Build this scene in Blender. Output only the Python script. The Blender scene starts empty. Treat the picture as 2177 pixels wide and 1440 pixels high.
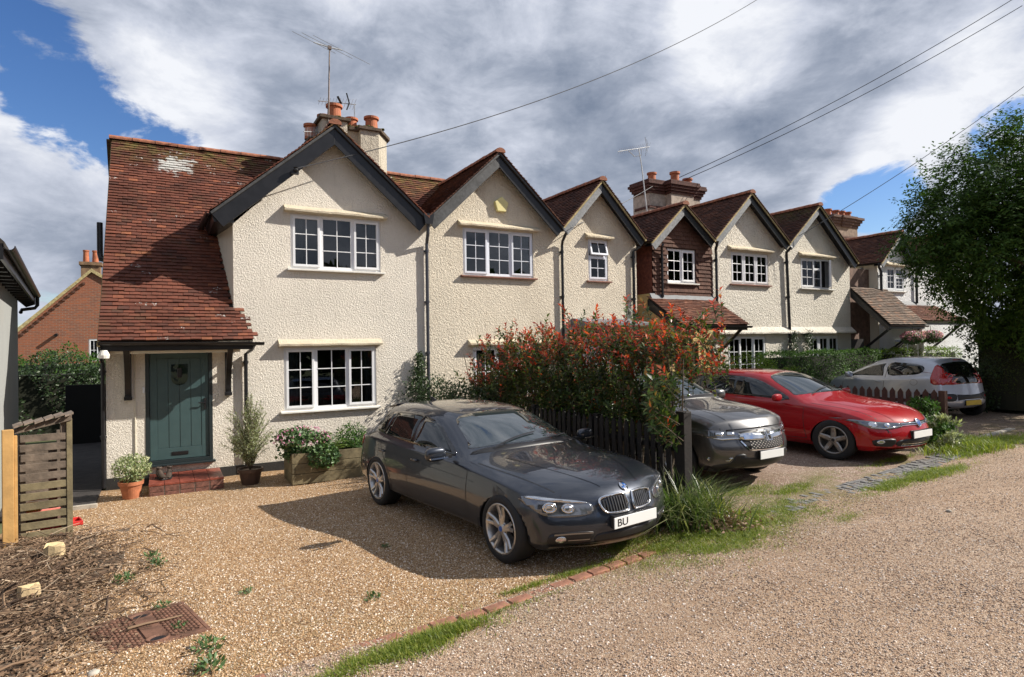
import bpy, bmesh, math, random
import numpy as np
from mathutils import Vector, Matrix
from mathutils.bvhtree import BVHTree
from mathutils.geometry import delaunay_2d_cdt
random.seed(7)
RNG = np.random.default_rng(11)
PI = math.pi
sc = bpy.context.scene
COL = sc.collection

# ------------------------------------------------------------ camera
cam_d = bpy.data.cameras.new('camera')
cam = bpy.data.objects.new('camera', cam_d); COL.objects.link(cam)
cam_d.sensor_width = 36.0
cam_d.lens = 36.0 * 1300 / 2177
cam_d.clip_start = 0.05; cam_d.clip_end = 2000
_y, _p, _r = [math.radians(a) for a in (29.83587, 0.560913, -0.906807)]
_F = Vector((math.sin(_y) * math.cos(_p), math.cos(_y) * math.cos(_p), math.sin(_p)))
_R = Vector((math.cos(_y), -math.sin(_y), 0)); _U = _R.cross(_F)
_R2 = math.cos(_r) * _R + math.sin(_r) * _U; _U2 = -math.sin(_r) * _R + math.cos(_r) * _U
_m = Matrix((_R2, _U2, -_F)).transposed().to_4x4()
_m.translation = Vector((0, -12.4, 2.10))
cam.matrix_world = _m
sc.camera = cam
sc.view_settings.view_transform = 'Standard'
sc.view_settings.look = 'None'
sc.view_settings.exposure = 0.55
sc.view_settings.gamma = 1.0
sc.view_settings.use_curve_mapping = False
sc.cycles.max_bounces = 6
sc.cycles.transparent_max_bounces = 6

# ------------------------------------------------------------ sun and sky
SUN_DIR = Vector((1.0, -0.44, 0.80)).normalized()
sun_d = bpy.data.lights.new('sun', 'SUN'); sun_d.energy = 5.0; sun_d.angle = math.radians(0.55)
sun_d.color = (1.0, 0.93, 0.83)
sun = bpy.data.objects.new('sun', sun_d); COL.objects.link(sun)
sun.rotation_euler = SUN_DIR.to_track_quat('Z', 'Y').to_euler()
sun.location = (30, -20, 40)

world = bpy.data.worlds.new('World'); sc.world = world; world.use_nodes = True
wt = world.node_tree; wt.nodes.clear()
def wn(t, **k):
    n = wt.nodes.new(t)
    for a, b in k.items(): setattr(n, a, b)
    return n
def wl(a, b): wt.links.new(a, b)
def wmath(op, a, b=None, c=None, clamp=False):
    n = wn('ShaderNodeMath', operation=op); n.use_clamp = clamp
    for i, v in enumerate((a, b, c)):
        if v is None: continue
        if isinstance(v, (int, float)): n.inputs[i].default_value = v
        else: wl(v, n.inputs[i])
    return n.outputs[0]
out = wn('ShaderNodeOutputWorld')
sky = wn('ShaderNodeTexSky', sky_type='NISHITA'); sky.sun_disc = False
sky.sun_elevation = math.asin(SUN_DIR.z)
sky.sun_rotation = math.atan2(SUN_DIR.x, SUN_DIR.y)
sky.air_density = 1.0; sky.dust_density = 0.3; sky.ozone_density = 2.5
bg_sky = wn('ShaderNodeBackground'); bg_sky.inputs[1].default_value = 0.085
hs = wn('ShaderNodeHueSaturation'); hs.inputs['Hue'].default_value = 0.512; hs.inputs['Saturation'].default_value = 1.25; hs.inputs['Value'].default_value = 1.05
wl(sky.outputs[0], hs.inputs['Color']); wl(hs.outputs[0], bg_sky.inputs[0])
tc = wn('ShaderNodeTexCoord'); DIR = tc.outputs['Generated']
sep = wn('ShaderNodeSeparateXYZ'); wl(DIR, sep.inputs[0])
comb = wn('ShaderNodeMapping'); wl(DIR, comb.inputs[0]); comb.inputs['Scale'].default_value = (1.0, 1.0, 1.9)
def wnoise(vec, scale, detail, rough=0.55, off=(0, 0, 0), dist=0.0):
    mp = wn('ShaderNodeMapping'); wl(vec, mp.inputs[0]); mp.inputs['Location'].default_value = off
    n = wn('ShaderNodeTexNoise'); n.inputs['Scale'].default_value = scale
    n.inputs['Detail'].default_value = detail; n.inputs['Roughness'].default_value = rough
    n.inputs['Distortion'].default_value = dist
    wl(mp.outputs[0], n.inputs['Vector']); return n.outputs['Fac']
n_big = wnoise(comb.outputs[0], 2.6, 9, 0.58, (3.1, 1.7, 0.4), 0.25)
n_fine = wnoise(comb.outputs[0], 8.0, 10, 0.62, (0.4, 5.2, 0.9), 0.35)
def blob(d, r0, r1):
    # 1 inside angular radius r0 falling to 0 at r1 (degrees) round direction d
    v = Vector(d).normalized()
    dn = wn('ShaderNodeVectorMath', operation='DOT_PRODUCT'); wl(DIR, dn.inputs[0]); dn.inputs[1].default_value = v
    mr = wn('ShaderNodeMapRange'); mr.interpolation_type = 'SMOOTHSTEP'
    wl(dn.outputs['Value'], mr.inputs[0])
    mr.inputs[1].default_value = math.cos(math.radians(r1)); mr.inputs[2].default_value = math.cos(math.radians(r0))
    return mr.outputs[0]
SKYB = []
def add_all(lst):
    s = None
    for o, k in lst:
        v = wmath('MULTIPLY', o, k)
        s = v if s is None else wmath('ADD', s, v)
    return s
HOLES = [(blob((-0.142, 0.929, 0.341), 1, 6), 0.52), (blob((-0.17, 0.90, 0.40), 1, 4), 0.25), (blob((-0.100, 0.947, 0.300), 1, 5), 0.5), (blob((-0.043, 0.959, 0.270), 1, 4.5), 0.65), (blob((0.03, 0.962, 0.255), 1, 3.5), 0.55), (blob((-0.15, 0.988, 0.045), 1, 4), 0.6),
         (blob((0.86, 0.469, 0.195), 1, 4.0), 0.75), (blob((0.84, 0.51, 0.185), 1, 3), 0.55), (blob((0.900, 0.344, 0.262), 1, 3.2), 0.75), (blob((0.711, 0.536, 0.458), .2, 1.6), 0.4),
         (blob((-0.6, -0.5, 0.6), 10, 40), 0.4), (blob((0.3, -0.8, 0.5), 6, 25), 0.4), (blob((0.1, -0.2, 0.95), 10, 30), -0.4),
         (blob((0.45, 0.80, 0.40), 8, 26), -0.5), (blob((0.80, 0.42, 0.42), 4, 14), -0.3), (blob((0.05, 0.91, 0.42), 2, 8), -0.3), (blob((-0.14, 0.97, 0.2), 1.5, 6), -0.3)]
BRIGHTS = [(blob((0.698, 0.581, 0.418), .5, 7), 0.55), (blob((0.60, 0.62, 0.46), 1, 8), 0.2), (blob((0.872, 0.375, 0.317), 1, 6), 0.30), (blob((0.860, 0.440, 0.262), 1, 4.5), 0.45), (blob((0.847, 0.50, 0.20), 1, 4), 0.4), (blob((-0.14, 0.96, 0.22), 3, 8), 0.35),
           (blob((0.023, 0.948, 0.318), 1, 7), 0.30), (blob((0.035, 0.919, 0.392), 2, 8), 0.15), (blob((0.455, 0.824, 0.337), 1, 6), 0.15), (blob((-0.138, 0.987, 0.084), 1, 4), 0.3), (blob((0.83, 0.44, 0.36), 1, 6), -0.1),
           (blob((0.706, 0.642, 0.299), 3, 11), -0.10), (blob((0.58, 0.765, 0.26), 3, 12), -0.10), (blob((-0.113, 0.985, 0.128), 1, 6), -0.25)]

cov = wmath('ADD', wmath('ADD', wmath('MULTIPLY', wmath('SUBTRACT', n_big, 0.5), 1.5),
                         wmath('MULTIPLY', wmath('SUBTRACT', n_fine, 0.5), 2.4)), 0.78)
cov = wmath('SUBTRACT', cov, add_all(HOLES))
mrc = wn('ShaderNodeMapRange'); mrc.interpolation_type = 'SMOOTHSTEP'; wl(cov, mrc.inputs[0])
mrc.inputs[1].default_value = 0.05; mrc.inputs[2].default_value = 0.42
alpha = mrc.outputs[0]
# cloud body: thick parts grey, thin and sunlit parts white
lum = wmath('ADD', wmath('MULTIPLY', wmath('SUBTRACT', n_big, 0.5), -0.9), wmath('MULTIPLY', wmath('SUBTRACT', n_fine, 0.5), 1.15))
n3 = wnoise(comb.outputs[0], 4.6, 9, 0.6, (7.7, 2.2, 1.3), 0.3)
lum = wmath('ADD', lum, wmath('MULTIPLY', wmath('SUBTRACT', n3, 0.5), 1.25))
lum = wmath('ADD', lum, add_all(BRIGHTS))
lum = wmath('ADD', lum, 0.46)
ramp = wn('ShaderNodeValToRGB'); wl(lum, ramp.inputs[0])
e = ramp.color_ramp.elements
e[0].position = 0.0; e[0].color = (0.20, 0.245, 0.335, 1)
e[1].position = 1.0; e[1].color = (0.86, 0.88, 0.93, 1)
e2 = e.new(0.33); e2.color = (0.34, 0.385, 0.48, 1)
e3 = e.new(0.66); e3.color = (0.58, 0.62, 0.72, 1)
bg_c = wn('ShaderNodeBackground'); wl(ramp.outputs[0], bg_c.inputs[0]); bg_c.inputs[1].default_value = 0.72
mix = wn('ShaderNodeMixShader'); wl(alpha, mix.inputs[0]); wl(bg_sky.outputs[0], mix.inputs[1]); wl(bg_c.outputs[0], mix.inputs[2])
wl(mix.outputs[0], out.inputs[0])

# ------------------------------------------------------------ materials
MATS = {}
def ramp_cols(nt, fac, cols):
    r = nt.nodes.new('ShaderNodeValToRGB'); nt.links.new(fac, r.inputs[0])
    el = r.color_ramp.elements
    while len(el) < len(cols): el.new(0.5)
    for i, (p, c) in enumerate(cols):
        el[i].position = p; el[i].color = (*c, 1)
    return r.outputs[0]
def mixc(nt, fac, a, b, mode='MIX'):
    m = nt.nodes.new('ShaderNodeMix'); m.data_type = 'RGBA'; m.blend_type = mode
    for s, v in ((m.inputs[0], fac), (m.inputs[6], a), (m.inputs[7], b)):
        if isinstance(v, (int, float)): s.default_value = v
        elif isinstance(v, tuple): s.default_value = (*v[:3], 1)
        else: nt.links.new(v, s)
    return m.outputs[2]
def noise(nt, vec, scale, detail=4, rough=0.55, dist=0.0):
    n = nt.nodes.new('ShaderNodeTexNoise'); n.inputs['Scale'].default_value = scale
    n.inputs['Detail'].default_value = detail; n.inputs['Roughness'].default_value = rough; n.inputs['Distortion'].default_value = dist
    if vec is not None: nt.links.new(vec, n.inputs['Vector'])
    return n.outputs['Fac']
def mrange(nt, v, a, b, c=0.0, d=1.0):
    m = nt.nodes.new('ShaderNodeMapRange'); nt.links.new(v, m.inputs[0])
    for i, x in enumerate((a, b, c, d)): m.inputs[i + 1].default_value = x
    return m.outputs[0]
def mth(nt, op, a, b=None):
    n = nt.nodes.new('ShaderNodeMath'); n.operation = op
    for i, v in enumerate((a, b)):
        if v is None: continue
        if isinstance(v, (int, float)): n.inputs[i].default_value = v
        else: nt.links.new(v, n.inputs[i])
    return n.outputs[0]
def new_mat(name):
    m = bpy.data.materials.new(name); m.use_nodes = True
    nt = m.node_tree; b = nt.nodes['Principled BSDF']; MATS[name] = m
    return m, nt, b
def geo_pos(nt): return nt.nodes.new('ShaderNodeNewGeometry').outputs['Position']
def obj_pos(nt): return nt.nodes.new('ShaderNodeTexCoord').outputs['Object']
def scalev(nt, vec, s):
    m = nt.nodes.new('ShaderNodeMapping'); nt.links.new(vec, m.inputs[0]); m.inputs['Scale'].default_value = s
    return m.outputs[0]
def add_bump(nt, b, h, strength, dist):
    n = nt.nodes.new('ShaderNodeBump'); n.inputs['Strength'].default_value = strength; n.inputs['Distance'].default_value = dist
    nt.links.new(h, n.inputs['Height']); nt.links.new(n.outputs[0], b.inputs['Normal'])
    return n
def island(nt): return nt.nodes.new('ShaderNodeNewGeometry').outputs['Random Per Island']
def orand(nt): return nt.nodes.new('ShaderNodeObjectInfo').outputs['Random']

def simple(name, c, rough=0.5, metal=0.0, coat=0.0, var=0.0, vs=6.0, bump=0.0, bs=40.0, spec=0.5, bd=0.01):
    m, nt, b = new_mat(name)
    b.inputs['Roughness'].default_value = rough; b.inputs['Metallic'].default_value = metal
    b.inputs['Coat Weight'].default_value = coat; b.inputs['Coat Roughness'].default_value = 0.03
    b.inputs['Specular IOR Level'].default_value = spec
    b.inputs['Base Color'].default_value = (*c, 1)
    p = obj_pos(nt)
    if var > 0:
        f = noise(nt, p, vs, 6, 0.6)
        lo = tuple(x * (1 - var) for x in c); hi = tuple(min(1, x * (1 + var)) for x in c)
        nt.links.new(ramp_cols(nt, f, [(0.3, lo), (0.7, hi)]), b.inputs['Base Color'])
    if bump > 0: add_bump(nt, b, noise(nt, p, bs, 3), bump, bd)
    return m

def render_wall(name, c, dirt=(0.45, 0.40, 0.32), scale=33.0, strength=0.7, stain=0.5):
    m, nt, b = new_mat(name); b.inputs['Roughness'].default_value = 0.9; b.inputs['Specular IOR Level'].default_value = 0.15
    p = geo_pos(nt)
    big = noise(nt, p, 0.9, 5, 0.6); streak = noise(nt, scalev(nt, p, (5, 5, 0.7)), 1.6, 5, 0.65)
    col = mixc(nt, mrange(nt, big, 0.35, 0.7), c, tuple(x * 0.90 for x in c))
    col = mixc(nt, mrange(nt, streak, 0.55, 0.85, 0, stain), col, dirt)
    sepz = nt.nodes.new('ShaderNodeSeparateXYZ'); nt.links.new(p, sepz.inputs[0])
    low = mrange(nt, sepz.outputs[2], 0.5, -0.2, 0, 1)
    low = mth(nt, 'MULTIPLY', low, mrange(nt, noise(nt, p, 5, 5, 0.7), 0.35, 0.7))
    col = mixc(nt, mth(nt, 'MULTIPLY', low, 0.55), col, (0.22, 0.20, 0.14))
    patch = noise(nt, p, 0.45, 3, 0.5, 0.4)
    col = mixc(nt, mrange(nt, patch, 0.56, 0.60, 0, 0.10), col, tuple(x * 0.82 for x in dirt))
    speck = noise(nt, p, 38, 3, 0.7)
    col = mixc(nt, mrange(nt, speck, 0.60, 0.75, 0, 0.22), col, dirt)
    n1 = noise(nt, scalev(nt, p, (1, 1, 1)), scale, 4, 0.62, 0.9); n2 = noise(nt, p, scale * 3.2, 3, 0.6)
    h = mth(nt, 'ADD', mrange(nt, n1, 0.36, 0.66), mth(nt, 'MULTIPLY', n2, 0.35))
    nt.links.new(col, b.inputs['Base Color'])
    add_bump(nt, b, h, strength, 0.022)
    return m

def tile_mat(name, cols, moss=0.0, ridge=6.0, lichen=False, dark=1.0):
    m, nt, b = new_mat(name); b.inputs['Roughness'].default_value = 0.85; b.inputs['Specular IOR Level'].default_value = 0.25
    p = geo_pos(nt)
    r = mth(nt, 'FRACT', mth(nt, 'ADD', island(nt), orand(nt)))
    col = mixc(nt, 0.35, ramp_cols(nt, r, cols), cols[2][1])
    f = noise(nt, p, 14, 6, 0.7)
    col = mixc(nt, mrange(nt, f, 0.45, 0.75, 0, 0.55), col, (0.05, 0.038, 0.03))
    f2 = noise(nt, p, 1.3, 4, 0.6)
    col = mixc(nt, mrange(nt, f2, 0.42, 0.72, 0, 0.6), col, tuple(x * 0.35 for x in cols[1][1]))
    if moss > 0:
        sp = nt.nodes.new('ShaderNodeSeparateXYZ'); nt.links.new(p, sp.inputs[0])
        mz = mrange(nt, sp.outputs[2], ridge - 0.55, ridge + 0.15, 0.0, 0.85)
        mf = mth(nt, 'MULTIPLY', mz, mrange(nt, noise(nt, p, 5, 6, 0.7), 0.42, 0.6))
        col = mixc(nt, mf, col, (0.13, 0.12, 0.035))
    if lichen:
        d = nt.nodes.new('ShaderNodeVectorMath'); d.operation = 'DISTANCE'; nt.links.new(p, d.inputs[0]); d.inputs[1].default_value = (0.30, 2.74, 6.12)
        near = mrange(nt, d.outputs['Value'], 0.75, 0.05, 0.0, 0.50)
        bl = noise(nt, scalev(nt, p, (6.0, 9.0, 9.0)), 1.0, 6, 0.72, 0.6)
        cell = mth(nt, 'MULTIPLY', mth(nt, 'SUBTRACT', mth(nt, 'FRACT', mth(nt, 'MULTIPLY', r, 37.0)), 0.5), 0.10)
        pick = mrange(nt, mth(nt, 'ADD', mth(nt, 'ADD', near, bl), cell), 0.80, 0.88, 0.0, 0.9)
        rare = mth(nt, 'MULTIPLY', mth(nt, 'GREATER_THAN', mth(nt, 'FRACT', mth(nt, 'MULTIPLY', r, 91.0)), 0.975), mrange(nt, noise(nt, p, 22, 4, 0.7), 0.56, 0.62))
        col = mixc(nt, mth(nt, 'MAXIMUM', pick, rare), col, (0.50, 0.50, 0.47))
        col = mixc(nt, mrange(nt, noise(nt, p, 2.2, 6, 0.7), 0.55, 0.75, 0, 0.45), col, (0.10, 0.075, 0.04))
    if dark != 1.0: col = mixc(nt, 1.0, col, (dark, dark, dark), 'MULTIPLY')
    nt.links.new(col, b.inputs['Base Color'])
    add_bump(nt, b, noise(nt, p, 60, 4, 0.7), 0.5, 0.01)
    return m

M_wallA = render_wall('cream_roughcast', (0.86, 0.80, 0.70))
M_wallB = render_wall('yellow_cream_roughcast', (0.80, 0.72, 0.585), scale=24.0, strength=0.8, dirt=(0.44, 0.35, 0.25), stain=0.6)
M_wallC = render_wall('pale_cream_roughcast', (0.82, 0.77, 0.67), scale=15.0, strength=1.0)
M_wallD = render_wall('white_roughcast', (0.86, 0.87, 0.88), scale=14.0, strength=1.0)
M_ochre = render_wall('ochre_render', (0.85, 0.62, 0.28), strength=0.3)
M_smooth = render_wall('smooth_cream_paint', (0.76, 0.70, 0.57), strength=0.25)
M_greywall = render_wall('grey_render', (0.34, 0.35, 0.34), strength=0.12, stain=0.15)
M_hood = render_wall('hood_render', (0.66, 0.58, 0.44), dirt=(0.45, 0.32, 0.14), strength=0.5, stain=0.7)
REDT = [(0.0, (0.060, 0.032, 0.027)), (0.18, (0.12, 0.044, 0.030)), (0.55, (0.165, 0.056, 0.036)), (0.92, (0.205, 0.072, 0.044)), (0.98, (0.32, 0.11, 0.055)), (1.0, (0.38, 0.15, 0.07))]
M_tileA = tile_mat('red_clay_tile', REDT, moss=0.8, ridge=6.5, lichen=True)
BRT = [(0.0, (0.035, 0.022, 0.02)), (0.4, (0.085, 0.038, 0.028)), (0.75, (0.13, 0.055, 0.036)), (1.0, (0.20, 0.085, 0.05))]
M_tileB = tile_mat('brown_clay_tile', BRT)
GRT = [(0.0, (0.09, 0.065, 0.05)), (0.4, (0.15, 0.11, 0.085)), (0.75, (0.22, 0.16, 0.12)), (1.0, (0.34, 0.17, 0.10))]
M_tileC = tile_mat('weathered_grey_tile', GRT)
M_tileD = tile_mat('orange_red_tile', [(0.0, (0.08, 0.04, 0.032)), (0.4, (0.16, 0.07, 0.048)), (0.75, (0.22, 0.095, 0.06)), (1.0, (0.36, 0.18, 0.12))])
M_hang = tile_mat('brown_hung_tile', [(0.0, (0.085, 0.045, 0.035)), (0.5, (0.13, 0.065, 0.048)), (1.0, (0.17, 0.09, 0.065))])
M_ridge = simple('ridge_tile_clay', (0.26, 0.10, 0.055), 0.85, var=0.5, vs=9, bump=0.4)
M_mortar = simple('verge_mortar', (0.42, 0.34, 0.17), 0.95, var=0.4, vs=12, bump=0.6, bs=50)
M_black = simple('black_gloss_paint', (0.014, 0.014, 0.016), 0.32, var=0.3, bump=0.08, bs=8, spec=0.45)
M_litboard = simple('sunlit_weathered_grey', (0.20, 0.21, 0.22), 0.6, var=0.35, vs=14, bump=0.25, bs=30)  # left barge boards: weathered grey with their sunlit tone put into the paint
M_darkboard = simple('dark_weathered_board', (0.05, 0.052, 0.055), 0.6, var=0.5, vs=10, bump=0.3, bs=24)
M_plinth = simple('black_plinth_paint', (0.02, 0.02, 0.02), 0.6, var=0.3, bump=0.5, bs=50)
M_upvc = simple('white_upvc', (0.80, 0.81, 0.83), 0.28)
M_upvcB = simple('white_upvc_blue_shade', (0.74, 0.77, 0.84), 0.28)
M_sill = simple('painted_sill', (0.78, 0.76, 0.70), 0.5, var=0.1)
M_tilesill = simple('brown_tile_sill', (0.24, 0.11, 0.08), 0.7, var=0.3)
M_leadm = simple('lead_flashing', (0.16, 0.17, 0.18), 0.7, var=0.25, vs=8, bump=0.2)
M_pot = simple('terracotta_pot', (0.42, 0.15, 0.07), 0.8, var=0.3, vs=9, bump=0.15)
M_chpot = simple('chimney_pot_clay', (0.40, 0.13, 0.06), 0.8, var=0.35, vs=7, bump=0.15)
M_chrend = render_wall('chimney_render', (0.52, 0.47, 0.38), dirt=(0.12, 0.11, 0.07), scale=16, strength=0.6, stain=1.0)
M_chbrick = simple('chimney_red_brick', (0.075, 0.026, 0.018), 0.85, var=0.6, vs=14, bump=0.6, bs=30)
M_moss = simple('moss', (0.075, 0.08, 0.02), 1.0, var=0.5, vs=20, bump=1.0, bs=60)
M_galv = simple('galvanised_steel', (0.42, 0.43, 0.44), 0.4, metal=0.7, var=0.2)
M_rustpole = simple('rusty_pole', (0.16, 0.12, 0.10), 0.6, metal=0.3, var=0.4, vs=20)
M_wire = simple('wire_grey', (0.07, 0.07, 0.075), 0.6)
M_door = simple('teal_door_paint', (0.050, 0.092, 0.096), 0.35, var=0.08, bump=0.05, bs=30)
M_darkteal = simple('dark_teal_frame', (0.02, 0.03, 0.033), 0.4)
M_step = simple('red_quarry_tile', (0.22, 0.055, 0.035), 0.45, var=0.4, vs=12, bump=0.2)
M_stepbrick = simple('step_brick', (0.17, 0.075, 0.055), 0.9, var=0.5, vs=16, bump=0.4)
M_oldwood = simple('old_grey_timber', (0.13, 0.10, 0.075), 0.85, var=0.45, vs=9, bump=0.5, bs=30)
M_greenwood = simple('green_tinged_timber', (0.165, 0.135, 0.075), 0.85, var=0.4, vs=6, bump=0.5, bs=30)
M_newwood = simple('fresh_pine_post', (0.50, 0.29, 0.10), 0.7, var=0.2, vs=5, bump=0.2, bs=30)
M_stainfence = simple('dark_stained_fence', (0.012, 0.009, 0.008), 0.7, var=0.5, vs=8, bump=0.3, bs=30)
M_brownfence = simple('brown_stained_pickets', (0.085, 0.038, 0.026), 0.75, var=0.4, vs=8, bump=0.3)
M_alarm = simple('yellowed_plastic', (0.74, 0.66, 0.30), 0.5, var=0.1)
M_rust = simple('rusty_cast_iron', (0.17, 0.085, 0.055), 0.75, var=0.45, vs=9, bump=0.3, bs=60, metal=0.2)
M_kerb = simple('kerb_brick_red', (0.27, 0.125, 0.08), 0.9, var=0.4, vs=10, bump=0.5, bs=40)
M_slate = simple('grey_setts', (0.16, 0.155, 0.15), 0.85, var=0.5, vs=14, bump=0.5, bs=40)
M_stone = simple('pale_stone', (0.42, 0.38, 0.32), 0.9, var=0.25, vs=12, bump=0.3)
M_stump = simple('cut_stump_wood', (0.58, 0.44, 0.24), 0.8, var=0.2, vs=14, bump=0.2)
M_bark = simple('bark', (0.10, 0.075, 0.05), 0.95, var=0.4, vs=14, bump=0.8, bs=30)
M_twig = simple('dry_twig', (0.24, 0.17, 0.10), 0.9, var=0.5, vs=8)
M_red = simple('red_plastic', (0.62, 0.035, 0.03), 0.4)
M_pink = simple('faded_pink_plastic', (0.75, 0.25, 0.20), 0.5)
M_yellow = simple('yellow_plastic', (0.75, 0.40, 0.05), 0.5)
M_boot = simple('brown_boot_leather', (0.06, 0.042, 0.032), 0.6, var=0.3, bump=0.3)
M_rubber = simple('tyre_rubber', (0.012, 0.012, 0.013), 0.75, bump=0.1, bs=60)
M_blackpl = simple('black_plastic', (0.012, 0.012, 0.014), 0.45)
M_gloss = simple('gloss_black', (0.006, 0.006, 0.007), 0.08, coat=0.5)
M_chrome = simple('chrome', (0.75, 0.76, 0.78), 0.12, metal=1.0)
M_alloy = simple('silver_alloy', (0.50, 0.49, 0.48), 0.3, metal=0.85)
M_alloyD = simple('dull_alloy', (0.30, 0.28, 0.26), 0.35, metal=0.8)
M_plate = simple('white_number_plate', (0.78, 0.79, 0.78), 0.35)
M_plateY = simple('yellow_number_plate', (0.62, 0.42, 0.03), 0.35)
M_lamp = simple('lamp_reflector', (0.62, 0.64, 0.67), 0.12, metal=0.9)
M_lampdark = simple('lamp_housing_dark', (0.17, 0.18, 0.20), 0.08, metal=0.6, coat=1.0)
M_lampred = simple('red_tail_lens', (0.40, 0.012, 0.012), 0.1, coat=1.0)
M_orange = simple('orange_lens', (0.6, 0.2, 0.02), 0.15, coat=1.0)
M_blue = simple('emblem_blue', (0.02, 0.10, 0.35), 0.3)
M_soil = None

def glass_mat(name, tint, curtain=False):
    m, nt, b = new_mat(name)
    b.inputs['Base Color'].default_value = (*tint, 1); b.inputs['Roughness'].default_value = 0.015
    b.inputs['IOR'].default_value = 1.55; b.inputs['Specular IOR Level'].default_value = 0.75
    n = noise(nt, obj_pos(nt), 1.2, 2); add_bump(nt, b, n, 0.03, 0.05)
    return m
def pane_mat(name, tint):
    m = bpy.data.materials.new(name); m.use_nodes = True; MATS[name] = m
    nt = m.node_tree; nt.nodes.remove(nt.nodes['Principled BSDF']); o = nt.nodes['Material Output']
    fr = nt.nodes.new('ShaderNodeFresnel'); fr.inputs['IOR'].default_value = 1.75
    g = nt.nodes.new('ShaderNodeBsdfGlossy'); g.inputs['Roughness'].default_value = 0.01
    t = nt.nodes.new('ShaderNodeBsdfTransparent'); t.inputs[0].default_value = (*tint, 1)
    bm = nt.nodes.new('ShaderNodeBump'); bm.inputs['Strength'].default_value = 0.05; bm.inputs['Distance'].default_value = 0.05
    nt.links.new(noise(nt, geo_pos(nt), 1.3, 2), bm.inputs['Height']); nt.links.new(bm.outputs[0], g.inputs['Normal'])
    mx = nt.nodes.new('ShaderNodeMixShader'); nt.links.new(fr.outputs[0], mx.inputs[0]); nt.links.new(t.outputs[0], mx.inputs[1]); nt.links.new(g.outputs[0], mx.inputs[2])
    nt.links.new(mx.outputs[0], o.inputs[0]); return m
M_pane = pane_mat('window_glass', (0.55, 0.58, 0.60)); M_paneL = M_pane; M_paneM = M_pane
M_curtain = simple('pale_curtain', (0.34, 0.34, 0.33), 0.9, var=0.15); M_net = simple('grey_net_curtain', (0.16, 0.175, 0.18), 0.95, var=0.2)
M_carglass = glass_mat('car_glass', (0.010, 0.014, 0.014))
M_windscreen = glass_mat('windscreen_glass', (0.018, 0.026, 0.028)); M_windscreen.node_tree.nodes['Principled BSDF'].inputs['IOR'].default_value = 2.1
M_rearglass = glass_mat('rear_glass_dark', (0.004, 0.004, 0.005))

def paint(name, c, metal=0.0, rough=0.35, dirt=0.12):
    m, nt, b = new_mat(name)
    b.inputs['Base Color'].default_value = (*c, 1); b.inputs['Metallic'].default_value = metal
    b.inputs['Roughness'].default_value = rough; b.inputs['Coat Weight'].default_value = 1.0; b.inputs['Coat Roughness'].default_value = 0.025
    p = obj_pos(nt)
    dust = noise(nt, p, 3.5, 6, 0.65)
    r = mrange(nt, dust, 0.35, 0.75, rough, rough + 0.14); nt.links.new(r, b.inputs['Roughness'])
    if metal == 0: b.inputs['Specular IOR Level'].default_value = 0.1
    nt.links.new(mixc(nt, mrange(nt, dust, 0.5, 0.8, 0, dirt), c, (0.25, 0.22, 0.18)), b.inputs['Base Color'])
    return m
M_bmw = paint('dark_grey_metallic_paint', (0.030, 0.036, 0.050), 0.65, 0.28, 0.03)
M_crv = paint('warm_grey_metallic_paint', (0.115, 0.115, 0.12), 0.8, 0.32, 0.04)
M_golf = paint('red_car_paint', (0.33, 0.003, 0.007), 0.0, 0.4, 0.02)
M_107 = paint('silver_car_paint', (0.52, 0.55, 0.62), 0.6, 0.32)

def brick_mat():
    m, nt, b = new_mat('far_red_brick'); b.inputs['Roughness'].default_value = 0.9
    p = geo_pos(nt)
    s = nt.nodes.new('ShaderNodeSeparateXYZ'); nt.links.new(p, s.inputs[0])
    c = nt.nodes.new('ShaderNodeCombineXYZ'); nt.links.new(mth(nt, 'ADD', s.outputs[0], s.outputs[1]), c.inputs[0]); nt.links.new(s.outputs[2], c.inputs[1])
    bt = nt.nodes.new('ShaderNodeTexBrick'); nt.links.new(c.outputs[0], bt.inputs[0])
    bt.inputs['Scale'].default_value = 1.0; bt.inputs['Brick Width'].default_value = 0.225; bt.inputs['Row Height'].default_value = 0.075
    bt.inputs['Mortar Size'].default_value = 0.011; bt.inputs['Bias'].default_value = 0.1
    bt.inputs['Color1'].default_value = (0.34, 0.095, 0.035, 1); bt.inputs['Color2'].default_value = (0.20, 0.075, 0.045, 1)
    bt.inputs['Mortar'].default_value = (0.26, 0.19, 0.14, 1)
    col = mixc(nt, mrange(nt, noise(nt, p, 0.8, 5, 0.6), 0.4, 0.7, 0, 0.6), bt.outputs['Color'], (0.30, 0.10, 0.05))
    col = mixc(nt, mrange(nt, noise(nt, p, 9, 4, 0.6), 0.5, 0.75, 0, 0.5), col, (0.13, 0.07, 0.055))
    nt.links.new(col, b.inputs['Base Color'])
    add_bump(nt, b, mth(nt, 'SUBTRACT', 1.0, bt.outputs['Fac']), 0.5, 0.01)
    return m
M_brick = brick_mat()

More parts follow.
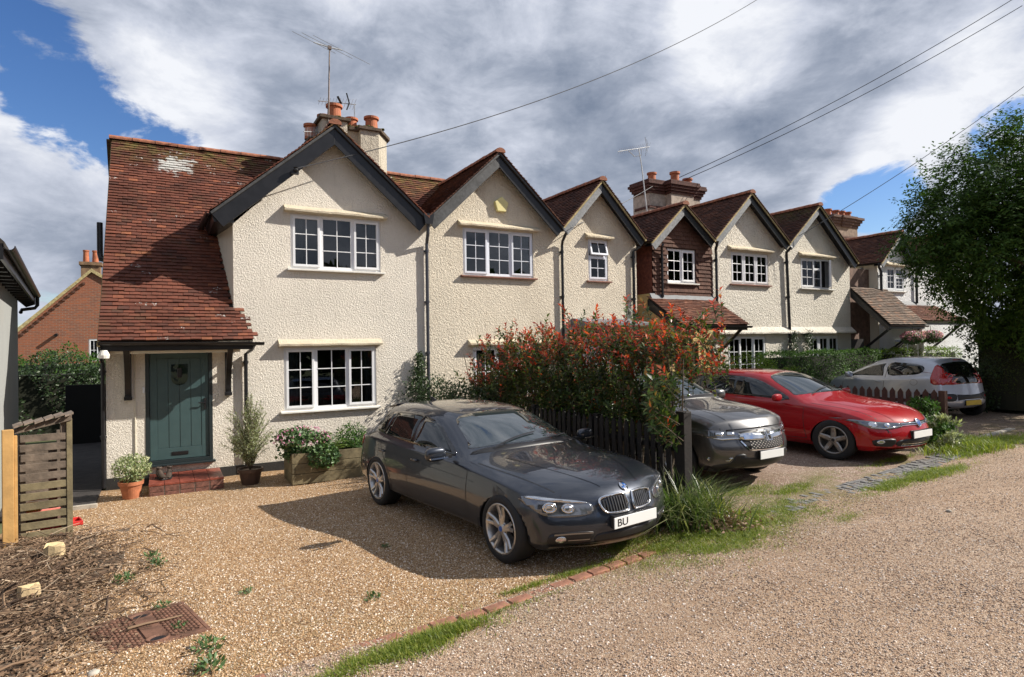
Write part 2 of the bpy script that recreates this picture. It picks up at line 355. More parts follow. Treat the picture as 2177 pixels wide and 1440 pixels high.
def leaf_mat(name, cols, rough=0.45, trans=0.25, spec=0.5):
    m, nt, b = new_mat(name)
    col = ramp_cols(nt, island(nt), cols)
    nt.links.new(col, b.inputs['Base Color']); b.inputs['Roughness'].default_value = rough
    b.inputs['Specular IOR Level'].default_value = spec
    tr = nt.nodes.new('ShaderNodeBsdfTranslucent'); nt.links.new(mixc(nt, 1.0, col, (1.5, 1.7, 0.9), 'MULTIPLY'), tr.inputs[0])
    mx = nt.nodes.new('ShaderNodeMixShader'); mx.inputs[0].default_value = trans
    nt.links.new(b.outputs[0], mx.inputs[1]); nt.links.new(tr.outputs[0], mx.inputs[2])
    nt.links.new(mx.outputs[0], nt.nodes['Material Output'].inputs[0])
    return m
L_red = leaf_mat('photinia_red_leaves', [(0, (0.20, 0.028, 0.018)), (0.45, (0.44, 0.045, 0.026)), (0.85, (0.60, 0.085, 0.045)), (0.95, (0.54, 0.20, 0.09)), (1, (0.24, 0.22, 0.06))], 0.35, 0.35)
L_phot = leaf_mat('photinia_green_leaves', [(0, (0.022, 0.042, 0.014)), (0.45, (0.04, 0.075, 0.02)), (0.8, (0.09, 0.13, 0.03)), (0.92, (0.15, 0.15, 0.035)), (1, (0.24, 0.07, 0.03))], 0.42, 0.28, 0.4)
L_tree = leaf_mat('tree_leaves', [(0, (0.03, 0.06, 0.015)), (0.6, (0.058, 0.115, 0.024)), (1, (0.085, 0.14, 0.028))], 0.6, 0.35, 0.2)
L_hedge = leaf_mat('hedge_leaves', [(0, (0.035, 0.075, 0.018)), (0.6, (0.06, 0.13, 0.03)), (1, (0.11, 0.20, 0.04))], 0.55, 0.25, 0.2)
L_bright = leaf_mat('bright_hedge_leaves', [(0, (0.07, 0.13, 0.015)), (0.6, (0.14, 0.23, 0.02)), (1, (0.22, 0.32, 0.04))], 0.5, 0.25)
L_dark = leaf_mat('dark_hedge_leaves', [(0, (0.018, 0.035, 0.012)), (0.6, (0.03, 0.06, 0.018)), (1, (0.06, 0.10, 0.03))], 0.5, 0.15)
L_olive = leaf_mat('grey_green_leaves', [(0, (0.16, 0.19, 0.09)), (0.6, (0.28, 0.31, 0.17)), (1, (0.46, 0.46, 0.32))], 0.5, 0.25)
L_varieg = leaf_mat('variegated_leaves', [(0, (0.12, 0.18, 0.07)), (0.5, (0.26, 0.31, 0.14)), (1, (0.50, 0.50, 0.30))], 0.5, 0.2)
L_fern = leaf_mat('fern_leaves', [(0, (0.08, 0.14, 0.02)), (1, (0.20, 0.29, 0.05))], 0.5, 0.3)
L_geran = leaf_mat('geranium_leaves', [(0, (0.05, 0.11, 0.04)), (1, (0.12, 0.20, 0.07))], 0.5, 0.2)
L_flower = leaf_mat('pink_petals', [(0, (0.55, 0.20, 0.38)), (1, (0.75, 0.42, 0.58))], 0.6, 0.3)
L_grass = leaf_mat('grass_blades', [(0, (0.08, 0.13, 0.012)), (0.5, (0.17, 0.23, 0.02)), (1, (0.34, 0.34, 0.06))], 0.55, 0.3)
L_strap = leaf_mat('strap_leaves', [(0, (0.04, 0.075, 0.02)), (0.6, (0.09, 0.14, 0.035)), (1, (0.26, 0.26, 0.13))], 0.4, 0.25)
L_dry = leaf_mat('dry_leaf_litter', [(0, (0.12, 0.07, 0.04)), (0.6, (0.24, 0.15, 0.09)), (1, (0.42, 0.30, 0.20))], 0.8, 0.1)
L_topiary = leaf_mat('yellow_green_conifer', [(0, (0.03, 0.05, 0.006)), (1, (0.07, 0.10, 0.012))], 0.7, 0.1)

def gravel_mat(name, cols, scale, tint, tintcol):
    m, nt, b = new_mat(name); b.inputs['Roughness'].default_value = 0.85; b.inputs['Specular IOR Level'].default_value = 0.3
    p = geo_pos(nt)
    v = nt.nodes.new('ShaderNodeTexVoronoi'); v.inputs['Scale'].default_value = scale; nt.links.new(p, v.inputs['Vector'])
    v2 = nt.nodes.new('ShaderNodeTexVoronoi'); v2.inputs['Scale'].default_value = scale * 2.1; nt.links.new(p, v2.inputs['Vector'])
    s = nt.nodes.new('ShaderNodeSeparateColor'); nt.links.new(v.outputs['Color'], s.inputs[0])
    col = ramp_cols(nt, s.outputs[0], cols)
    crev = mrange(nt, v.outputs['Distance'], 0.40, 0.80, 0, 0.55)
    col = mixc(nt, crev, col, tuple(x * 0.25 for x in tintcol))
    big = noise(nt, p, 0.7, 6, 0.6)
    col = mixc(nt, mrange(nt, big, 0.4, 0.72, 0, tint), col, tintcol)
    track = noise(nt, scalev(nt, p, (0.16, 1.5, 1.0)), 1.0, 5, 0.6, 0.3)
    col = mixc(nt, mrange(nt, track, 0.5, 0.68, 0, 0.40), col, tuple(x * 0.62 for x in tintcol))
    fine = noise(nt, p, 5, 6, 0.7)
    col = mixc(nt, mrange(nt, fine, 0.5, 0.8, 0, 0.35), col, tuple(x * 0.55 for x in tintcol))
    # thin moss and algae along the line where drives and road meet
    sp = nt.nodes.new('ShaderNodeSeparateXYZ'); nt.links.new(p, sp.inputs[0])
    dist = mth(nt, 'ABSOLUTE', mth(nt, 'SUBTRACT', mth(nt, 'ADD', sp.outputs[1], 8.15), mth(nt, 'MULTIPLY', sp.outputs[0], 0.125)))
    near = mrange(nt, dist, 1.1, 0.1, 0.0, 1.0)
    xr = mrange(nt, sp.outputs[0], 3.0, 5.0, 0.35, 1.0)
    mossf = mth(nt, 'MULTIPLY', mth(nt, 'MULTIPLY', near, xr), mrange(nt, noise(nt, p, 1.6, 8, 0.7), 0.44, 0.60))
    col = mixc(nt, mth(nt, 'MULTIPLY', mossf, 0.75), col, (0.135, 0.125, 0.035))
    nt.links.new(col, b.inputs['Base Color'])
    h = mth(nt, 'ADD', mth(nt, 'MULTIPLY', v.outputs['Distance'], -1.0), mth(nt, 'MULTIPLY', v2.outputs['Distance'], -0.4))
    add_bump(nt, b, h, 0.8, 0.010)
    return m
G_drive = gravel_mat('drive_gravel', [(0, (0.20, 0.105, 0.045)), (0.35, (0.36, 0.215, 0.10)), (0.65, (0.48, 0.32, 0.17)), (0.88, (0.60, 0.46, 0.31)), (1, (0.76, 0.68, 0.58))], 120, 0.45, (0.37, 0.215, 0.10))
G_road = gravel_mat('road_gravel', [(0, (0.20, 0.125, 0.08)), (0.35, (0.38, 0.255, 0.17)), (0.65, (0.50, 0.355, 0.245)), (0.88, (0.62, 0.49, 0.37)), (1, (0.78, 0.70, 0.60))], 115, 0.4, (0.42, 0.275, 0.17))
G_drive2 = gravel_mat('far_drive_gravel', [(0, (0.17, 0.11, 0.08)), (0.35, (0.28, 0.19, 0.14)), (0.65, (0.38, 0.27, 0.2)), (0.88, (0.5, 0.4, 0.33)), (1, (0.65, 0.58, 0.5))], 60, 0.5, (0.25, 0.17, 0.12))
M_soil = simple('bare_soil', (0.13, 0.095, 0.065), 1.0, var=0.5, vs=3, bump=1.0, bs=25, bd=0.03)
M_field = simple('distant_grass_ground', (0.10, 0.115, 0.045), 1.0, var=0.4, vs=0.5, bump=0.5, bs=5)
def pebble_mat(name, cols):
    m, nt, b = new_mat(name); b.inputs['Roughness'].default_value = 0.7
    nt.links.new(ramp_cols(nt, mth(nt, 'FRACT', mth(nt, 'ADD', island(nt), orand(nt))), cols), b.inputs['Base Color'])
    return m
P_drive = pebble_mat('drive_pebbles', [(0, (0.09, 0.05, 0.025)), (0.22, (0.28, 0.15, 0.065)), (0.6, (0.47, 0.30, 0.15)), (0.85, (0.62, 0.48, 0.33)), (1, (0.88, 0.82, 0.74))])
P_road = pebble_mat('road_pebbles', [(0, (0.08, 0.06, 0.05)), (0.15, (0.22, 0.15, 0.11)), (0.35, (0.40, 0.25, 0.15)), (0.5, (0.34, 0.28, 0.23)), (0.75, (0.54, 0.38, 0.27)), (0.9, (0.60, 0.50, 0.42)), (1, (0.86, 0.80, 0.74))])

# ------------------------------------------------------------ object helpers
WM = {}
def wm(o): return WM.get(o.name, Matrix.Identity(4))
def adopt(o, parent, local=False):
    if parent is None: return o
    o.parent = parent
    if not local:
        o.matrix_parent_inverse = wm(parent).inverted()
    return o
def tag(o, label=None, cat=None, group=None, kind=None):
    if label: o['label'] = label
    if cat: o['category'] = cat
    if group: o['group'] = group
    if kind: o['kind'] = kind
    return o
def empty(name, loc, label, cat, group=None, rz=0.0):
    o = bpy.data.objects.new(name, None); COL.objects.link(o)
    o.location = loc; o.rotation_euler = (0, 0, rz); o.empty_display_size = 0.2
    WM[o.name] = Matrix.Translation(loc) @ Matrix.Rotation(rz, 4, 'Z')
    return tag(o, label, cat, group)
def obj(name, me, parent=None, local=False):
    o = bpy.data.objects.new(name, me); COL.objects.link(o)
    if parent is not None: adopt(o, parent, local)
    return o
class MB:
    def __init__(s): s.v = []; s.f = []; s.mi = []; s.cur = 0
    def add(s, vs, fs, M=None):
        n = len(s.v)
        if M is not None: vs = [tuple(M @ Vector(p)) for p in vs]
        s.v += [tuple(p) for p in vs]; s.f += [tuple(i + n for i in f) for f in fs]; s.mi += [s.cur] * len(fs)
        return s
    def box(s, x0, x1, y0, y1, z0, z1, M=None):
        if x0 > x1: x0, x1 = x1, x0
        if y0 > y1: y0, y1 = y1, y0
        if z0 > z1: z0, z1 = z1, z0
        vs = [(x0, y0, z0), (x1, y0, z0), (x1, y1, z0), (x0, y1, z0), (x0, y0, z1), (x1, y0, z1), (x1, y1, z1), (x0, y1, z1)]
        return s.add(vs, [(0, 3, 2, 1), (4, 5, 6, 7), (0, 1, 5, 4), (1, 2, 6, 5), (2, 3, 7, 6), (3, 0, 4, 7)], M)
    def prism(s, poly, a0, a1, axis='y', M=None):
        # poly: 2D outline; extruded from a0 to a1 along axis (y: poly is (x,z); x: (y,z); z: (x,y))
        def P(p, a):
            return {'y': (p[0], a, p[1]), 'x': (a, p[0], p[1]), 'z': (p[0], p[1], a)}[axis]
        n = len(poly); vs = [P(p, a0) for p in poly] + [P(p, a1) for p in poly]
        fs = [tuple(range(n)), tuple(range(2 * n - 1, n - 1, -1))] + [(i, (i + 1) % n + 0, (i + 1) % n + n, i + n)[::-1] for i in range(n)]
        return s.add(vs, fs, M)
    def tube(s, pts, r, n=6, cap=True, r1=None):
        pts = [Vector(p) for p in pts]; m = len(pts); base = len(s.v); vs = []; fs = []
        prev = None
        for i, p in enumerate(pts):
            t = (pts[min(i + 1, m - 1)] - pts[max(i - 1, 0)]).normalized()
            ref = Vector((0, 0, 1)) if abs(t.z) < 0.95 else Vector((0, 1, 0))
            a = t.cross(ref).normalized() if prev is None else (prev - t * prev.dot(t)).normalized()
            prev = a; b = t.cross(a)
            rr = r if r1 is None else r + (r1 - r) * i / max(1, m - 1)
            for k in range(n):
                th = 2 * PI * k / n; vs.append(p + (a * math.cos(th) + b * math.sin(th)) * rr)
        for i in range(m - 1):
            for k in range(n):
                k2 = (k + 1) % n; fs.append((i * n + k, i * n + k2, (i + 1) * n + k2, (i + 1) * n + k))
        if cap: fs.append(tuple(range(n - 1, -1, -1))); fs.append(tuple((m - 1) * n + k for k in range(n)))
        return s.add(vs, fs)
    def lathe(s, prof, c, n=20, M=None, axis='z'):
        vs = []; fs = []
        for r, h in prof:
            for k in range(n):
                th = 2 * PI * k / n
                if axis == 'z': vs.append((c[0] + r * math.cos(th), c[1] + r * math.sin(th), c[2] + h))
                else: vs.append((c[0] + r * math.cos(th), c[1] + h, c[2] + r * math.sin(th)))
        m = len(prof)
        for i in range(m - 1):
            for k in range(n):
                k2 = (k + 1) % n; f = (i * n + k, i * n + k2, (i + 1) * n + k2, (i + 1) * n + k)
                fs.append(f if axis == 'z' else f[::-1])
        return s.add(vs, fs, M)
    def mesh(s, name, mats, smooth=False):
        me = bpy.data.meshes.new(name); me.from_pydata([tuple(v) for v in s.v], [], s.f)
        if not isinstance(mats, (list, tuple)): mats = [mats]
        for m in mats: me.materials.append(m)
        if len(mats) > 1: me.polygons.foreach_set('material_index', s.mi)
        if smooth: me.polygons.foreach_set('use_smooth', [True] * len(me.polygons))
        me.update(); return me
    def build(s, name, mats, parent=None, smooth=False, bevel=0.0, local=False, autos=False):
        o = obj(name, s.mesh(name, mats, smooth), parent, local)
        if bevel > 0:
            md = o.modifiers.new('bevel', 'BEVEL'); md.width = bevel; md.segments = 2; md.limit_method = 'ANGLE'
        return o
def fast_mesh(name, V, Fq, mat, k=4, smooth=False):
    # V (n,3) array, Fq (m,k) int array
    me = bpy.data.meshes.new(name)
    me.vertices.add(len(V)); me.vertices.foreach_set('co', np.asarray(V, dtype=np.float32).ravel())
    me.loops.add(len(Fq) * k); me.loops.foreach_set('vertex_index', np.asarray(Fq, dtype=np.int32).ravel())
    me.polygons.add(len(Fq)); me.polygons.foreach_set('loop_start', np.arange(0, len(Fq) * k, k, dtype=np.int32))
    me.polygons.foreach_set('loop_total', np.full(len(Fq), k, dtype=np.int32))
    if smooth: me.polygons.foreach_set('use_smooth', np.ones(len(Fq), dtype=bool))
    me.materials.append(mat); me.update(calc_edges=True); me.validate(); return me
def leaves_mesh(name, P, D, N, L, W, mat, fold=0.25, curl=0.15):
    """leaf quads: base P, direction D, rough normal N, length L, width W (all arrays); 6 verts, 4 quads folded down the midrib"""
    P = np.asarray(P, float); D = np.asarray(D, float); N = np.asarray(N, float)
    D /= np.linalg.norm(D, axis=1, keepdims=True) + 1e-9
    S = np.cross(D, N); S /= np.linalg.norm(S, axis=1, keepdims=True) + 1e-9
    N = np.cross(S, D); L = np.asarray(L)[:, None]; W = np.asarray(W)[:, None]
    a = P; mid = P + D * L * 0.5 + N * L * curl * 0.5; tip = P + D * L - N * L * curl
    l = P + D * L * 0.45 + S * W * 0.5 + N * W * fold; r = P + D * L * 0.45 - S * W * 0.5 + N * W * fold
    n = len(P); V = np.stack([a, l, tip, mid, r], 1).reshape(-1, 3)
    i = np.arange(n)[:, None] * 5
    F = np.concatenate([i + np.array([[0, 1, 2, 3]]), i + np.array([[0, 3, 2, 4]])], 0)
    return fast_mesh(name, V, F, mat)
def rand_dirs(n):
    v = RNG.normal(size=(n, 3)); return v / np.linalg.norm(v, axis=1, keepdims=True)
def copy_tree(o, parent=None):
    c = o.copy(); COL.objects.link(c)
    if parent is not None: c.parent = parent
    for ch in list(o.children): copy_tree(ch, c)
    return c
# ------------------------------------------------------------ ground
def smooth(t): t = np.clip(t, 0, 1); return t * t * (3 - 2 * t)
def gz(x, y):
    x = np.asarray(x, float); y = np.asarray(y, float)
    drop = -0.25 * smooth((y + 4.8) / 3.8) * (1 - smooth((x - 5.0) / 1.2))
    return drop
def grid_sheet(name, xs, ys, mat, dz=0.0, keep=None, rough=0.0, kind='structure', label=None, zf=None):
    X, Y = np.meshgrid(xs, ys, indexing='ij'); Z = gz(X, Y) + dz
    if zf is not None: Z = Z + zf(X, Y)
    if rough:
        Z = Z + rough * (np.sin(X * 1.7 + 0.6 * np.sin(Y * 1.1)) * np.sin(Y * 1.3 + 0.5 * np.sin(X * 0.9))) * 0.5
    V = np.stack([X, Y, Z], -1).reshape(-1, 3); ny = len(ys)
    i, j = np.meshgrid(np.arange(len(xs) - 1), np.arange(ny - 1), indexing='ij')
    a = (i * ny + j).ravel(); F = np.stack([a, a + ny, a + ny + 1, a + 1], 1)
    if keep is not None:
        cx = (X[:-1, :-1] + X[1:, 1:]).ravel() / 2; cy = (Y[:-1, :-1] + Y[1:, 1:]).ravel() / 2
        F = F[keep(cx, cy)]
    o = obj(name, fast_mesh(name, V, F, mat, smooth=True)); tag(o, label=label, kind=kind); return o
# y of the line where the private drives meet the road
def edge_y(x): return -8.30 + 0.118 * np.asarray(x, float)
fx = np.concatenate([np.linspace(-400, -12, 8), np.linspace(-8, 30, 77), np.linspace(36, 500, 10)])
fy = np.concatenate([np.linspace(-200, -30, 6), np.linspace(-25, 8, 67), np.linspace(14, 600, 10)])
grid_sheet('ground', fx, fy, M_field, -0.09, label='open ground running out to the horizon')
def micro(X, Y): return 0.012 * np.sin(X * 3.1 + Y * 1.3) * np.sin(Y * 2.3 - X * 0.7) + 0.010 * np.sin(X * 0.9 + 2.0 * np.sin(Y * 0.5))
ux = np.concatenate([np.linspace(-1.9, 5.2, 72)])
uy = np.linspace(-9.2, 0.3, 96)
# drives: a strip-conforming grid whose lower edge follows the road edge
def strip(name, x0, x1, nx, yl, yh, ny, mat, dz, label, zf=None):
    xs = np.linspace(x0, x1, nx); t = np.linspace(0, 1, ny)
    X = np.repeat(xs[:, None], ny, 1); lo = yl(xs)[:, None]; hi = yh(xs)[:, None]; Y = lo + (hi - lo) * t[None]
    Z = gz(X, Y) + dz + (zf(X, Y) if zf is not None else 0)
    V = np.stack([X, Y, Z], -1).reshape(-1, 3)
    i, j = np.meshgrid(np.arange(nx - 1), np.arange(ny - 1), indexing='ij'); a = (i * ny + j).ravel()
    o = obj(name, fast_mesh(name, V, np.stack([a, a + ny, a + ny + 1, a + 1], 1), mat, smooth=True)); return tag(o, label=label, kind='structure')
drive = strip('driveway', -1.75, 5.35, 72, lambda x: edge_y(x) + 0.06, lambda x: 0 * x + 0.05, 90, G_drive, 0.004, 'tan shingle driveway in front of the first cottage', micro)
strip('shared_driveway', 5.351, 26, 80, lambda x: edge_y(x) + 0.06, lambda x: 0 * x + 0.05, 60, G_drive2, 0.004, 'pinkish gravel parking strip beyond the picket fence', micro)
road = strip('gravel_road', -14, 60, 240, lambda x: 0 * x - 22.0, lambda x: edge_y(x) + 0.055, 120, G_road, 0.006, 'wide unmade road of grey and pink gravel', micro)
strip('verge_soil', -7, -0.35, 50, lambda x: 0 * x - 9.0 + 0.8, lambda x: -3.6 + 0 * x - 0.9 * np.abs(x + 3) * 0.0, 40, M_soil, 0.014, 'bare brown soil under the heap of cuttings',
      lambda X, Y: 0.04 * smooth((-0.55 - X) / 0.8) - 0.03 * smooth((X + 0.95) / 0.6) + 0.02 * np.sin(X * 5) * np.sin(Y * 4))
side = MB(); side.box(-2.1, -0.9, -1.2, 14, -0.30, -0.235)
tag(side.build('side_path', simple('shade_toned_path', (0.035, 0.03, 0.028), 0.9, var=0.4, bump=0.4)), label='concrete path down the side of the cottage, its colour darkened for deep shade', kind='structure')  # near-black base colour carries the deep shade of the passage
lip = MB(); lip.box(-1.75, -0.86, -1.26, -1.20, -0.30, -0.20)
tag(lip.build('path_edging', M_stone, bevel=0.006), 'narrow concrete edging strip across the end of the side path', 'edging')

# pebbles: loose stones lying on drive and road, instanced with geometry nodes
def pebble_proto(name, mat, seed):
    bm = bmesh.new(); bmesh.ops.create_icosphere(bm, subdivisions=1, radius=1.0)
    r = random.Random(seed)
    for v in bm.verts: v.co = Vector((v.co.x * (1 + r.uniform(-.25, .25)), v.co.y * (0.75 + r.uniform(-.2, .2)), v.co.z * 0.55))
    me = bpy.data.meshes.new(name); bm.to_mesh(me); bm.free(); me.materials.append(mat); return me
def scatter(name, label, pts, scales, protos):
    """points carry a scale attribute; each point instances one of the proto meshes"""
    me = bpy.data.meshes.new(name); me.vertices.add(len(pts)); me.vertices.foreach_set('co', np.asarray(pts, np.float32).ravel())
    at = me.attributes.new('s', 'FLOAT', 'POINT'); at.data.foreach_set('value', np.asarray(scales, np.float32))
    rt = me.attributes.new('r', 'FLOAT_VECTOR', 'POINT'); rr = np.stack([RNG.uniform(-.5, .5, len(pts)), RNG.uniform(-.5, .5, len(pts)), RNG.uniform(0, 6.28, len(pts))], 1)
    rt.data.foreach_set('vector', rr.astype(np.float32).ravel())
    o = obj(name, me); tag(o, label, kind='stuff')
    ng = bpy.data.node_groups.new(name, 'GeometryNodeTree')
    ng.interface.new_socket('Geometry', in_out='INPUT', socket_type='NodeSocketGeometry')
    ng.interface.new_socket('Geometry', in_out='OUTPUT', socket_type='NodeSocketGeometry')
    N = ng.nodes; gi = N.new('NodeGroupInput'); go = N.new('NodeGroupOutput')
    m2p = N.new('GeometryNodeMeshToPoints'); ng.links.new(gi.outputs[0], m2p.inputs[0])
    iop = N.new('GeometryNodeInstanceOnPoints'); ng.links.new(m2p.outputs[0], iop.inputs[0])
    prim = N.new('GeometryNodeMeshIcoSphere'); prim.inputs['Radius'].default_value = 1.0; prim.inputs['Subdivisions'].default_value = 1
    sm = N.new('GeometryNodeSetMaterial'); sm.inputs['Material'].default_value = protos; ng.links.new(prim.outputs[0], sm.inputs[0])
    tr = N.new('GeometryNodeTransform'); tr.inputs['Scale'].default_value = (1.0, 0.78, 0.55); ng.links.new(sm.outputs[0], tr.inputs[0])
    ng.links.new(tr.outputs[0], iop.inputs['Instance'])
    na = N.new('GeometryNodeInputNamedAttribute'); na.data_type = 'FLOAT'; na.inputs['Name'].default_value = 's'
    nr = N.new('GeometryNodeInputNamedAttribute'); nr.data_type = 'FLOAT_VECTOR'; nr.inputs['Name'].default_value = 'r'
    ng.links.new(na.outputs['Attribute'], iop.inputs['Scale']); ng.links.new(nr.outputs['Attribute'], iop.inputs['Rotation'])
    ng.links.new(iop.outputs[0], go.inputs[0])
    md = o.modifiers.new('scatter', 'NODES'); md.node_group = ng
    return o
def cam_density(x, y): # keep more stones close to the viewpoint
    d = np.hypot(x, y + 12.4); return np.clip((5.5 / d) ** 2, 0.0, 1.0)
n0 = 330000
x = RNG.uniform(-1.6, 5.3, n0); y = RNG.uniform(-8.3, -0.2, n0)
k = (y > edge_y(x) + 0.06) & (RNG.random(n0) < cam_density(x, y) * 1.0 + 0.08); x, y = x[k], y[k]
scatter('drive_pebbles', 'loose tan and white pebbles over the driveway', np.stack([x, y, gz(x, y) + 0.005 + micro(x, y)], 1), 0.0038 + 0.0062 * RNG.random(len(x)) ** 1.6, P_drive)
x = RNG.uniform(-3, 16, n0); y = RNG.uniform(-11.5, -6, n0)
k = (y < edge_y(x) + 0.05) & (RNG.random(n0) < cam_density(x, y) * 1.2 + 0.05); x, y = x[k], y[k]
scatter('road_pebbles', 'loose grey and pink stones over the gravel road', np.stack([x, y, 0.008 + micro(x, y)], 1), 0.0035 + 0.0075 * RNG.random(len(x)) ** 2.2, P_road)

# ------------------------------------------------------------ building helpers
def cdt_fill(outer, holes):
    vs = [Vector(p) for p in outer]; es = [(i, (i + 1) % len(outer)) for i in range(len(outer))]
    for h in holes:
        n = len(vs); vs += [Vector(p) for p in h]; es += [(n + i, n + (i + 1) % len(h)) for i in range(len(h))]
    ov, oe, of, _, _, _ = delaunay_2d_cdt(vs, es, [], 1, 1e-6)
    def inside(p, poly):
        c = False; n = len(poly)
        for i in range(n):
            a, b = poly[i], poly[(i + 1) % n]
            if (a[1] > p[1]) != (b[1] > p[1]) and p[0] < (b[0] - a[0]) * (p[1] - a[1]) / (b[1] - a[1]) + a[0]: c = not c
        return c
    fs = []
    for f in of:
        c = sum((ov[i] for i in f), Vector((0, 0))) / len(f)
        if inside(c, outer) and not any(inside(c, h) for h in holes): fs.append(tuple(f))
    return ov, fs
def front_wall(name, outline, holes, y, mat, parent, depth=0.14):
    mb = MB(); hp = [[(a, c), (b, c), (b, d), (a, d)] for a, b, c, d in holes]
    ov, fs = cdt_fill(outline, hp)
    mb.add([(v.x, y, v.y) for v in ov], [tuple(f) for f in fs])
    for h in hp:
        for i in range(4):
            p, q = h[i], h[(i + 1) % 4]
            mb.add([(p[0], y, p[1]), (q[0], y, q[1]), (q[0], y + depth, q[1]), (p[0], y + depth, p[1])], [(0, 1, 2, 3)])
    return mb.build(name, mat, parent)
def tiles(parent, O, E, U, ext, inside, mat, w=0.165, gauge=0.088, n_single=0, sort=None, name='tile', vary=1.0):
    """clay tiles on a plane: O corner, E along the courses, U up the slope, ext (length, rise); odd courses start with a tile and a half"""
    O = Vector(O); E = Vector(E).normalized(); U = Vector(U).normalized(); Nn = E.cross(U)
    if Nn.z < 0: Nn = -Nn
    out = []
    for j in range(int(ext[1] / gauge) + 1):
        pos = 0.0; first = True
        sag = random.uniform(-.004, .004)
        while pos < ext[0] - 0.03:
            ww = w * (1.5 if (first and j % 2) else 1.0)
            if pos + ww * 1.4 > ext[0]: ww = ext[0] - pos
            c = O + E * (pos + ww / 2) + U * (j * gauge + gauge / 2)
            if inside(c):
                out.append((c + U * (sag + random.uniform(-.006, .006) * vary) + Nn * random.uniform(-.003, .005) * vary, random.uniform(-.03, .03) * vary, random.uniform(-.05, .03) * vary, ww / w))
            pos += ww; first = False
    hw = w / 2 - 0.002; lo = -gauge * 0.62; hi = gauge * 0.75
    base = [(-hw, lo, 0.008), (hw, lo, 0.008), (hw, hi, -0.004), (-hw, hi, -0.004), (-hw, lo, 0.028), (-hw * .1, lo - .002, 0.031), (hw, lo, 0.028), (hw, hi, 0.002), (-hw, hi, 0.002)]
    fc = [(4, 5, 6, 7, 8), (0, 1, 6, 5, 4), (1, 2, 7, 6), (3, 0, 4, 8), (0, 3, 2, 1)]
    if sort: out.sort(key=sort)
    R3 = Matrix((E, U, Nn)).transposed().to_4x4()
    def TM(t): return Matrix.Translation(t[0]) @ R3 @ Matrix.Rotation(t[1], 4, 'Z') @ Matrix.Rotation(t[2], 4, 'X') @ Matrix.Diagonal((t[3], 1, 1, 1))
    if n_single:
        me = bpy.data.meshes.new(name); me.from_pydata(base, [], fc); me.materials.append(mat); me.update()
        for t in out[:n_single]:
            o = obj(name, me, parent); o.matrix_parent_inverse = Matrix.Identity(4); o.matrix_local = wm(parent).inverted() @ TM(t)
    rest = out[n_single:]
    if rest:
        mb = MB()
        for t in rest: mb.add(base, fc, TM(t))
        o = mb.build('roof_tiles' if name == 'tile' else 'hung_tiles', mat, parent); o['kind'] = 'stuff'
def slab(name, pts, th, mat, parent):
    """a flat slab whose top face is pts (CCW seen from above)"""
    pts = [Vector(p) for p in pts]; n = (pts[1] - pts[0]).cross(pts[2] - pts[0]).normalized()
    if n.z < 0: pts.reverse(); n = -n
    m = len(pts); vs = pts + [p - n * th for p in pts]
    fs = [tuple(range(m)), tuple(range(2 * m - 1, m - 1, -1))] + [(i + m, (i + 1) % m + m, (i + 1) % m, i) for i in range(m)]
    return MB().add(vs, fs).build(name, mat, parent)
M_under = simple('roof_underside', (0.03, 0.025, 0.02), 0.9)
def ridge_line(parent, a, b, mat=M_ridge, step=0.33, r=0.10):
    a, b = Vector(a), Vector(b); L = (b - a).length; n = max(1, int(L / step)); d = (b - a).normalized(); s = d.cross(Vector((0, 0, 1))).normalized()
    me = None
    for i in range(n):
        mb = MB(); seg = 7; vs = []; fs = []
        for e, (t, rr) in enumerate(((0.0, r * 1.07), (step + 0.02, r))):
            for k in range(seg + 1):
                th = -0.25 + (PI + 0.5) * k / seg
                vs.append(d * t + s * math.cos(th) * rr * 1.15 + Vector((0, 0, math.sin(th) * rr * 0.8)))
        for k in range(seg): fs.append((k, k + 1, seg + 2 + k, seg + 1 + k))
        fs.append(tuple(range(seg + 1)))
        mb.add(vs, fs)
        if me is None: me = mb.mesh('ridge_tile', mat)
        o = obj('ridge_tile', me, parent); o.location = a + d * (L * i / n) + Vector((0, 0, -0.035 + random.uniform(-.006, .006)))
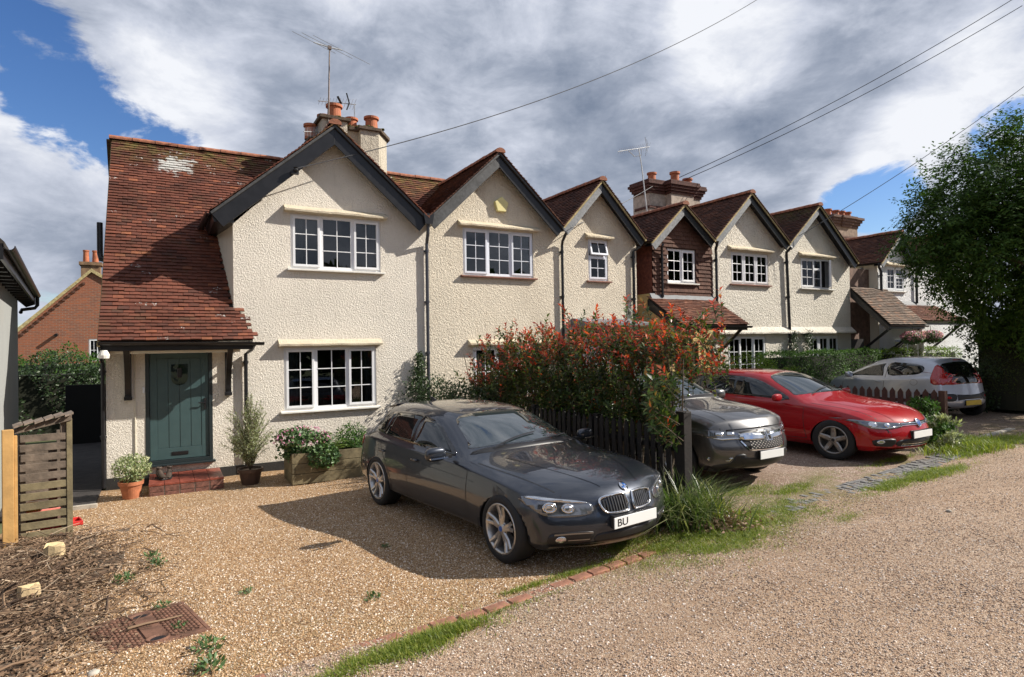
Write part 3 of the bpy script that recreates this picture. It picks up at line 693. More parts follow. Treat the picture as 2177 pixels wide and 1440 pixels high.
def gable_roof(parent, L, A, R, y0, y1, tmat, barge=0.20, bmatL=None, bmatR=None, mortar=True, insideL=None, insideR=None, ridge=True, ridge_to=None):
    """L, A, R = (x, z) of left eave, apex, right eave measured on the tile surface at the verge"""
    roofs = []
    for P, sgn in ((L, 1), (R, -1)):
        top = [(P[0], y0, P[1] - 0.02), (A[0], y0, A[1] - 0.02), (A[0], y1, A[1] - 0.02), (P[0], y1, P[1] - 0.02)]
        rf = slab('roof', top, 0.05, M_under, parent); roofs.append(rf)
        U = Vector((A[0] - P[0], 0, A[1] - P[1])); ln = U.length
        ins = (insideL if sgn == 1 else insideR)
        tiles(rf, (P[0], y0 - 0.045, P[1] - 0.005), (0, 1, 0), U, (y1 - y0, ln + 0.02), (lambda c, ins=ins: ins is None or ins(c)), tmat)
        # barge board under the verge; left paint carries sunlight, right stays black
        u = U.normalized(); nn = Vector((-u.z, 0, u.x)) * (-1 if u.x * 1 > 0 else 1)
        if nn.z > 0: nn = -nn
        p0 = Vector((P[0], 0, P[1])) - u * 0.05; p1 = Vector((A[0], 0, A[1]))
        a0 = p0 + nn * 0.055; a1 = Vector((A[0], 0, A[1] - 0.055 / max(.3, abs(nn.z)))); b1 = Vector((A[0], 0, A[1] - (0.055 + barge) / max(.3, abs(nn.z)))); b0 = p0 + nn * (0.055 + barge * 1.15)
        off = 0.0 if sgn == 1 else 0.004
        MB().prism([(a0.x, a0.z), (a1.x, a1.z), (b1.x, b1.z), (b0.x, b0.z)], y0 + 0.03 + off, y0 + 0.065 + off).build('barge_board', (bmatL if sgn == 1 else bmatR) or M_black, parent, bevel=0.004)
        c0 = p0 + nn * 0.02; c1 = Vector((A[0], 0, A[1] - 0.02)); d1 = Vector((A[0], 0, A[1] - 0.075)); d0 = p0 + nn * 0.06
        if mortar: MB().prism([(c0.x, c0.z), (c1.x, c1.z), (d1.x, d1.z), (d0.x, d0.z)], y0 - 0.015 - off, y0 + 0.03).build('verge_mortar', M_mortar if mortar is True else mortar, parent)
        # soffit between board and wall
        e0 = p0 + nn * 0.10; e1 = Vector((A[0], 0, A[1] - 0.12)); f0 = e0 + nn * 0.02; f1 = Vector((A[0], 0, A[1] - 0.145))
        MB().prism([(e0.x, e0.z), (e1.x, e1.z), (f1.x, f1.z), (f0.x, f0.z)], y0 + 0.07, 0.02).build('soffit', M_black, parent)
    if ridge: ridge_line(parent, (A[0], y0 - 0.05, A[1] + 0.03), (A[0], (ridge_to or y1), A[1] + 0.03))
    return roofs
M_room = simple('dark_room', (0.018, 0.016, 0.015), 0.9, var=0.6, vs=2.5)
def rect_ring(mb, x0, x1, z0, z1, t, ya, yb, M=None, tb=None):
    tb = tb or t
    mb.box(x0, x0 + t, ya, yb, z0, z1, M); mb.box(x1 - t, x1, ya, yb, z0, z1, M)
    mb.box(x0 + t, x1 - t, ya, yb, z0, z0 + tb, M); mb.box(x0 + t, x1 - t, ya, yb, z1 - t, z1, M)
def window(parent, x0, x1, z0, z1, lights, y=0.03, fm=None, glass=None, sill=M_sill, hood=None, glasses=None, curtains=('l', 'r'), net=False):
    """lights: (relative width, columns, rows, open angle, optional vent split height fraction)"""
    fm = fm or M_upvc; glass = glass or M_pane
    fr = MB(); t = 0.045
    rect_ring(fr, x0, x1, z0, z1, t, y, y + 0.07)
    tot = sum(l[0] for l in lights); n = len(lights)
    W = (x1 - x0 - 2 * t - (n - 1) * 0.05); x = x0 + t; panes = []
    for i, lt in enumerate(lights):
        w = W * lt[0] / tot; xa, xb = x, x + w
        if i < n - 1: fr.box(xb, xb + 0.05, y, y + 0.07, z0 + t, z1 - t)
        parts = [(z0 + t, z1 - t, lt[2], lt[3])]
        if len(lt) > 4 and lt[4]:
            zs = z0 + t + (z1 - z0 - 2 * t) * lt[4]; fr.box(xa, xb, y + 0.001, y + 0.069, zs - 0.02, zs + 0.02)
            parts = [(z0 + t, zs - 0.02, lt[2], lt[3]), (zs + 0.02, z1 - t, 1 if lt[5] is None else lt[5], lt[6])]
        for za, zb, rows, ang in parts:
            cols = lt[1]; M = None
            if ang:
                if isinstance(ang, tuple):   # top hung vent
                    M = Matrix.Translation((0, y, zb)) @ Matrix.Rotation(math.radians(ang[0]), 4, 'X') @ Matrix.Translation((0, -y, -zb))
                else:
                    hx = xa if ang > 0 else xb
                    M = Matrix.Translation((hx, y, 0)) @ Matrix.Rotation(math.radians(-ang), 4, 'Z') @ Matrix.Translation((-hx, -y, 0))
            c = 0.045 if rows else 0.0
            fixed = lt[1] and ang is None
            if not fixed: rect_ring(fr, xa, xb, za, zb, c, y - 0.022, y + 0.04, M)
            else: c = 0.018; rect_ring(fr, xa, xb, za, zb, c, y + 0.006, y + 0.04, M)
            gx0, gx1, g0, g1 = xa + c, xb - c, za + c, zb - c; bt = 0.009
            yb_ = (y - 0.004, y + 0.022)
            for k in range(1, cols): xx = gx0 + (gx1 - gx0) * k / cols; fr.box(xx - bt, xx + bt, yb_[0], yb_[1], g0, g1, M)
            for k in range(1, rows):
                zz = g0 + (g1 - g0) * k / rows; fr.box(gx0, gx1, yb_[0] + .001, yb_[1] - .001, zz - bt, zz + bt, M)
            for a in range(cols):
                for b in range(rows):
                    pa = gx0 + (gx1 - gx0) * a / cols + (bt if a else 0) * 1.0; pb = gx0 + (gx1 - gx0) * (a + 1) / cols - (bt if a < cols - 1 else 0)
                    qa = g0 + (g1 - g0) * b / rows + (bt if b else 0); qb = g0 + (g1 - g0) * (b + 1) / rows - (bt if b < rows - 1 else 0)
                    panes.append((pa, pb, qa, qb, M, i))
        x = xb + 0.05
    f = fr.build('window', fm, parent, bevel=0.003)
    for pa, pb, qa, qb, M, i in panes:
        mb = MB(); mb.box(pa, pb, y + 0.006, y + 0.012, qa, qb, M)
        mb.build('pane', (glasses[i] if glasses else glass), f)
    # dark room behind
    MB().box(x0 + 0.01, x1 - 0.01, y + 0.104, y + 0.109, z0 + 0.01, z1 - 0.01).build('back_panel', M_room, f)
    for sd in curtains:
        wdt = (x1 - x0) * random.uniform(0.10, 0.17); ca, cb = (x0 + 0.03, x0 + 0.03 + wdt) if sd == 'l' else (x1 - 0.03 - wdt, x1 - 0.03)
        nn_ = 14; vs = []; fs = []
        for i in range(nn_ + 1):
            xx = ca + (cb - ca) * i / nn_; yy = y + 0.088 + 0.011 * math.sin(i * 1.7); vs += [(xx, yy, z0 + 0.02), (xx, yy, z1 - 0.02)]
        for i in range(nn_): fs.append((2 * i, 2 * i + 2, 2 * i + 3, 2 * i + 1))
        MB().add(vs, fs).build('curtain', M_curtain, f)
    if net: MB().box(x0 + .03, x1 - .03, y + .101, y + .103, z0 + .02, z1 - .02).build('net_curtain', M_net, f)
    if sill: MB().prism([(y - 0.115, z0 - 0.045), (y - 0.115, z0 - 0.012), (y + 0.0, z0 + 0.001), (y + 0.0, z0 - 0.05)], x0 - 0.07, x1 + 0.07, axis='x').build('sill', sill, f, bevel=0.004)
    if hood:
        e, hh = hood; m_ = MB(); n_ = 14
        # render drip hood: slopes out from the wall over the window head, slightly uneven
        xs = [x0 - e + (x1 - x0 + 2 * e) * i / n_ for i in range(n_ + 1)]; vs = []
        for xx in xs:
            j = random.uniform(-.006, .006); d = 0.15 + random.uniform(-.006, .006)
            zb = z1 + hh
            vs += [(xx, 0.005, zb - 0.01 + j), (xx, -d, zb + j), (xx, -d - 0.004, zb + 0.035 + j), (xx, 0.005, zb + 0.13)]
        fs = []
        for i in range(n_):
            for k in range(4): a = i * 4 + k; b = i * 4 + (k + 1) % 4; fs.append((a, b, b + 4, a + 4))
        fs += [(0, 1, 2, 3), tuple(n_ * 4 + k for k in (3, 2, 1, 0))]
        m_.add(vs, fs); m_.build('drip_hood', M_hood, f)
    return f
def drainpipe(parent, pts, r=0.034, mat=M_black, collars=True, name='drainpipe'):
    mb = MB(); mb.tube(pts, r, 10)
    if collars:
        a, b = Vector(pts[-2]), Vector(pts[-1]); L = (b - a).length; n = int(L / 1.1)
        for i in range(n + 1):
            c = a + (b - a) * min(1, (0.15 + i * 1.1) / L); mb.tube([c - Vector((0, 0, .03)), c + Vector((0, 0, .03))], r * 1.25, 10)
            mb.box(c.x - 0.05, c.x + 0.05, c.y + r * .5, c.y + r + 0.06, c.z - 0.015, c.z + 0.015)
    return mb.build(name, mat, parent, smooth=False)
def gutter(parent, a, b, r=0.055, mat=M_black, name='gutter'):
    """half round gutter from a to b"""
    a, b = Vector(a), Vector(b); d = (b - a).normalized(); s = d.cross(Vector((0, 0, 1))).normalized()
    vs = []; fs = []; n = 8
    for p in (a, b):
        for rr in (r, r - 0.008):
            for k in range(n + 1):
                th = PI + PI * k / n; vs.append(p + s * math.cos(th) * rr + Vector((0, 0, math.sin(th) * rr)))
    m = n + 1
    for k in range(n):
        fs.append((k, k + 1, 2 * m + k + 1, 2 * m + k)); fs.append((m + k + 1, m + k, 3 * m + k, 3 * m + k + 1))
    for e in (0, 2 * m): fs += [(e + k, e + m + k, e + m + k + 1, e + k + 1) for k in range(n)]
    fs.append((0, 2 * m, 3 * m, m)); fs.append((n, m + n, 3 * m + n, 2 * m + n))
    return MB().add(vs, fs).build(name, mat, parent)
def chimney_pot(parent, c, r=0.13, h=0.32, mat=M_chpot, lip=1.18):
    return MB().lathe([(r * 1.02, 0), (r * 0.92, h * 0.7), (r * 0.95, h * 0.82), (r * lip, h * 0.84), (r * lip, h), (r * 0.82, h), (r * 0.8, h * 0.3), (0.001, h * 0.3)], c, 20).build('chimney_pot', mat, parent, smooth=False)

# ============================================================ HOUSE 1
H1 = empty('cottage', (1.5, 2.5, -0.25), 'white roughcast end cottage with red tiled catslide roof and teal door', 'house', 'roughcast terrace cottages')
win1 = (2.19, 3.985, 3.65, 4.72); win1L = (2.04, 3.86, 0.885, 2.11); dr = (-0.25, 0.80, 0.10, 2.13)
G1out = [(-0.82, -0.4), (5.0, -0.4), (5.0, 4.80), (3.01, 6.28), (1.17, 4.42), (1.17, 2.95), (1.17, 2.80), (-0.82, 2.55)]
front_wall('front_wall', G1out, [win1, win1L, dr], 0.0, M_wallA, H1)
# body of the house behind the front
MB().prism([(0.145, -0.4), (6.3, -0.4), (6.3, 3.0), (3.2, 6.45), (0.145, 2.85)], -0.82, 5.0, axis='x').build('side_wall', M_wallA, H1)
gb = MB(); gb.prism([(1.18, 2.7), (5.0, 2.7), (5.0, 4.78), (3.01, 6.26), (1.18, 4.40)], 0.142, 3.1); gb.build('gable_body', M_wallA, H1)
rw = MB(); rw.add([(1.17, 0.001, 2.7), (0.97, 1.5, 2.7), (0.97, 1.5, 4.42), (1.17, 0.001, 4.42), (1.3, 0.001, 2.7), (1.3, 1.5, 2.7), (1.3, 1.5, 4.42), (1.3, 0.001, 4.42)],
                  [(0, 3, 2, 1), (4, 5, 6, 7), (3, 7, 6, 2), (0, 1, 5, 4), (1, 2, 6, 5), (0, 4, 7, 3)]); rw.build('return_wall', M_smooth, H1)
MB().box(-0.835, 5.0, -0.012, 0.0, -0.4, -0.06).build('plinth', M_plinth, H1)
W1 = window(H1, *win1, [(1, 2, 3, 1.0), (1.12, 2, 3, None), (0.98, 2, 3, 1.0)], hood=(0.12, 0.03), glasses=[M_pane, M_pane, M_pane])
W1L = window(H1, *win1L, [(1, 2, 3, 0.8), (1.1, 2, 3, None), (0.98, 2, 3, 0.8)], hood=(0.10, 0.03))
# main roof: catslide over the porch, steeper above
SL = 1.19
def cat_in(c):
    if c.z > 6.66: return False
    if c.x < -0.92: return False
    if c.y < 0.02: return c.x < 1.47 - (c.y + .65) * 0.25
    if c.x < 1.17 - max(0, c.y) * 0.13: return True
    if c.x < 3.0: return c.z > 4.4 + (c.x - 0.85) * 0.86 and c.y > 1.2
    if c.x < 4.94: return c.z > 6.5 - (c.x - 3.0) * 0.85
    return c.z > 4.9
rfL = slab('roof', [(-0.85, -0.64, 2.275), (1.42, -0.64, 2.275), (1.26, 0.0, 2.84), (-0.85, 0.0, 2.84)], 0.05, M_under, H1)
Ulow = Vector((0, 0.64, 0.575)); lowlen = Ulow.length
tiles(rfL, (-0.885, -0.67, 2.262), (1, 0, 0), Ulow, (2.6, lowlen - 0.02), cat_in, M_tileA, n_single=140, sort=lambda t: t[0].z)
rfU = slab('roof', [(-0.85, 0, 2.84), (1.16, 0, 2.84), (0.97, 1.35, 4.44), (2.6, 3.2, 6.64), (-0.85, 3.2, 6.64)], 0.05, M_under, H1)
slab('roof', [(3.0, 2.9, 6.28), (4.6, 1.7, 4.86), (6.9, 1.7, 4.86), (6.9, 3.2, 6.64), (3.0, 3.2, 6.64)], 0.05, M_under, H1)
Uup = Vector((0, 1, SL))
tiles(rfU, (-0.885, 0.02, 2.872), (1, 0, 0), Uup, (7.8, 5.0), lambda c: cat_in(c) and c.y < 3.2 and c.x < 6.85, M_tileA, n_single=160, sort=lambda t: t[0].z + (9 if t[0].x > 1.4 else 0))
slab('roof', [(-0.98, 3.2, 6.64), (6.9, 3.2, 6.64), (6.9, 6.6, 2.9), (-0.98, 6.6, 2.9)], 0.06, M_tileA, H1)
ridge_line(H1, (-0.93, 3.2, 6.69), (6.85, 3.2, 6.69), step=0.42, r=0.09)
MB().prism([(-0.64, 2.235), (0.0, 2.80), (3.2, 6.60), (3.2, 6.53), (0.0, 2.73), (-0.64, 2.165)], -0.895, -0.855, axis='x').build('verge_mortar', M_mortar, H1)
MB().box(-0.84, 1.42, -0.60, -0.56, 2.09, 2.235).build('fascia_board', M_black, H1, bevel=0.004)
MB().box(-0.86, 1.30, -0.56, -0.02, 2.13, 2.15).build('porch_soffit', M_smooth, H1)
MB().box(-0.80, 1.22, -0.50, -0.46, 2.045, 2.13).build('porch_beam', M_smooth, H1, bevel=0.004)
gutter(H1, (-0.88, -0.655, 2.245), (1.60, -0.655, 2.215), 0.058)
dp = drainpipe(H1, [(1.44, -0.62, 2.17), (1.42, -0.4, 2.08), (1.36, -0.06, 2.0), (1.355, -0.055, -0.15)])
MB().box(-0.85, -0.823, -0.60, -0.02, 1.98, 2.27).build('porch_end_board', M_black, H1)
for bx, in ((-0.50,), (1.06,)):
    mb = MB(); mb.box(bx - 0.05, bx + 0.05, -0.06, -0.002, 1.30, 2.12)
    n = 9; outer = []; inner = []
    for i in range(n + 1):
        t = i / n; yy = -0.045 - 0.47 * (t ** 1.7); zz = 1.36 + 0.74 * t
        outer.append((yy - 0.055, zz + 0.0)); inner.append((yy + 0.035, zz + 0.02))
    mb.prism(outer + inner[::-1], bx - 0.045, bx + 0.045, axis='x'); mb.box(bx - 0.06, bx + 0.06, -0.11, -0.001, 1.25, 1.31)
    mb.build('porch_bracket', M_black, H1, bevel=0.004)
# door
fr = MB(); rect_ring(fr, dr[0], dr[1], dr[2], dr[3], 0.06, -0.01, 0.10); dframe = fr.build('door_frame', M_darkteal, H1, bevel=0.004)
leafm = MB(); x0, x1, z0, z1 = dr[0] + 0.062, dr[1] - 0.062, dr[2] + 0.065, dr[3] - 0.062
leafm.box(x0, x1, 0.035, 0.075, z0, z1)
door = leafm.build('door', M_door, H1, bevel=0.003)
st = MB()
rect_ring(st, x0 + 0.002, x1 - 0.002, z0 + 0.002, z1 - 0.002, 0.115, 0.018, 0.036, tb=0.20); st.build('door_surround', M_door, door, bevel=0.004)
bw = (x1 - x0 - 0.23) / 4
for i in range(4): MB().box(x0 + 0.115 + i * bw + 0.005, x0 + 0.115 + (i + 1) * bw - 0.005, 0.024, 0.036, z0 + 0.205, z1 - 0.12).build('door_plank', M_door, door, bevel=0.004)
cx = (x0 + x1) / 2
arc = [(cx - 0.13, 1.60)] + [(cx - 0.13 * math.cos(PI * i / 10), 1.60 - 0.13 * math.sin(PI * i / 10)) for i in range(1, 10)] + [(cx + 0.13, 1.60), (cx + 0.13, 1.84), (cx - 0.13, 1.84)]
MB().prism(arc, 0.012, 0.03).build('door_window', M_pane, door)
MB().box(cx - 0.04, cx + 0.04, -0.002, 0.02, 1.60, 1.78).build('door_knocker', M_black, door, bevel=0.01)
lp = MB(); lp.box(cx - 0.13, cx + 0.13, 0.006, 0.03, 0.235, 0.295); lp.build('letter_plate', M_black, door, bevel=0.006)
hd = MB(); hd.box(x1 - 0.075, x1 - 0.04, -0.002, 0.03, 1.02, 1.22); hd.tube([(x1 - 0.057, -0.03, 1.14), (x1 - 0.17, -0.03, 1.14)], 0.011, 8); hd.tube([(x1 - 0.057, -0.03, 1.14), (x1 - 0.057, 0.02, 1.14)], 0.011, 8)
hd.build('door_handle', M_black, door)
MB().box(dr[0] - 0.03, dr[1] + 0.04, -0.09, 0.03, dr[2] - 0.035, dr[2] - 0.001).build('door_sill', M_darkteal, H1, bevel=0.005)
MB().box(-0.29, -0.262, -0.03, -0.001, 1.36, 1.46).build('door_bell', M_upvc, H1, bevel=0.004)
MB().tube([(-0.40, -0.012, 2.1), (-0.40, -0.012, -0.05)], 0.010, 6).build('cable_conduit', M_smooth, H1)
# gable over the bedroom window
def g1L(c): return c.z > 2.85 + SL * c.y - 0.25
gable_roof(H1, (0.80, 4.60), (3.0, 6.50), (4.94, 4.82), -0.30, 3.3, M_tileA, barge=0.25, mortar=M_darkboard, insideL=lambda c: c.y < (c.z - 2.7) / SL + .1, insideR=lambda c: c.y < (c.z - 2.7) / SL + .1, ridge=True)
MB().prism([(0.80, 4.555), (1.17, 4.50), (1.17, 4.40), (0.84, 4.40)], -0.22, 1.6).build('eave_box', M_black, H1)
gutter(H1, (0.76, -0.28, 4.57), (0.70, 1.5, 4.55), 0.055)
# valley, hopper and pipe between the first two gables
MB().add([(4.82, -0.34, 4.90), (5.06, -0.34, 4.90), (5.06, -0.24, 4.90), (4.82, -0.24, 4.90), (4.86, -0.34, 4.68), (5.02, -0.34, 4.68), (5.02, -0.24, 4.68), (4.86, -0.24, 4.68)],
         [(0, 1, 2, 3)[::-1], (4, 5, 6, 7), (0, 4, 5, 1), (1, 5, 6, 2), (2, 6, 7, 3), (3, 7, 4, 0)]).build('rainwater_head', M_black, H1)
drainpipe(H1, [(4.94, -0.28, 4.72), (4.95, -0.24, 4.50), (4.99, -0.06, 4.30), (4.99, -0.06, -0.1)], 0.036, simple('dark_grey_pipe', (0.05, 0.055, 0.07), 0.35))
# soil vent pipe on the left flank
drainpipe(H1, [(-1.0, 1.6, 4.55), (-1.0, 1.6, 3.95), (-0.98, 1.55, 3.85), (-0.86, 1.5, 3.82)], 0.05, collars=False, name='vent_pipe')
drainpipe(H1, [(-0.86, -0.60, 2.2), (-0.86, -0.3, 2.0), (-0.86, -0.07, 1.9), (-0.86, -0.07, -0.2)], 0.030)
MB().lathe([(0.001, 0.0), (0.07, 0.0), (0.08, 0.05), (0.05, 0.13), (0.001, 0.13)], (-0.80, -0.62, 1.98), 12).build('security_sensor', M_sill, H1)
# chimney
chim = MB(); chim.box(3.28, 3.86, 2.0, 3.1, 5.2, 7.42); chim.box(3.86, 4.22, 2.22, 3.0, 5.2, 7.30)
chim.prism([(4.18, 2.0), (4.62, 2.0), (4.98, 2.5), (4.98, 3.1), (4.18, 3.1)], 5.2, 7.30, axis='z'); chim.box(3.12, 3.3, 2.3, 3.0, 5.2, 6.98)
CH1 = chim.build('chimney', M_chrend, H1)
cp = MB(); cp.box(3.21, 3.93, 1.92, 3.18, 7.42, 7.50); cp.prism([(4.12, 1.93), (4.66, 1.93), (5.07, 2.5), (5.07, 3.17), (4.12, 3.17)], 7.30, 7.38, axis='z'); cp.box(3.93, 4.12, 2.12, 3.1, 7.30, 7.385); cp.box(3.02, 3.21, 2.22, 3.08, 6.98, 7.05)
cp.build('chimney_cap', simple('mossy_slab', (0.09, 0.065, 0.045), 0.95, var=0.5, vs=14, bump=0.5), CH1, bevel=0.01)
for (px_, py_, pz_, r_, h_) in ((3.62, 2.25, 7.50, 0.165, 0.36), (4.08, 2.45, 7.385, 0.14, 0.30), (4.52, 2.25, 7.38, 0.155, 0.34), (3.48, 2.75, 7.50, 0.13, 0.26), (4.32, 2.8, 7.38, 0.11, 0.26), (3.12, 2.55, 7.05, 0.13, 0.36)):
    chimney_pot(CH1, (px_, py_, pz_), r_, h_)
mv = MB()
for i in range(60):
    t = random.random(); p = (3.25 + t * 1.5, 1.95 + random.uniform(0, .12) + (0.18 if 0.4 < t < .6 else 0), 7.49 - 0.10 * (t > .42)); r = random.uniform(.02, .06)
    mv.lathe([(0.001, -r * .6), (r, 0), (0.7 * r, r * .5), (0.001, r * .6)], p, 7)
mv.build('moss_clumps', M_moss, CH1)['kind'] = 'stuff'

# ============================================================ HOUSE 2
H2 = empty('cottage', (8.0, 2.5, 0), 'yellowish cream cottage with a pentagonal alarm box under its taller gable', 'house', 'roughcast terrace cottages')
win2 = (5.88, 7.735, 3.68, 4.75); win2L = (6.09, 7.9, 0.9, 2.07); win3 = (9.37, 10.0, 3.69, 4.74)
front_wall('front_wall', [(5.002, -0.4), (10.95, -0.4), (10.95, 4.75), (9.68, 6.0), (8.5, 4.95), (6.75, 6.28), (5.002, 4.80)], [win2, win2L, win3], 0.0, M_wallB, H2)
MB().prism([(5.003, -0.4), (10.945, -0.4), (10.945, 4.72), (9.68, 5.97), (8.5, 4.92), (6.75, 6.25), (5.003, 4.77)], 0.142, 6.0).build('side_wall', M_wallB, H2)
window(H2, *win2, [(1, 2, 3, 0.6), (0.95, 2, 3, None), (0.95, 2, 3, 0.6)], hood=(0.12, 0.03), sill=M_tilesill, fm=M_upvcB, curtains=('r', 'r'))
window(H2, *win2L, [(1, 2, 2, 0.6), (0.95, 2, 2, None), (0.95, 2, 2, 0.6)], hood=(0.12, 0.03), sill=M_tilesill)
window(H2, *win3, [(1, 2, 2, 0.6, 0.60, 1, (-14,))], hood=(0.10, 0.02), sill=M_tilesill, fm=M_upvcB, curtains=(), net=True)
gable_roof(H2, (4.94, 4.84), (6.70, 6.48), (8.42, 4.92), -0.30, 5.6, M_tileB, barge=0.20, bmatL=M_darkboard, mortar=M_darkboard)  # left board toned lighter than the black right one, for sunlight
gable_roof(H2, (8.42, 4.94), (9.62, 6.20), (11.02, 4.82), -0.30, 5.6, M_tileB, barge=0.17, bmatL=M_litboard)
drainpipe(H2, [(8.5, -0.30, 4.78), (8.52, -0.1, 4.6), (8.53, -0.06, 4.5), (8.53, -0.06, 0.0)], 0.034)
drainpipe(H2, [(11.05, -0.1, 4.72), (11.0, -0.09, 4.62), (10.80, -0.06, 4.5), (10.80, -0.06, 0.0)], 0.038)
MB().prism([(-0.75, 2.52), (-0.75, 2.60), (-0.1, 2.72), (-0.002, 2.72), (-0.002, 2.52)], 8.8, 10.7, axis='x').build('porch_canopy', M_leadm, H2, bevel=0.01)
MB().box(9.1, 10.0, -0.03, -0.001, 0.02, 2.05).build('door', M_upvc, H2)
al = MB(); pts5 = [(6.85 + 0.19 * math.sin(2 * PI * i / 5), 5.33 + 0.19 * math.cos(2 * PI * i / 5)) for i in range(5)]
al.prism(pts5, -0.09, -0.002); tag(al.build('alarm_box', M_alarm, None, bevel=0.012), 'yellowed pentagonal burglar alarm box high on the second gable', 'alarm box')

# ============================================================ HOUSE 3 (brown hung tiles + cream)
H3 = empty('cottage', (14.3, 2.5, 0), 'cottage with brown tile hanging on its narrow gable beside a pale cream gable', 'house', 'roughcast terrace cottages')
win4 = (12.06, 13.14, 3.74, 4.68); win5 = (14.60, 16.27, 3.80, 4.74); win5L = (14.40, 16.08, 0.95, 2.23)
front_wall('tile_hung_wall', [(11.5, 3.2), (13.80, 3.2), (13.80, 4.95), (12.62, 5.75), (11.5, 4.78)], [win4], 0.0, simple('hung_tile_backing', (0.06, 0.03, 0.025), 0.9), H3)
front_wall('front_wall', [(13.802, -0.2), (17.06, -0.2), (17.06, 5.1), (15.32, 6.3), (13.802, 5.0)], [win5, win5L], 0.0, M_wallC, H3)
front_wall('lower_wall', [(11.502, -0.2), (13.80, -0.2), (13.80, 3.198), (11.502, 3.198)], [(12.3, 13.2, -0.1, 2.05)], 0.0, M_ochre, H3)
MB().box(12.3, 13.2, 0.05, 0.10, -0.1, 2.05).build('door', simple('dark_wood_door', (0.05, 0.03, 0.02), 0.5), H3)
MB().prism([(11.54, -0.2), (17.06, -0.2), (17.06, 5.05), (15.32, 6.25), (13.8, 4.95), (12.62, 5.7), (11.54, 4.72)], 0.145, 6.0).build('side_wall', M_wallC, H3)
MB().box(11.50, 11.54, 0.0, 6.0, 3.25, 4.76).build('brick_flank', simple('plain_red_flank', (0.17, 0.05, 0.03), 0.9, var=0.5, vs=10, bump=0.4), H3)
MB().box(11.46, 11.50, 0.0, 6.0, -0.2, 3.42).build('ochre_flank', M_ochre, H3)
MB().prism([(0.0, 3.15), (0.0, 1.9), (-1.05, 1.9), (-1.05, 2.48)], 11.42, 11.47, axis='x').build('ochre_cheek', M_ochre, H3)
wall_t = bpy.data.objects[[o.name for o in H3.children if o.name.startswith('tile_hung_wall')][0]]
def hung(c):
    if 12.0 < c.x < 13.2 and 3.66 < c.z < 4.76: return False
    return c.x > 11.52 and c.x < 13.80 and c.z < 4.80 + (c.x - 11.5) * 0.82 and c.z < 4.98 + (13.8 - c.x) * 0.68
_N = Vector((0, -1, 0))
def hung_tiles(parent, x0, x1, z0, z1, inside, mat, w=0.165, g=0.112):
    mb = MB()
    for j in range(int((z1 - z0) / g) + 1):
        xx = x0 - w + (j % 2) * w / 2
        while xx < x1:
            c = Vector((xx + w / 2, 0, z0 + j * g + g / 2))
            if inside(c):
                t = random.uniform(-.003, .003)
                mb.add([(xx + .003, -.034 + t, c.z - g * .62), (xx + w - .003, -.034 + t, c.z - g * .62), (xx + w - .003, -.004, c.z + g * .6), (xx + .003, -.004, c.z + g * .6), (xx + .003, -.016 + t, c.z - g * .62), (xx + w - .003, -.016 + t, c.z - g * .62)],
                       [(0, 1, 2, 3), (4, 5, 1, 0), (4, 0, 3), (1, 5, 2)])
            xx += w
    o = mb.build('hung_tiles', mat, parent); o['kind'] = 'stuff'
hung_tiles(wall_t, 11.5, 13.8, 3.27, 5.8, hung, M_hang)
window(H3, *win4, [(1, 2, 3, None), (1, 2, 3, 0.6)], glasses=[M_paneM, M_paneM])
window(H3, *win5, [(1, 2, 3, 0.6), (1, 2, 3, 0.6), (1, 2, 3, 0.6)], hood=(0.14, 0.06), sill=M_tilesill, curtains=('l',), net=True)
window(H3, *win5L, [(1, 2, 3, 0.6), (1, 2, 3, None), (1, 2, 3, 0.6)], sill=M_sill)
gable_roof(H3, (11.25, 4.78), (12.46, 5.88), (13.62, 4.98), -0.30, 3.4, M_tileB, barge=0.18, bmatL=M_litboard)
gable_roof(H3, (13.62, 5.02), (15.20, 6.50), (16.93, 5.12), -0.30, 4.6, M_tileB, barge=0.18, bmatL=M_litboard)
def porch_roof(H, x0, x1, y0, z0, z1, mat, ox=0.0, lead=True):
    rf = slab('porch_roof', [(x0, y0, z0 - .02), (x1, y0, z0 - .02), (x1 + ox, 0, z1 - .02), (x0 + ox, 0, z1 - .02)], 0.05, M_under, H)
    U = Vector((0, -y0, z1 - z0)); tiles(rf, (x0 - .02, y0 - .04, z0 - .015), (1, 0, 0), U, (x1 - x0 + .04, U.length), lambda c: True, mat)
    MB().box(x0, x1, y0 + 0.01, y0 + 0.04, z0 - 0.16, z0 - 0.03).build('porch_fascia', M_black, H)
    gutter(H, (x0 - .05, y0 - 0.05, z0 - 0.03), (x1 + .08, y0 - 0.05, z0 - 0.05), 0.055)
    MB().prism([(y0, z0 - .05), (0, z1 - .05), (0, z1 - .30), (y0, z0 - .25)], x0 - 0.035, x0 - 0.003, axis='x').build('porch_side_board', M_black, H)
    if lead: MB().prism([(-0.14, z1 - 0.10), (-0.01, z1 + 0.12), (0.0, z1 + 0.12), (0.0, z1 - 0.08)], x0 + .05, x1, axis='x').build('lead_flashing', M_leadm, H)
    for bx in (x0 + 0.25, x1 - 0.15):
        MB().tube([(bx, -0.02, z0 - 1.0), (bx, y0 * 0.45, z0 - 0.60), (bx, y0 + 0.08, z0 - 0.12)], 0.045, 6).build('porch_bracket', M_black, H)
porch_roof(H3, 11.35, 13.80, -1.20, 2.55, 3.30, M_tileD)
drainpipe(H3, [(11.62, -0.30, 4.70), (11.75, -0.12, 4.66), (11.80, -0.07, 4.5), (11.80, -0.07, 3.35)], 0.034)
drainpipe(H3, [(13.72, -0.30, 4.95), (13.74, -0.2, 4.7), (13.90, -0.07, 4.6), (13.90, -0.07, 3.2)], 0.038)
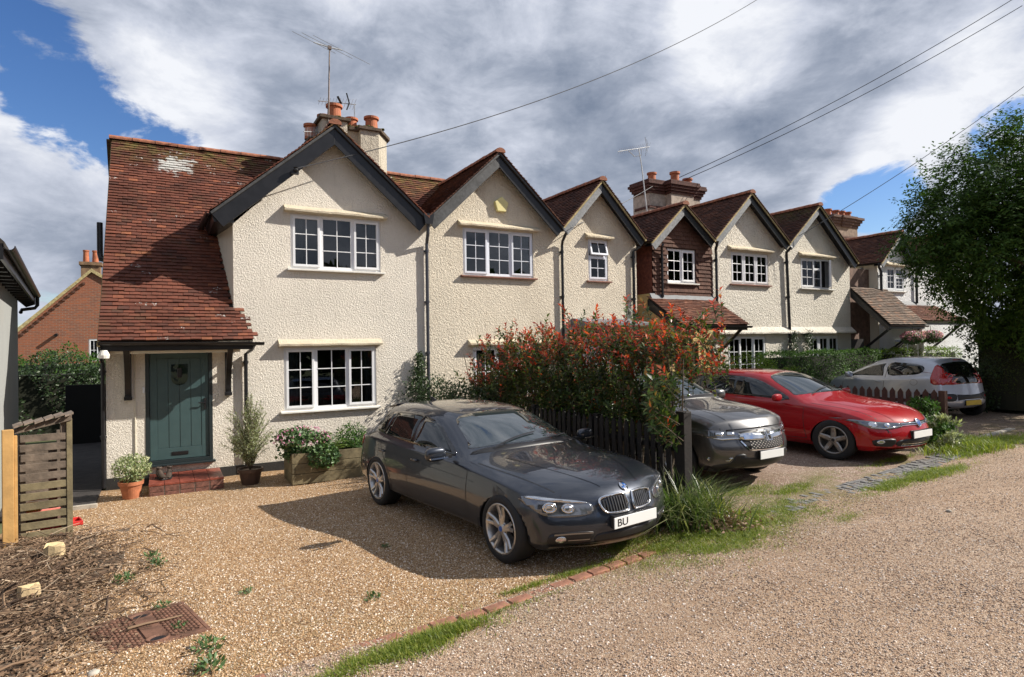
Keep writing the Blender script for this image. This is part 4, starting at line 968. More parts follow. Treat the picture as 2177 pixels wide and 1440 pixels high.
# chimney 2
c2 = MB(); c2.box(13.95, 14.75, 2.7, 3.5, 5.0, 7.02); c2.box(14.68, 15.70, 2.45, 3.3, 5.0, 7.02); c2.box(15.66, 16.28, 2.7, 3.5, 5.0, 7.02); CH2 = c2.build('chimney', simple('pale_chimney_render', (0.40, 0.33, 0.27), 0.9, var=0.35, vs=7, bump=0.4), H3)
for (a, b, c_) in ((13.95, 14.75, 2.7), (14.68, 15.70, 2.45), (15.66, 16.28, 2.7)):
    s_ = MB(); s_.box(a - .04, b + .04, c_ - .04, 3.4, 6.52, 6.60)
    for k_ in range(4): e_ = 0.04 + 0.045 * k_; s_.box(a - e_, b + e_, c_ - e_, 3.4 + e_, 7.02 + 0.09 * k_, 7.02 + 0.09 * (k_ + 1) - 0.006)
    s_.box(a - .16, b + .16, c_ - .16, 3.5, 7.38, 7.44)
    s_.build('corbelled_brickwork', M_chbrick, CH2, bevel=0.006)
for q in ((14.3, 2.95, 0.14, .34), (15.15, 2.75, 0.15, .42), (15.95, 2.95, 0.15, .34), (15.40, 3.05, 0.09, .46)): chimney_pot(CH2, (q[0], q[1], 7.43), q[2], q[3])

# ============================================================ HOUSE 4
H4 = empty('cottage', (18.8, 2.5, 0), 'pale cream cottage with open bedroom casements and a grey tiled porch roof', 'house', 'roughcast terrace cottages')
win6 = (17.85, 19.50, 3.78, 4.75); win6L = (18.18, 19.79, 0.95, 2.22)
front_wall('front_wall', [(17.062, -0.2), (20.50, -0.2), (20.50, 4.70), (18.62, 6.28), (17.062, 5.1)], [win6, win6L], 0.0, M_wallC, H4)
MB().prism([(17.062, -0.2), (20.50, -0.2), (20.50, 4.66), (18.62, 6.24), (17.062, 5.05)], 0.145, 6.0).build('side_wall', M_wallC, H4)
window(H4, *win6, [(1.15, 2, 3, 1.0), (0.62, 1, 2, None, 0.66, 1, None), (0.85, 2, 3, -34)], hood=(0.10, 0.06), sill=M_sill, glass=M_paneM)
window(H4, *win6L, [(1, 2, 3, 0.6), (1, 2, 2, None, 0.62, 1, 0.6), (1, 2, 3, 0.6)], sill=M_sill)
gable_roof(H4, (16.93, 5.14), (18.45, 6.45), (20.52, 4.72), -0.30, 4.6, tile_mat('dark_mossy_tile', BRT, moss=0.6, ridge=6.3, dark=0.7), barge=0.18, bmatL=M_litboard)
for a, b, H in ((13.9, 17.05, H3), (17.07, 20.55, H4)):
    m_ = MB(); n_ = 18; vs = []
    for i in range(n_ + 1):
        xx = a + (b - a) * i / n_; j = random.uniform(-.008, .008); vs += [(xx, 0.0, 2.29 + j), (xx, -0.17 + j, 2.31 + j), (xx, -0.17 + j, 2.35 + j), (xx, 0.0, 2.52)]
    fs = []
    for i in range(n_):
        for k in range(4): p, q = i * 4 + k, i * 4 + (k + 1) % 4; fs.append((p, q, q + 4, p + 4))
    fs += [(0, 1, 2, 3), tuple(n_ * 4 + k for k in (3, 2, 1, 0))]; m_.add(vs, fs); m_.build('render_ledge', M_wallC, H)
drainpipe(H4, [(17.0, -0.30, 5.0), (17.02, -0.1, 4.85), (17.06, -0.07, 4.7), (17.22, -0.07, 0.3)], 0.045)
porch_roof(H4, 20.55, 22.75, -1.25, 2.58, 3.84, M_tileC, lead=False)
MB().box(20.6, 21.6, 0.2, 0.25, 0.0, 2.1).build('door', simple('near_black_door', (0.015, 0.012, 0.012), 0.5), H4)
MB().box(20.52, 22.2, 0.30, 0.42, -0.2, 4.6).build('porch_wall', simple('brown_brick_pier', (0.20, 0.13, 0.10), 0.9, var=0.4, vs=8), H4)  # brown brick colour with random mottling

# ============================================================ HOUSE 5 (white)
H5 = empty('cottage', (25.0, 2.5, 0), 'white painted cottage half hidden behind the big tree at the far end', 'house', 'roughcast terrace cottages')
win7 = (22.74, 23.9, 3.84, 4.70); win7L = (23.2, 25.0, 0.9, 2.1)
front_wall('front_wall', [(22.2, -0.2), (30.0, -0.2), (30.0, 4.8), (28.3, 6.25), (26.6, 4.9), (24.6, 4.9), (23.4, 5.8), (22.2, 4.8)], [win7, win7L], 0.0, M_wallD, H5)
MB().prism([(22.2, -0.2), (30.0, -0.2), (30.0, 4.75), (28.4, 6.15), (26.6, 4.85), (24.6, 4.85), (23.4, 5.75), (22.2, 4.75)], 0.145, 7.0).build('side_wall', M_smooth, H5)
MB().box(22.17, 22.199, 0.0, 7.0, -0.2, 4.74).build('cream_flank', M_smooth, H5)
window(H5, *win7, [(1, 2, 3, 0.6), (1, 2, 3, 0.6, 0.62, 1, 0.6)], hood=(0.10, 0.05), sill=M_sill)
window(H5, *win7L, [(1, 2, 3, None), (1, 2, 3, None)], sill=M_sill)
gable_roof(H5, (21.95, 4.80), (23.20, 5.95), (24.5, 4.85), -0.30, 6.0, M_tileB, barge=0.16, bmatL=M_litboard)
gable_roof(H5, (26.5, 4.85), (28.3, 6.4), (30.2, 4.85), -0.30, 6.0, M_tileB, barge=0.16, bmatL=M_litboard)
slab('roof', [(20.0, 2.6, 4.7), (32.0, 2.6, 4.7), (32.0, 5.0, 6.6), (20.0, 5.0, 6.6)], 0.1, M_tileB, H5)
porch_roof(H5, 22.95, 25.9, -1.1, 2.72, 3.35, M_tileD)
drainpipe(H5, [(21.95, -0.2, 4.75), (22.1, -0.1, 4.65), (22.28, -0.07, 4.5), (22.28, -0.07, 3.0)], 0.045)
drainpipe(H5, [(24.6, -0.25, 4.8), (24.6, -0.1, 4.7), (24.62, -0.07, 4.5), (24.62, -0.07, 3.4)], 0.045)
drainpipe(H5, [(22.12, 0.55, 4.7), (22.12, 0.55, 2.5)], 0.045, simple('grey_pipe', (0.35, 0.36, 0.38), 0.5), collars=False)
c3 = MB(); c3.box(24.3, 26.1, 3.0, 3.9, 5.0, 6.85); CH3 = c3.build('chimney', simple('dull_chimney_brick', (0.24, 0.17, 0.125), 0.9, var=0.4, vs=7, bump=0.4), H5)
s_ = MB()
for a, b in ((24.3, 24.95), (24.9, 25.5), (25.45, 26.1)):
    for k_ in range(4): e_ = 0.03 + 0.06 * k_; s_.box(a - e_, b + e_ - 0.004, 3.0 - e_ - 0.06 * (a == 24.9), 3.95 + e_, 6.85 + 0.11 * k_, 6.85 + 0.11 * (k_ + 1) - 0.005)
s_.box(24.28, 26.12, 2.97, 3.93, 6.4, 6.48); s_.build('corbelled_brickwork', simple('sooty_brick', (0.11, 0.06, 0.045), 0.9, var=0.5, vs=12, bump=0.5), CH3, bevel=0.01)
for q in (24.55, 25.1, 25.5, 25.95): chimney_pot(CH3, (q, 3.35, 7.28), 0.15, 0.34)
# small open porch joinery at H4/H5
jp = MB(); jp.box(22.5, 22.62, -1.1, -0.98, -0.1, 2.45); jp.box(22.95, 23.05, -1.05, -0.95, -0.1, 2.6); jp.build('porch_post', M_sill, H5)

# ============================================================ LEFT OUTBUILDING
OB = empty('outbuilding', (-3.5, 1.0, -0.2), 'grey rendered outbuilding with a black overhanging eave at the left edge', 'building')
Mo = Matrix.Translation((-2.50, 3.2, 0)) @ Matrix.Rotation(math.radians(6.0), 4, 'Z')      # local y runs along its wall away from the road
MB().box(-5.0, 0, -7, 0, -0.4, 3.22, Mo).build('wall', M_greywall, OB)
MB().prism([(-5.0, 3.22), (0, 3.22), (-2.5, 5.6)], -7, 0, M=Mo).build('gable_wall', M_greywall, OB)
MB().add([(0.27, -7, 3.25), (0.27, 0.22, 3.25), (-2.5, 0.22, 6.1), (-2.5, -7, 6.1), (0.27, -7, 3.33), (0.27, 0.22, 3.33), (-2.5, 0.22, 6.2), (-2.5, -7, 6.2)], [(0, 1, 2, 3), (4, 7, 6, 5), (0, 4, 5, 1), (1, 5, 6, 2), (3, 2, 6, 7), (0, 3, 7, 4)], Mo).build('roof', M_under, OB)
MB().box(0.23, 0.26, -7, 0.20, 3.13, 3.31, Mo).build('fascia_board', M_black, OB)
MB().box(0.0, 0.23, -7, 0.20, 3.19, 3.21, Mo).build('soffit', M_darkboard, OB)
for i in range(14): MB().box(0.02, 0.22, -6.9 + i * .52, -6.85 + i * .52, 3.11, 3.19, Mo).build('rafter_end', M_black, OB)
MB().prism([(-2.5, 6.1), (0.27, 3.25), (0.27, 3.08), (0.12, 3.02), (-2.5, 5.75)], 0.21, 0.25, M=Mo).build('barge_board', M_black, OB)
gutter(OB, Mo @ Vector((0.31, -7, 3.29)), Mo @ Vector((0.31, 0.25, 3.27)), 0.055)
drainpipe(OB, [Mo @ Vector(p) for p in ((0.31, 0.10, 3.24), (0.31, 0.10, 3.06), (0.27, 0.10, 3.0), (0.06, 0.08, 2.96), (0.05, -0.05, 2.90))], 0.034, collars=False)

# ============================================================ BRICK HOUSE BEHIND
BH = empty('brick_house', (-6.0, 24.0, -0.3), 'orange brick house with a plain gable end standing behind the gap', 'house')
front_wall('gable_wall', [(-8.65, -0.4), (2.5, -0.4), (2.5, 2.4), (-2.70, 5.72)], [(-2.86, -2.44, 1.62, 2.66)], 21.0, M_brick, BH)
window(BH, -2.86, -2.44, 1.62, 2.66, [(1, 2, 2, 0.6)], y=21.04, sill=M_tilesill)
mb = MB(); mb.prism([(-8.75, -0.52), (-2.70, 5.68), (-2.70, 5.84), (-8.90, -0.45)], 20.9, 21.0); mb.prism([(-2.70, 5.66), (2.6, 2.2), (2.7, 2.35), (-2.70, 5.82)], 20.9, 20.998); mb.build('verge', M_mortar, BH)
slab('roof', [(-8.85, 20.95, -0.40), (-2.7, 20.95, 5.80), (-2.7, 33, 5.80), (-8.85, 33, -0.40)], 0.1, M_tileB, BH)
slab('roof', [(2.7, 20.95, 2.32), (-2.7, 20.95, 5.80), (-2.7, 33, 5.80), (2.7, 33, 2.32)], 0.1, M_tileB, BH)
dent = MB()
for i in range(30):
    t = 0.02 + i * 0.032; cx_, cz_ = -8.5 + 5.75 * t, -0.36 + 5.92 * t
    dent.box(cx_, cx_ + 0.10, 20.93, 20.999, cz_ - 0.16, cz_ - 0.06)
dent.build('dentil_bricks', simple('dark_dentil', (0.10, 0.045, 0.03), 0.9), BH)
c_ = MB(); c_.box(-3.2, -2.45, 22.0, 22.6, 4.5, 6.1); c_.box(-3.27, -2.38, 21.92, 22.68, 6.1, 6.25)
CHB = c_.build('chimney', simple('mossy_chimney_brick', (0.20, 0.125, 0.07), 0.9, var=0.5, vs=6, bump=0.4), BH)
for q in (-3.02, -2.66): MB().lathe([(0.13, 0), (0.11, 0.5), (0.13, 0.51), (0.13, 0.58), (0.09, 0.58), (0.08, .3), (0.001, .3)], (q, 22.3, 6.25), 14).build('chimney_pot', M_chpot, CHB)
MB().tube([(-4.0, 20.99, 2.85), (-4.0, 20.70, 2.82)], 0.07, 10).build('wall_lamp', M_black, BH)
MB().tube([(-4.1, 20.9, 0.4), (-4.1, 20.9, 1.9)], 0.12, 8).build('flue_pipe', M_under, BH)
# ============================================================ CARS
def poly_inside(p, poly):
    c = False; n = len(poly)
    for i in range(n):
        a, b = poly[i], poly[(i + 1) % n]
        if (a[1] > p[1]) != (b[1] > p[1]) and p[0] < (b[0] - a[0]) * (p[1] - a[1]) / (b[1] - a[1]) + a[0]: c = not c
    return c
def smooth_poly(pts, n=4, closed=True):
    """Catmull-Rom through pts"""
    out = []; m = len(pts)
    for i in range(m if closed else m - 1):
        if closed: p0, p1, p2, p3 = pts[(i - 1) % m], pts[i], pts[(i + 1) % m], pts[(i + 2) % m]
        else: p0, p1, p2, p3 = pts[max(i - 1, 0)], pts[i], pts[i + 1], pts[min(i + 2, m - 1)]
        for k in range(n):
            t = k / n
            out.append(tuple(0.5 * ((2 * b) + (c - a) * t + (2 * a - 5 * b + 4 * c - d) * t * t + (-a + 3 * b - 3 * c + d) * t ** 3) for a, b, c, d in zip(p0, p1, p2, p3)))
    if not closed: out.append(tuple(pts[-1]))
    return out
def offset_poly(poly, d):
    """shrink (d > 0) a closed outline by d"""
    n = len(poly); area = sum(poly[i][0] * poly[(i + 1) % n][1] - poly[(i + 1) % n][0] * poly[i][1] for i in range(n))
    s = 1 if area > 0 else -1; out = []
    for i in range(n):
        a, b, c = poly[i - 1], poly[i], poly[(i + 1) % n]
        t = (c[0] - a[0], c[1] - a[1]); L = math.hypot(*t) + 1e-9
        out.append((b[0] - t[1] / L * d * s, b[1] + t[0] / L * d * s))
    return out
class Car:
    """body lofted from cross-sections; details are laid on the evaluated body surface"""
    def __init__(s, root, spec):
        s.root = root; s.sp = spec
        st = spec['stations']; m = len(st)   # each: x, bow, [(y,z) * 9] from the sill edge to the centre line, rear to front
        vs = []; fs = []; R = 17
        st = spec['stations'] = [(x, (-b if x < -1.7 else b), h) for x, b, h in st]
        for x, bow, half in st:
            half = list(half)
            ym = max(p[0] for p in half)
            ring = [(x - bow * (p[0] / ym) ** 2, p[0], p[1]) for p in half] + [(x - bow * (p[0] / ym) ** 2, -p[0], p[1]) for p in half[-2::-1]]
            vs += ring
        for i in range(m - 1):
            for k in range(R - 1): fs.append((i * R + k, i * R + k + 1, (i + 1) * R + k + 1, (i + 1) * R + k))
            fs.append((i * R + R - 1, i * R, (i + 1) * R, (i + 1) * R + R - 1))      # underside
        def cap(i, rows, sgn):
            # rows: list of x for levels p4(top) p3 p2 p1 p0
            base = i * R; x, bow, half = st[i]
            cols = list(range(4, 13)); ids = [[base + c for c in cols]]
            for r, lvl in enumerate((3, 2, 1, 0)):
                w = half[lvl][0]; z = half[lvl][1]; row = [base + lvl]
                for c in range(5, 12):
                    yf = 1 - (c - 4) / 4.0
                    yy = yf * w; vs.append((rows[r + 1] - bow * yf ** 2, yy, z)); row.append(len(vs) - 1)
                row.append(base + 16 - lvl); ids.append(row)
            for a in range(4):
                for c in range(8):
                    q = (ids[a][c], ids[a][c + 1], ids[a + 1][c + 1], ids[a + 1][c]); fs.append(q if sgn > 0 else q[::-1])
            # level p0 row closes to the underside
            fs.append(tuple(ids[4][::-1]) if sgn > 0 else tuple(ids[4]))
            # set edge points of the end station
            for lvl, r in ((3, 1), (2, 2), (1, 3), (0, 4)):
                for q in (base + lvl, base + 16 - lvl):
                    vs[q] = (rows[r] - bow, vs[q][1], vs[q][2])
        cap(m - 1, spec['front_x'], 1); cap(0, spec['rear_x'], -1)
        me = bpy.data.meshes.new('body'); me.from_pydata(vs, [], fs)
        bm = bmesh.new(); bm.from_mesh(me); bmesh.ops.recalc_face_normals(bm, faces=bm.faces)
        cr = bm.edges.layers.float.get('crease_edge') or bm.edges.layers.float.new('crease_edge')
        bm.verts.ensure_lookup_table()
        for e in bm.edges:
            a, b = sorted(v.index for v in e.verts)
            if a < m * R and b < m * R:
                ka, kb = a % R, b % R
                if ka == kb:
                    if ka in (4, 12): e[cr] = spec.get('shoulder_crease', 0.45)
                    if ka in (0, 16, 1, 15): e[cr] = 0.6
                    if ka in (5, 11): e[cr] = 0.35
                for i_, v_ in spec.get('ring_crease', {}).items():
                    if a // R == i_ and b // R == i_ and 4 <= ka <= 12 and 4 <= kb <= 12: e[cr] = v_
        bm.to_mesh(me); bm.free()
        me.materials.append(spec['paint'])
        tmp = bpy.data.objects.new('body_tmp', me); COL.objects.link(tmp)
        ss = tmp.modifiers.new('s', 'SUBSURF'); ss.levels = 3; ss.render_levels = 3
        dg = bpy.context.evaluated_depsgraph_get(); dg.update()
        ev = tmp.evaluated_get(dg); em = bpy.data.meshes.new_from_object(ev)
        bpy.data.objects.remove(tmp)
        s.bvh = BVHTree.FromPolygons([v.co.copy() for v in em.vertices], [tuple(p.vertices) for p in em.polygons])
        em.materials.clear(); em.materials.append(spec['paint']); em.materials.append(M_blackpl)
        em.polygons.foreach_set('use_smooth', [True] * len(em.polygons))
        s.body = bpy.data.objects.new('body', em); COL.objects.link(s.body); s.body.parent = root
        # wheel wells
        cut = MB()
        for wx in (0.0, -spec['wb']):
            for sg in (1, -1):
                y0, y1 = sorted((sg * (spec['hw'] - 0.30), sg * (spec['hw'] + 0.2)))
                cut.lathe([(0.001, y0), (spec['arch'], y0), (spec['arch'], y1), (0.001, y1)], (wx, 0, spec['wr'] + 0.01), 48, axis='y')
        cm = cut.mesh('cut', [M_blackpl, M_blackpl]); bmx = bmesh.new(); bmx.from_mesh(cm); bmesh.ops.remove_doubles(bmx, verts=bmx.verts, dist=0.0015); bmesh.ops.recalc_face_normals(bmx, faces=bmx.faces)
        for f in bmx.faces: f.material_index = 1
        bmx.to_mesh(cm); bmx.free()
        co = bpy.data.objects.new('cutter', cm); COL.objects.link(co)
        b_ = s.body.modifiers.new('b', 'BOOLEAN'); b_.operation = 'DIFFERENCE'; b_.solver = 'EXACT'; b_.object = co
        try: b_.material_mode = 'INDEX'
        except Exception: pass
        dg = bpy.context.evaluated_depsgraph_get(); dg.update()
        nm = bpy.data.meshes.new_from_object(s.body.evaluated_get(dg))
        s.body.modifiers.clear(); s.body.data = nm; bpy.data.objects.remove(co)
    def hit(s, view, a, b):
        if view == 'right': o, d = Vector((a, -3, b)), Vector((0, 1, 0))
        elif view == 'left': o, d = Vector((a, 3, b)), Vector((0, -1, 0))
        elif view == 'front': o, d = Vector((5, a, b)), Vector((-1, 0, 0))
        elif view == 'rear': o, d = Vector((-8, a, b)), Vector((1, 0, 0))
        elif view == 'top': o, d = Vector((a, b, 4)), Vector((0, 0, -1))
        else:  # oblique front corner: a = angle-less pair (point, direction)
            o, d = view[0](a, b), view[1]
        h = s.bvh.ray_cast(o, d)
        if h[0] is None: return None
        n = h[1]
        if n.dot(d) > 0: n = -n
        return h[0], n
    def patch(s, name, view, poly, mat, off=0.004, res=0.05, holes=(), parent=None, dome=0.0, skirt=True, thick=0.006):
        xs = [p[0] for p in poly]; ys = [p[1] for p in poly]
        pts = [Vector(p) for p in poly]; es = [(i, (i + 1) % len(poly)) for i in range(len(poly))]
        for h in holes:
            n = len(pts); pts += [Vector(p) for p in h]; es += [(n + i, n + (i + 1) % len(h)) for i in range(len(h))]
        nb = len(pts); y = min(ys) + res / 2
        while y < max(ys):
            x = min(xs) + res / 2
            while x < max(xs):
                if poly_inside((x, y), poly) and not any(poly_inside((x, y), h) for h in holes): pts.append(Vector((x, y)))
                x += res
            y += res
        ov, oe, of, _, _, _ = delaunay_2d_cdt(pts, es, [], 1, 1e-6)
        vs = []; bad = set()
        for i, v in enumerate(ov):
            h = s.hit(view, v.x, v.y)
            if h is None: bad.add(i); vs.append((0, 0, 0)); continue
            vs.append(tuple(h[0] + h[1] * off))
        fs = []
        for f in of:
            c = sum((ov[i] for i in f), Vector((0, 0))) / len(f)
            if any(i in bad for i in f) or not poly_inside(c, poly) or any(poly_inside(c, h) for h in holes): continue
            fs.append(tuple(f))
        me = bpy.data.meshes.new(name); me.from_pydata(vs, [], fs); me.materials.append(mat)
        bm = bmesh.new(); bm.from_mesh(me)
        for v in [v for v in bm.verts if not v.link_faces]: bm.verts.remove(v)
        # orient outward
        bmesh.ops.recalc_face_normals(bm, faces=bm.faces); bm.faces.ensure_lookup_table(); bm.normal_update()
        if bm.faces:
            f = bm.faces[0]; h = s.bvh.find_nearest(f.calc_center_median())
            ref = {'right': Vector((0, -1, .2)), 'left': Vector((0, 1, .2)), 'front': Vector((1, 0, .2)), 'rear': Vector((-1, 0, .2)), 'top': Vector((0, 0, 1))}.get(view if isinstance(view, str) else 'front')
            if sum((g.normal * g.calc_area() for g in bm.faces), Vector()).dot(ref) < 0: bmesh.ops.reverse_faces(bm, faces=bm.faces)
            for g in bm.faces: g.smooth = True
        bm.to_mesh(me); bm.free()
        o = bpy.data.objects.new(name, me); COL.objects.link(o); o.parent = parent or s.root
        sd = o.modifiers.new('t', 'SOLIDIFY'); sd.thickness = thick; sd.offset = -1.0
        return o
    def ribbon(s, name, view, path, width, mat, off=0.003, parent=None, n=4, closed=False):
        """thin strip following path (2D) on the surface"""
        pth = smooth_poly(path, n, closed) if n > 1 else list(path)
        # resample
        mb = MB(); L = []; R_ = []
        m = len(pth)
        for i in range(m):
            a, b = pth[(i - 1) % m if closed else max(i - 1, 0)], pth[(i + 1) % m if closed else min(i + 1, m - 1)]
            t = (b[0] - a[0], b[1] - a[1]); ll = math.hypot(*t) + 1e-9; nx, ny = -t[1] / ll * width / 2, t[0] / ll * width / 2
            h1 = s.hit(view, pth[i][0] + nx, pth[i][1] + ny); h2 = s.hit(view, pth[i][0] - nx, pth[i][1] - ny)
            if h1 is None or h2 is None: L.append(None); continue
            L.append((h1[0] + h1[1] * off, h2[0] + h2[1] * off))
        rng = range(m) if closed else range(m - 1)
        for i in rng:
            a, b = L[i], L[(i + 1) % m]
            if a is None or b is None: continue
            mb.add([a[0], a[1], b[1], b[0]], [(0, 1, 2, 3)])
        if not mb.v: return None
        return mb.build(name, mat, parent or s.root, local=True, smooth=True)
def car_part(mb, name, mat, parent, smooth=False, bevel=0.0): return mb.build(name, mat, parent, smooth=smooth, bevel=bevel, local=True)
def sub_box(name, cx, cy, cz, sx, sy, sz, mat, parent, lv=3, taper=None):
    mb = MB(); mb.box(cx - sx / 2, cx + sx / 2, cy - sy / 2, cy + sy / 2, cz - sz / 2, cz + sz / 2)
    if taper: mb.v = [taper(Vector(v), Vector((cx, cy, cz))) for v in mb.v]
    o = car_part(mb, name, mat, parent, smooth=True)
    cr = o.data.attributes.new('crease_edge', 'FLOAT', 'EDGE'); cr.data.foreach_set('value', [.22] * len(o.data.edges))
    md = o.modifiers.new('s', 'SUBSURF'); md.levels = lv; md.render_levels = lv
    bpy.context.view_layer.update()
    return o
def make_wheel(root, x, y, side, wr, tw, rim_r, style, steer=0.0, rimmat=M_alloy, bolt=True):
    w = bpy.data.objects.new('wheel', None); COL.objects.link(w); w.parent = root; w.location = (x, y, wr); w.rotation_euler = (random.uniform(0, 0) , 0, steer); w.empty_display_size = .1
    # local y = outward * side
    s = side; h = tw / 2
    prof = [(rim_r - 0.01, -h * .8), (rim_r + 0.02, -h), (wr - 0.05, -h * 1.02), (wr - 0.018, -h * .93), (wr - 0.002, -h * .75), (wr, -h * .4), (wr, h * .4), (wr - 0.002, h * .75), (wr - 0.018, h * .93), (wr - 0.05, h * 1.02), (rim_r + 0.02, h), (rim_r - 0.01, h * .8)]
    t = MB().lathe(prof, (0, 0, 0), 56, axis='y')
    for k in (-.3, 0, .3): t.lathe([(wr + 0.001, h * (k - .035)), (wr + 0.0012, h * (k + .035))], (0, 0, 0), 56, axis='y')
    o = car_part(t, 'tyre', M_rubber, w, smooth=True)
    f = h * 0.92 * s
    r = MB(); rr = [(rim_r, -h * .8), (rim_r + .012, h * .86), (rim_r + .012, h * .98), (rim_r - .006, h * .99), (rim_r - .016, h * .86), (rim_r - .03, h * .2), (rim_r - .035, -h * .7)]
    r.lathe([(a, b * s) for a, b in rr] if s > 0 else [(a, b * s) for a, b in rr][::-1], (0, 0, 0), 56, axis='y')
    o = car_part(r, 'rim', rimmat, w, smooth=True)
    car_part(MB().lathe([(0.001, -h * .05 * s), (rim_r - .02, -h * .05 * s)][::(1 if s < 0 else 1)], (0, 0, 0), 32, axis='y'), 'brake_backing', M_blackpl, w)
    sp = MB(); n, kind = style
    for i in range(n):
        th = 2 * PI * i / n + 0.3
        arms = (-0.16, 0.16) if kind == 'double' else (0.0,)
        for a in arms:
            wi, wo = (0.024, 0.017) if kind == 'double' else (0.040, 0.033)
            a0 = th + a * (0.55 if kind == 'double' else 1) ; a1 = th + a * 1.15
            p0 = Vector((math.cos(a0), 0, math.sin(a0))) * 0.045; p1 = Vector((math.cos(a1), 0, math.sin(a1))) * (rim_r - 0.008)
            d = (p1 - p0).normalized(); q = Vector((-d.z, 0, d.x))
            yy0, yy1 = h * .78 * s, h * .94 * s
            vs = []
            for p, ww, yo in ((p0, wi, yy0), ((p0 + p1) / 2, (wi + wo) / 2 * (1.0 if kind == 'double' else 1.05), yy0 * .96), (p1, wo, yy1)):
                for sx_, dy in ((-1, 0.0), (-0.55, 0.014), (0.55, 0.014), (1, 0.0), (0.8, -0.05), (-0.8, -0.05)): vs.append(p + q * ww * sx_ + Vector((0, yo + dy * s, 0)))
            fs = []
            for k in range(2):
                for j in range(6): aa, bb = k * 6 + j, k * 6 + (j + 1) % 6; fs.append((aa, bb, bb + 6, aa + 6) if s < 0 else (aa, aa + 6, bb + 6, bb))
            sp.add(vs, fs)
    sp.lathe([(0.001, h * .93 * s), (0.034, h * .93 * s), (0.05, h * .86 * s), (0.072, h * .76 * s), (0.072, h * .3 * s)][::(1 if s < 0 else -1)], (0, 0, 0), 24, axis='y')
    so = car_part(sp, 'spokes', rimmat, w, smooth=False)
    cap = MB().lathe([(0.001, h * .955 * s), (0.024, h * .955 * s), (0.027, h * .92 * s)], (0, 0, 0), 20, axis='y'); car_part(cap, 'hub_cap', M_blackpl if kind != 'double' else M_blue, w)
    if bolt:
        bo = MB()
        for i in range(5):
            a = 2 * PI * i / 5 + 0.9; c = (0.058 * math.cos(a), 0, 0.058 * math.sin(a)); bo.lathe([(0.001, h * .83 * s), (0.008, h * .83 * s), (0.008, h * .7 * s)], c, 8, axis='y')
        car_part(bo, 'wheel_bolts', M_blackpl, w)
    return w
def ellipse(cx, cy, rx, ry, n=20): return [(cx + rx * math.cos(2 * PI * i / n), cy + ry * math.sin(2 * PI * i / n)) for i in range(n)]
def plate(car, view, x, z, w=0.52, h=0.111, text=None, mat=M_plate, tilt=0.0, push=0.012):
    hh = car.hit(view, x, z); sgn = 1 if view == 'front' else -1
    top = car.hit(view, x, z + h / 2)[0].x; bot = car.hit(view, x, z - h / 2)[0].x; side = car.hit(view, x + w / 2 - .02, z)[0].x
    X = (max(top, bot) if sgn > 0 else min(top, bot)) + sgn * push
    mb = MB(); mb.box(X, X + sgn * 0.01, x - w / 2, x + w / 2, z - h / 2, z + h / 2); p = car_part(mb, 'number_plate', mat, car.root, bevel=0.003)
    bk = MB(); bk.box(X - sgn * 0.06, X - sgn * 0.001, x - w / 2 + .02, x + w / 2 - .02, z - h / 2 - .008, z + h / 2 + .008); car_part(bk, 'plate_holder', M_blackpl, p)
    if text:
        cu = bpy.data.curves.new('plate_characters', 'FONT'); cu.body = text; cu.size = 0.105; cu.extrude = 0.001; cu.align_x = 'LEFT'; cu.align_y = 'CENTER'
        o = bpy.data.objects.new('plate_characters', cu); COL.objects.link(o); o.parent = p; cu.materials.append(M_blackpl)
        if sgn > 0: o.matrix_local = Matrix.Translation((X + 0.0115, x - w / 2 + 0.03, z - 0.002)) @ Matrix(((0, 0, 1, 0), (1, 0, 0, 0), (0, 1, 0, 0), (0, 0, 0, 1)))
    return p
def interior(car, x0, x1, hw, z0, z1): pass
def station(x, bow, w, z, belt, rail, c7, zc):
    """z = (underside, sill, mid, waist, shoulder); belt/rail/c7 = (y, z); zc centre height"""
    return (x, bow, [(w * .86, z[0]), (w * .975, z[1]), (w * 1.0, z[2]), (w * .985, z[3]), (w * .945, z[4]), belt, rail, c7, (0.0, zc)])

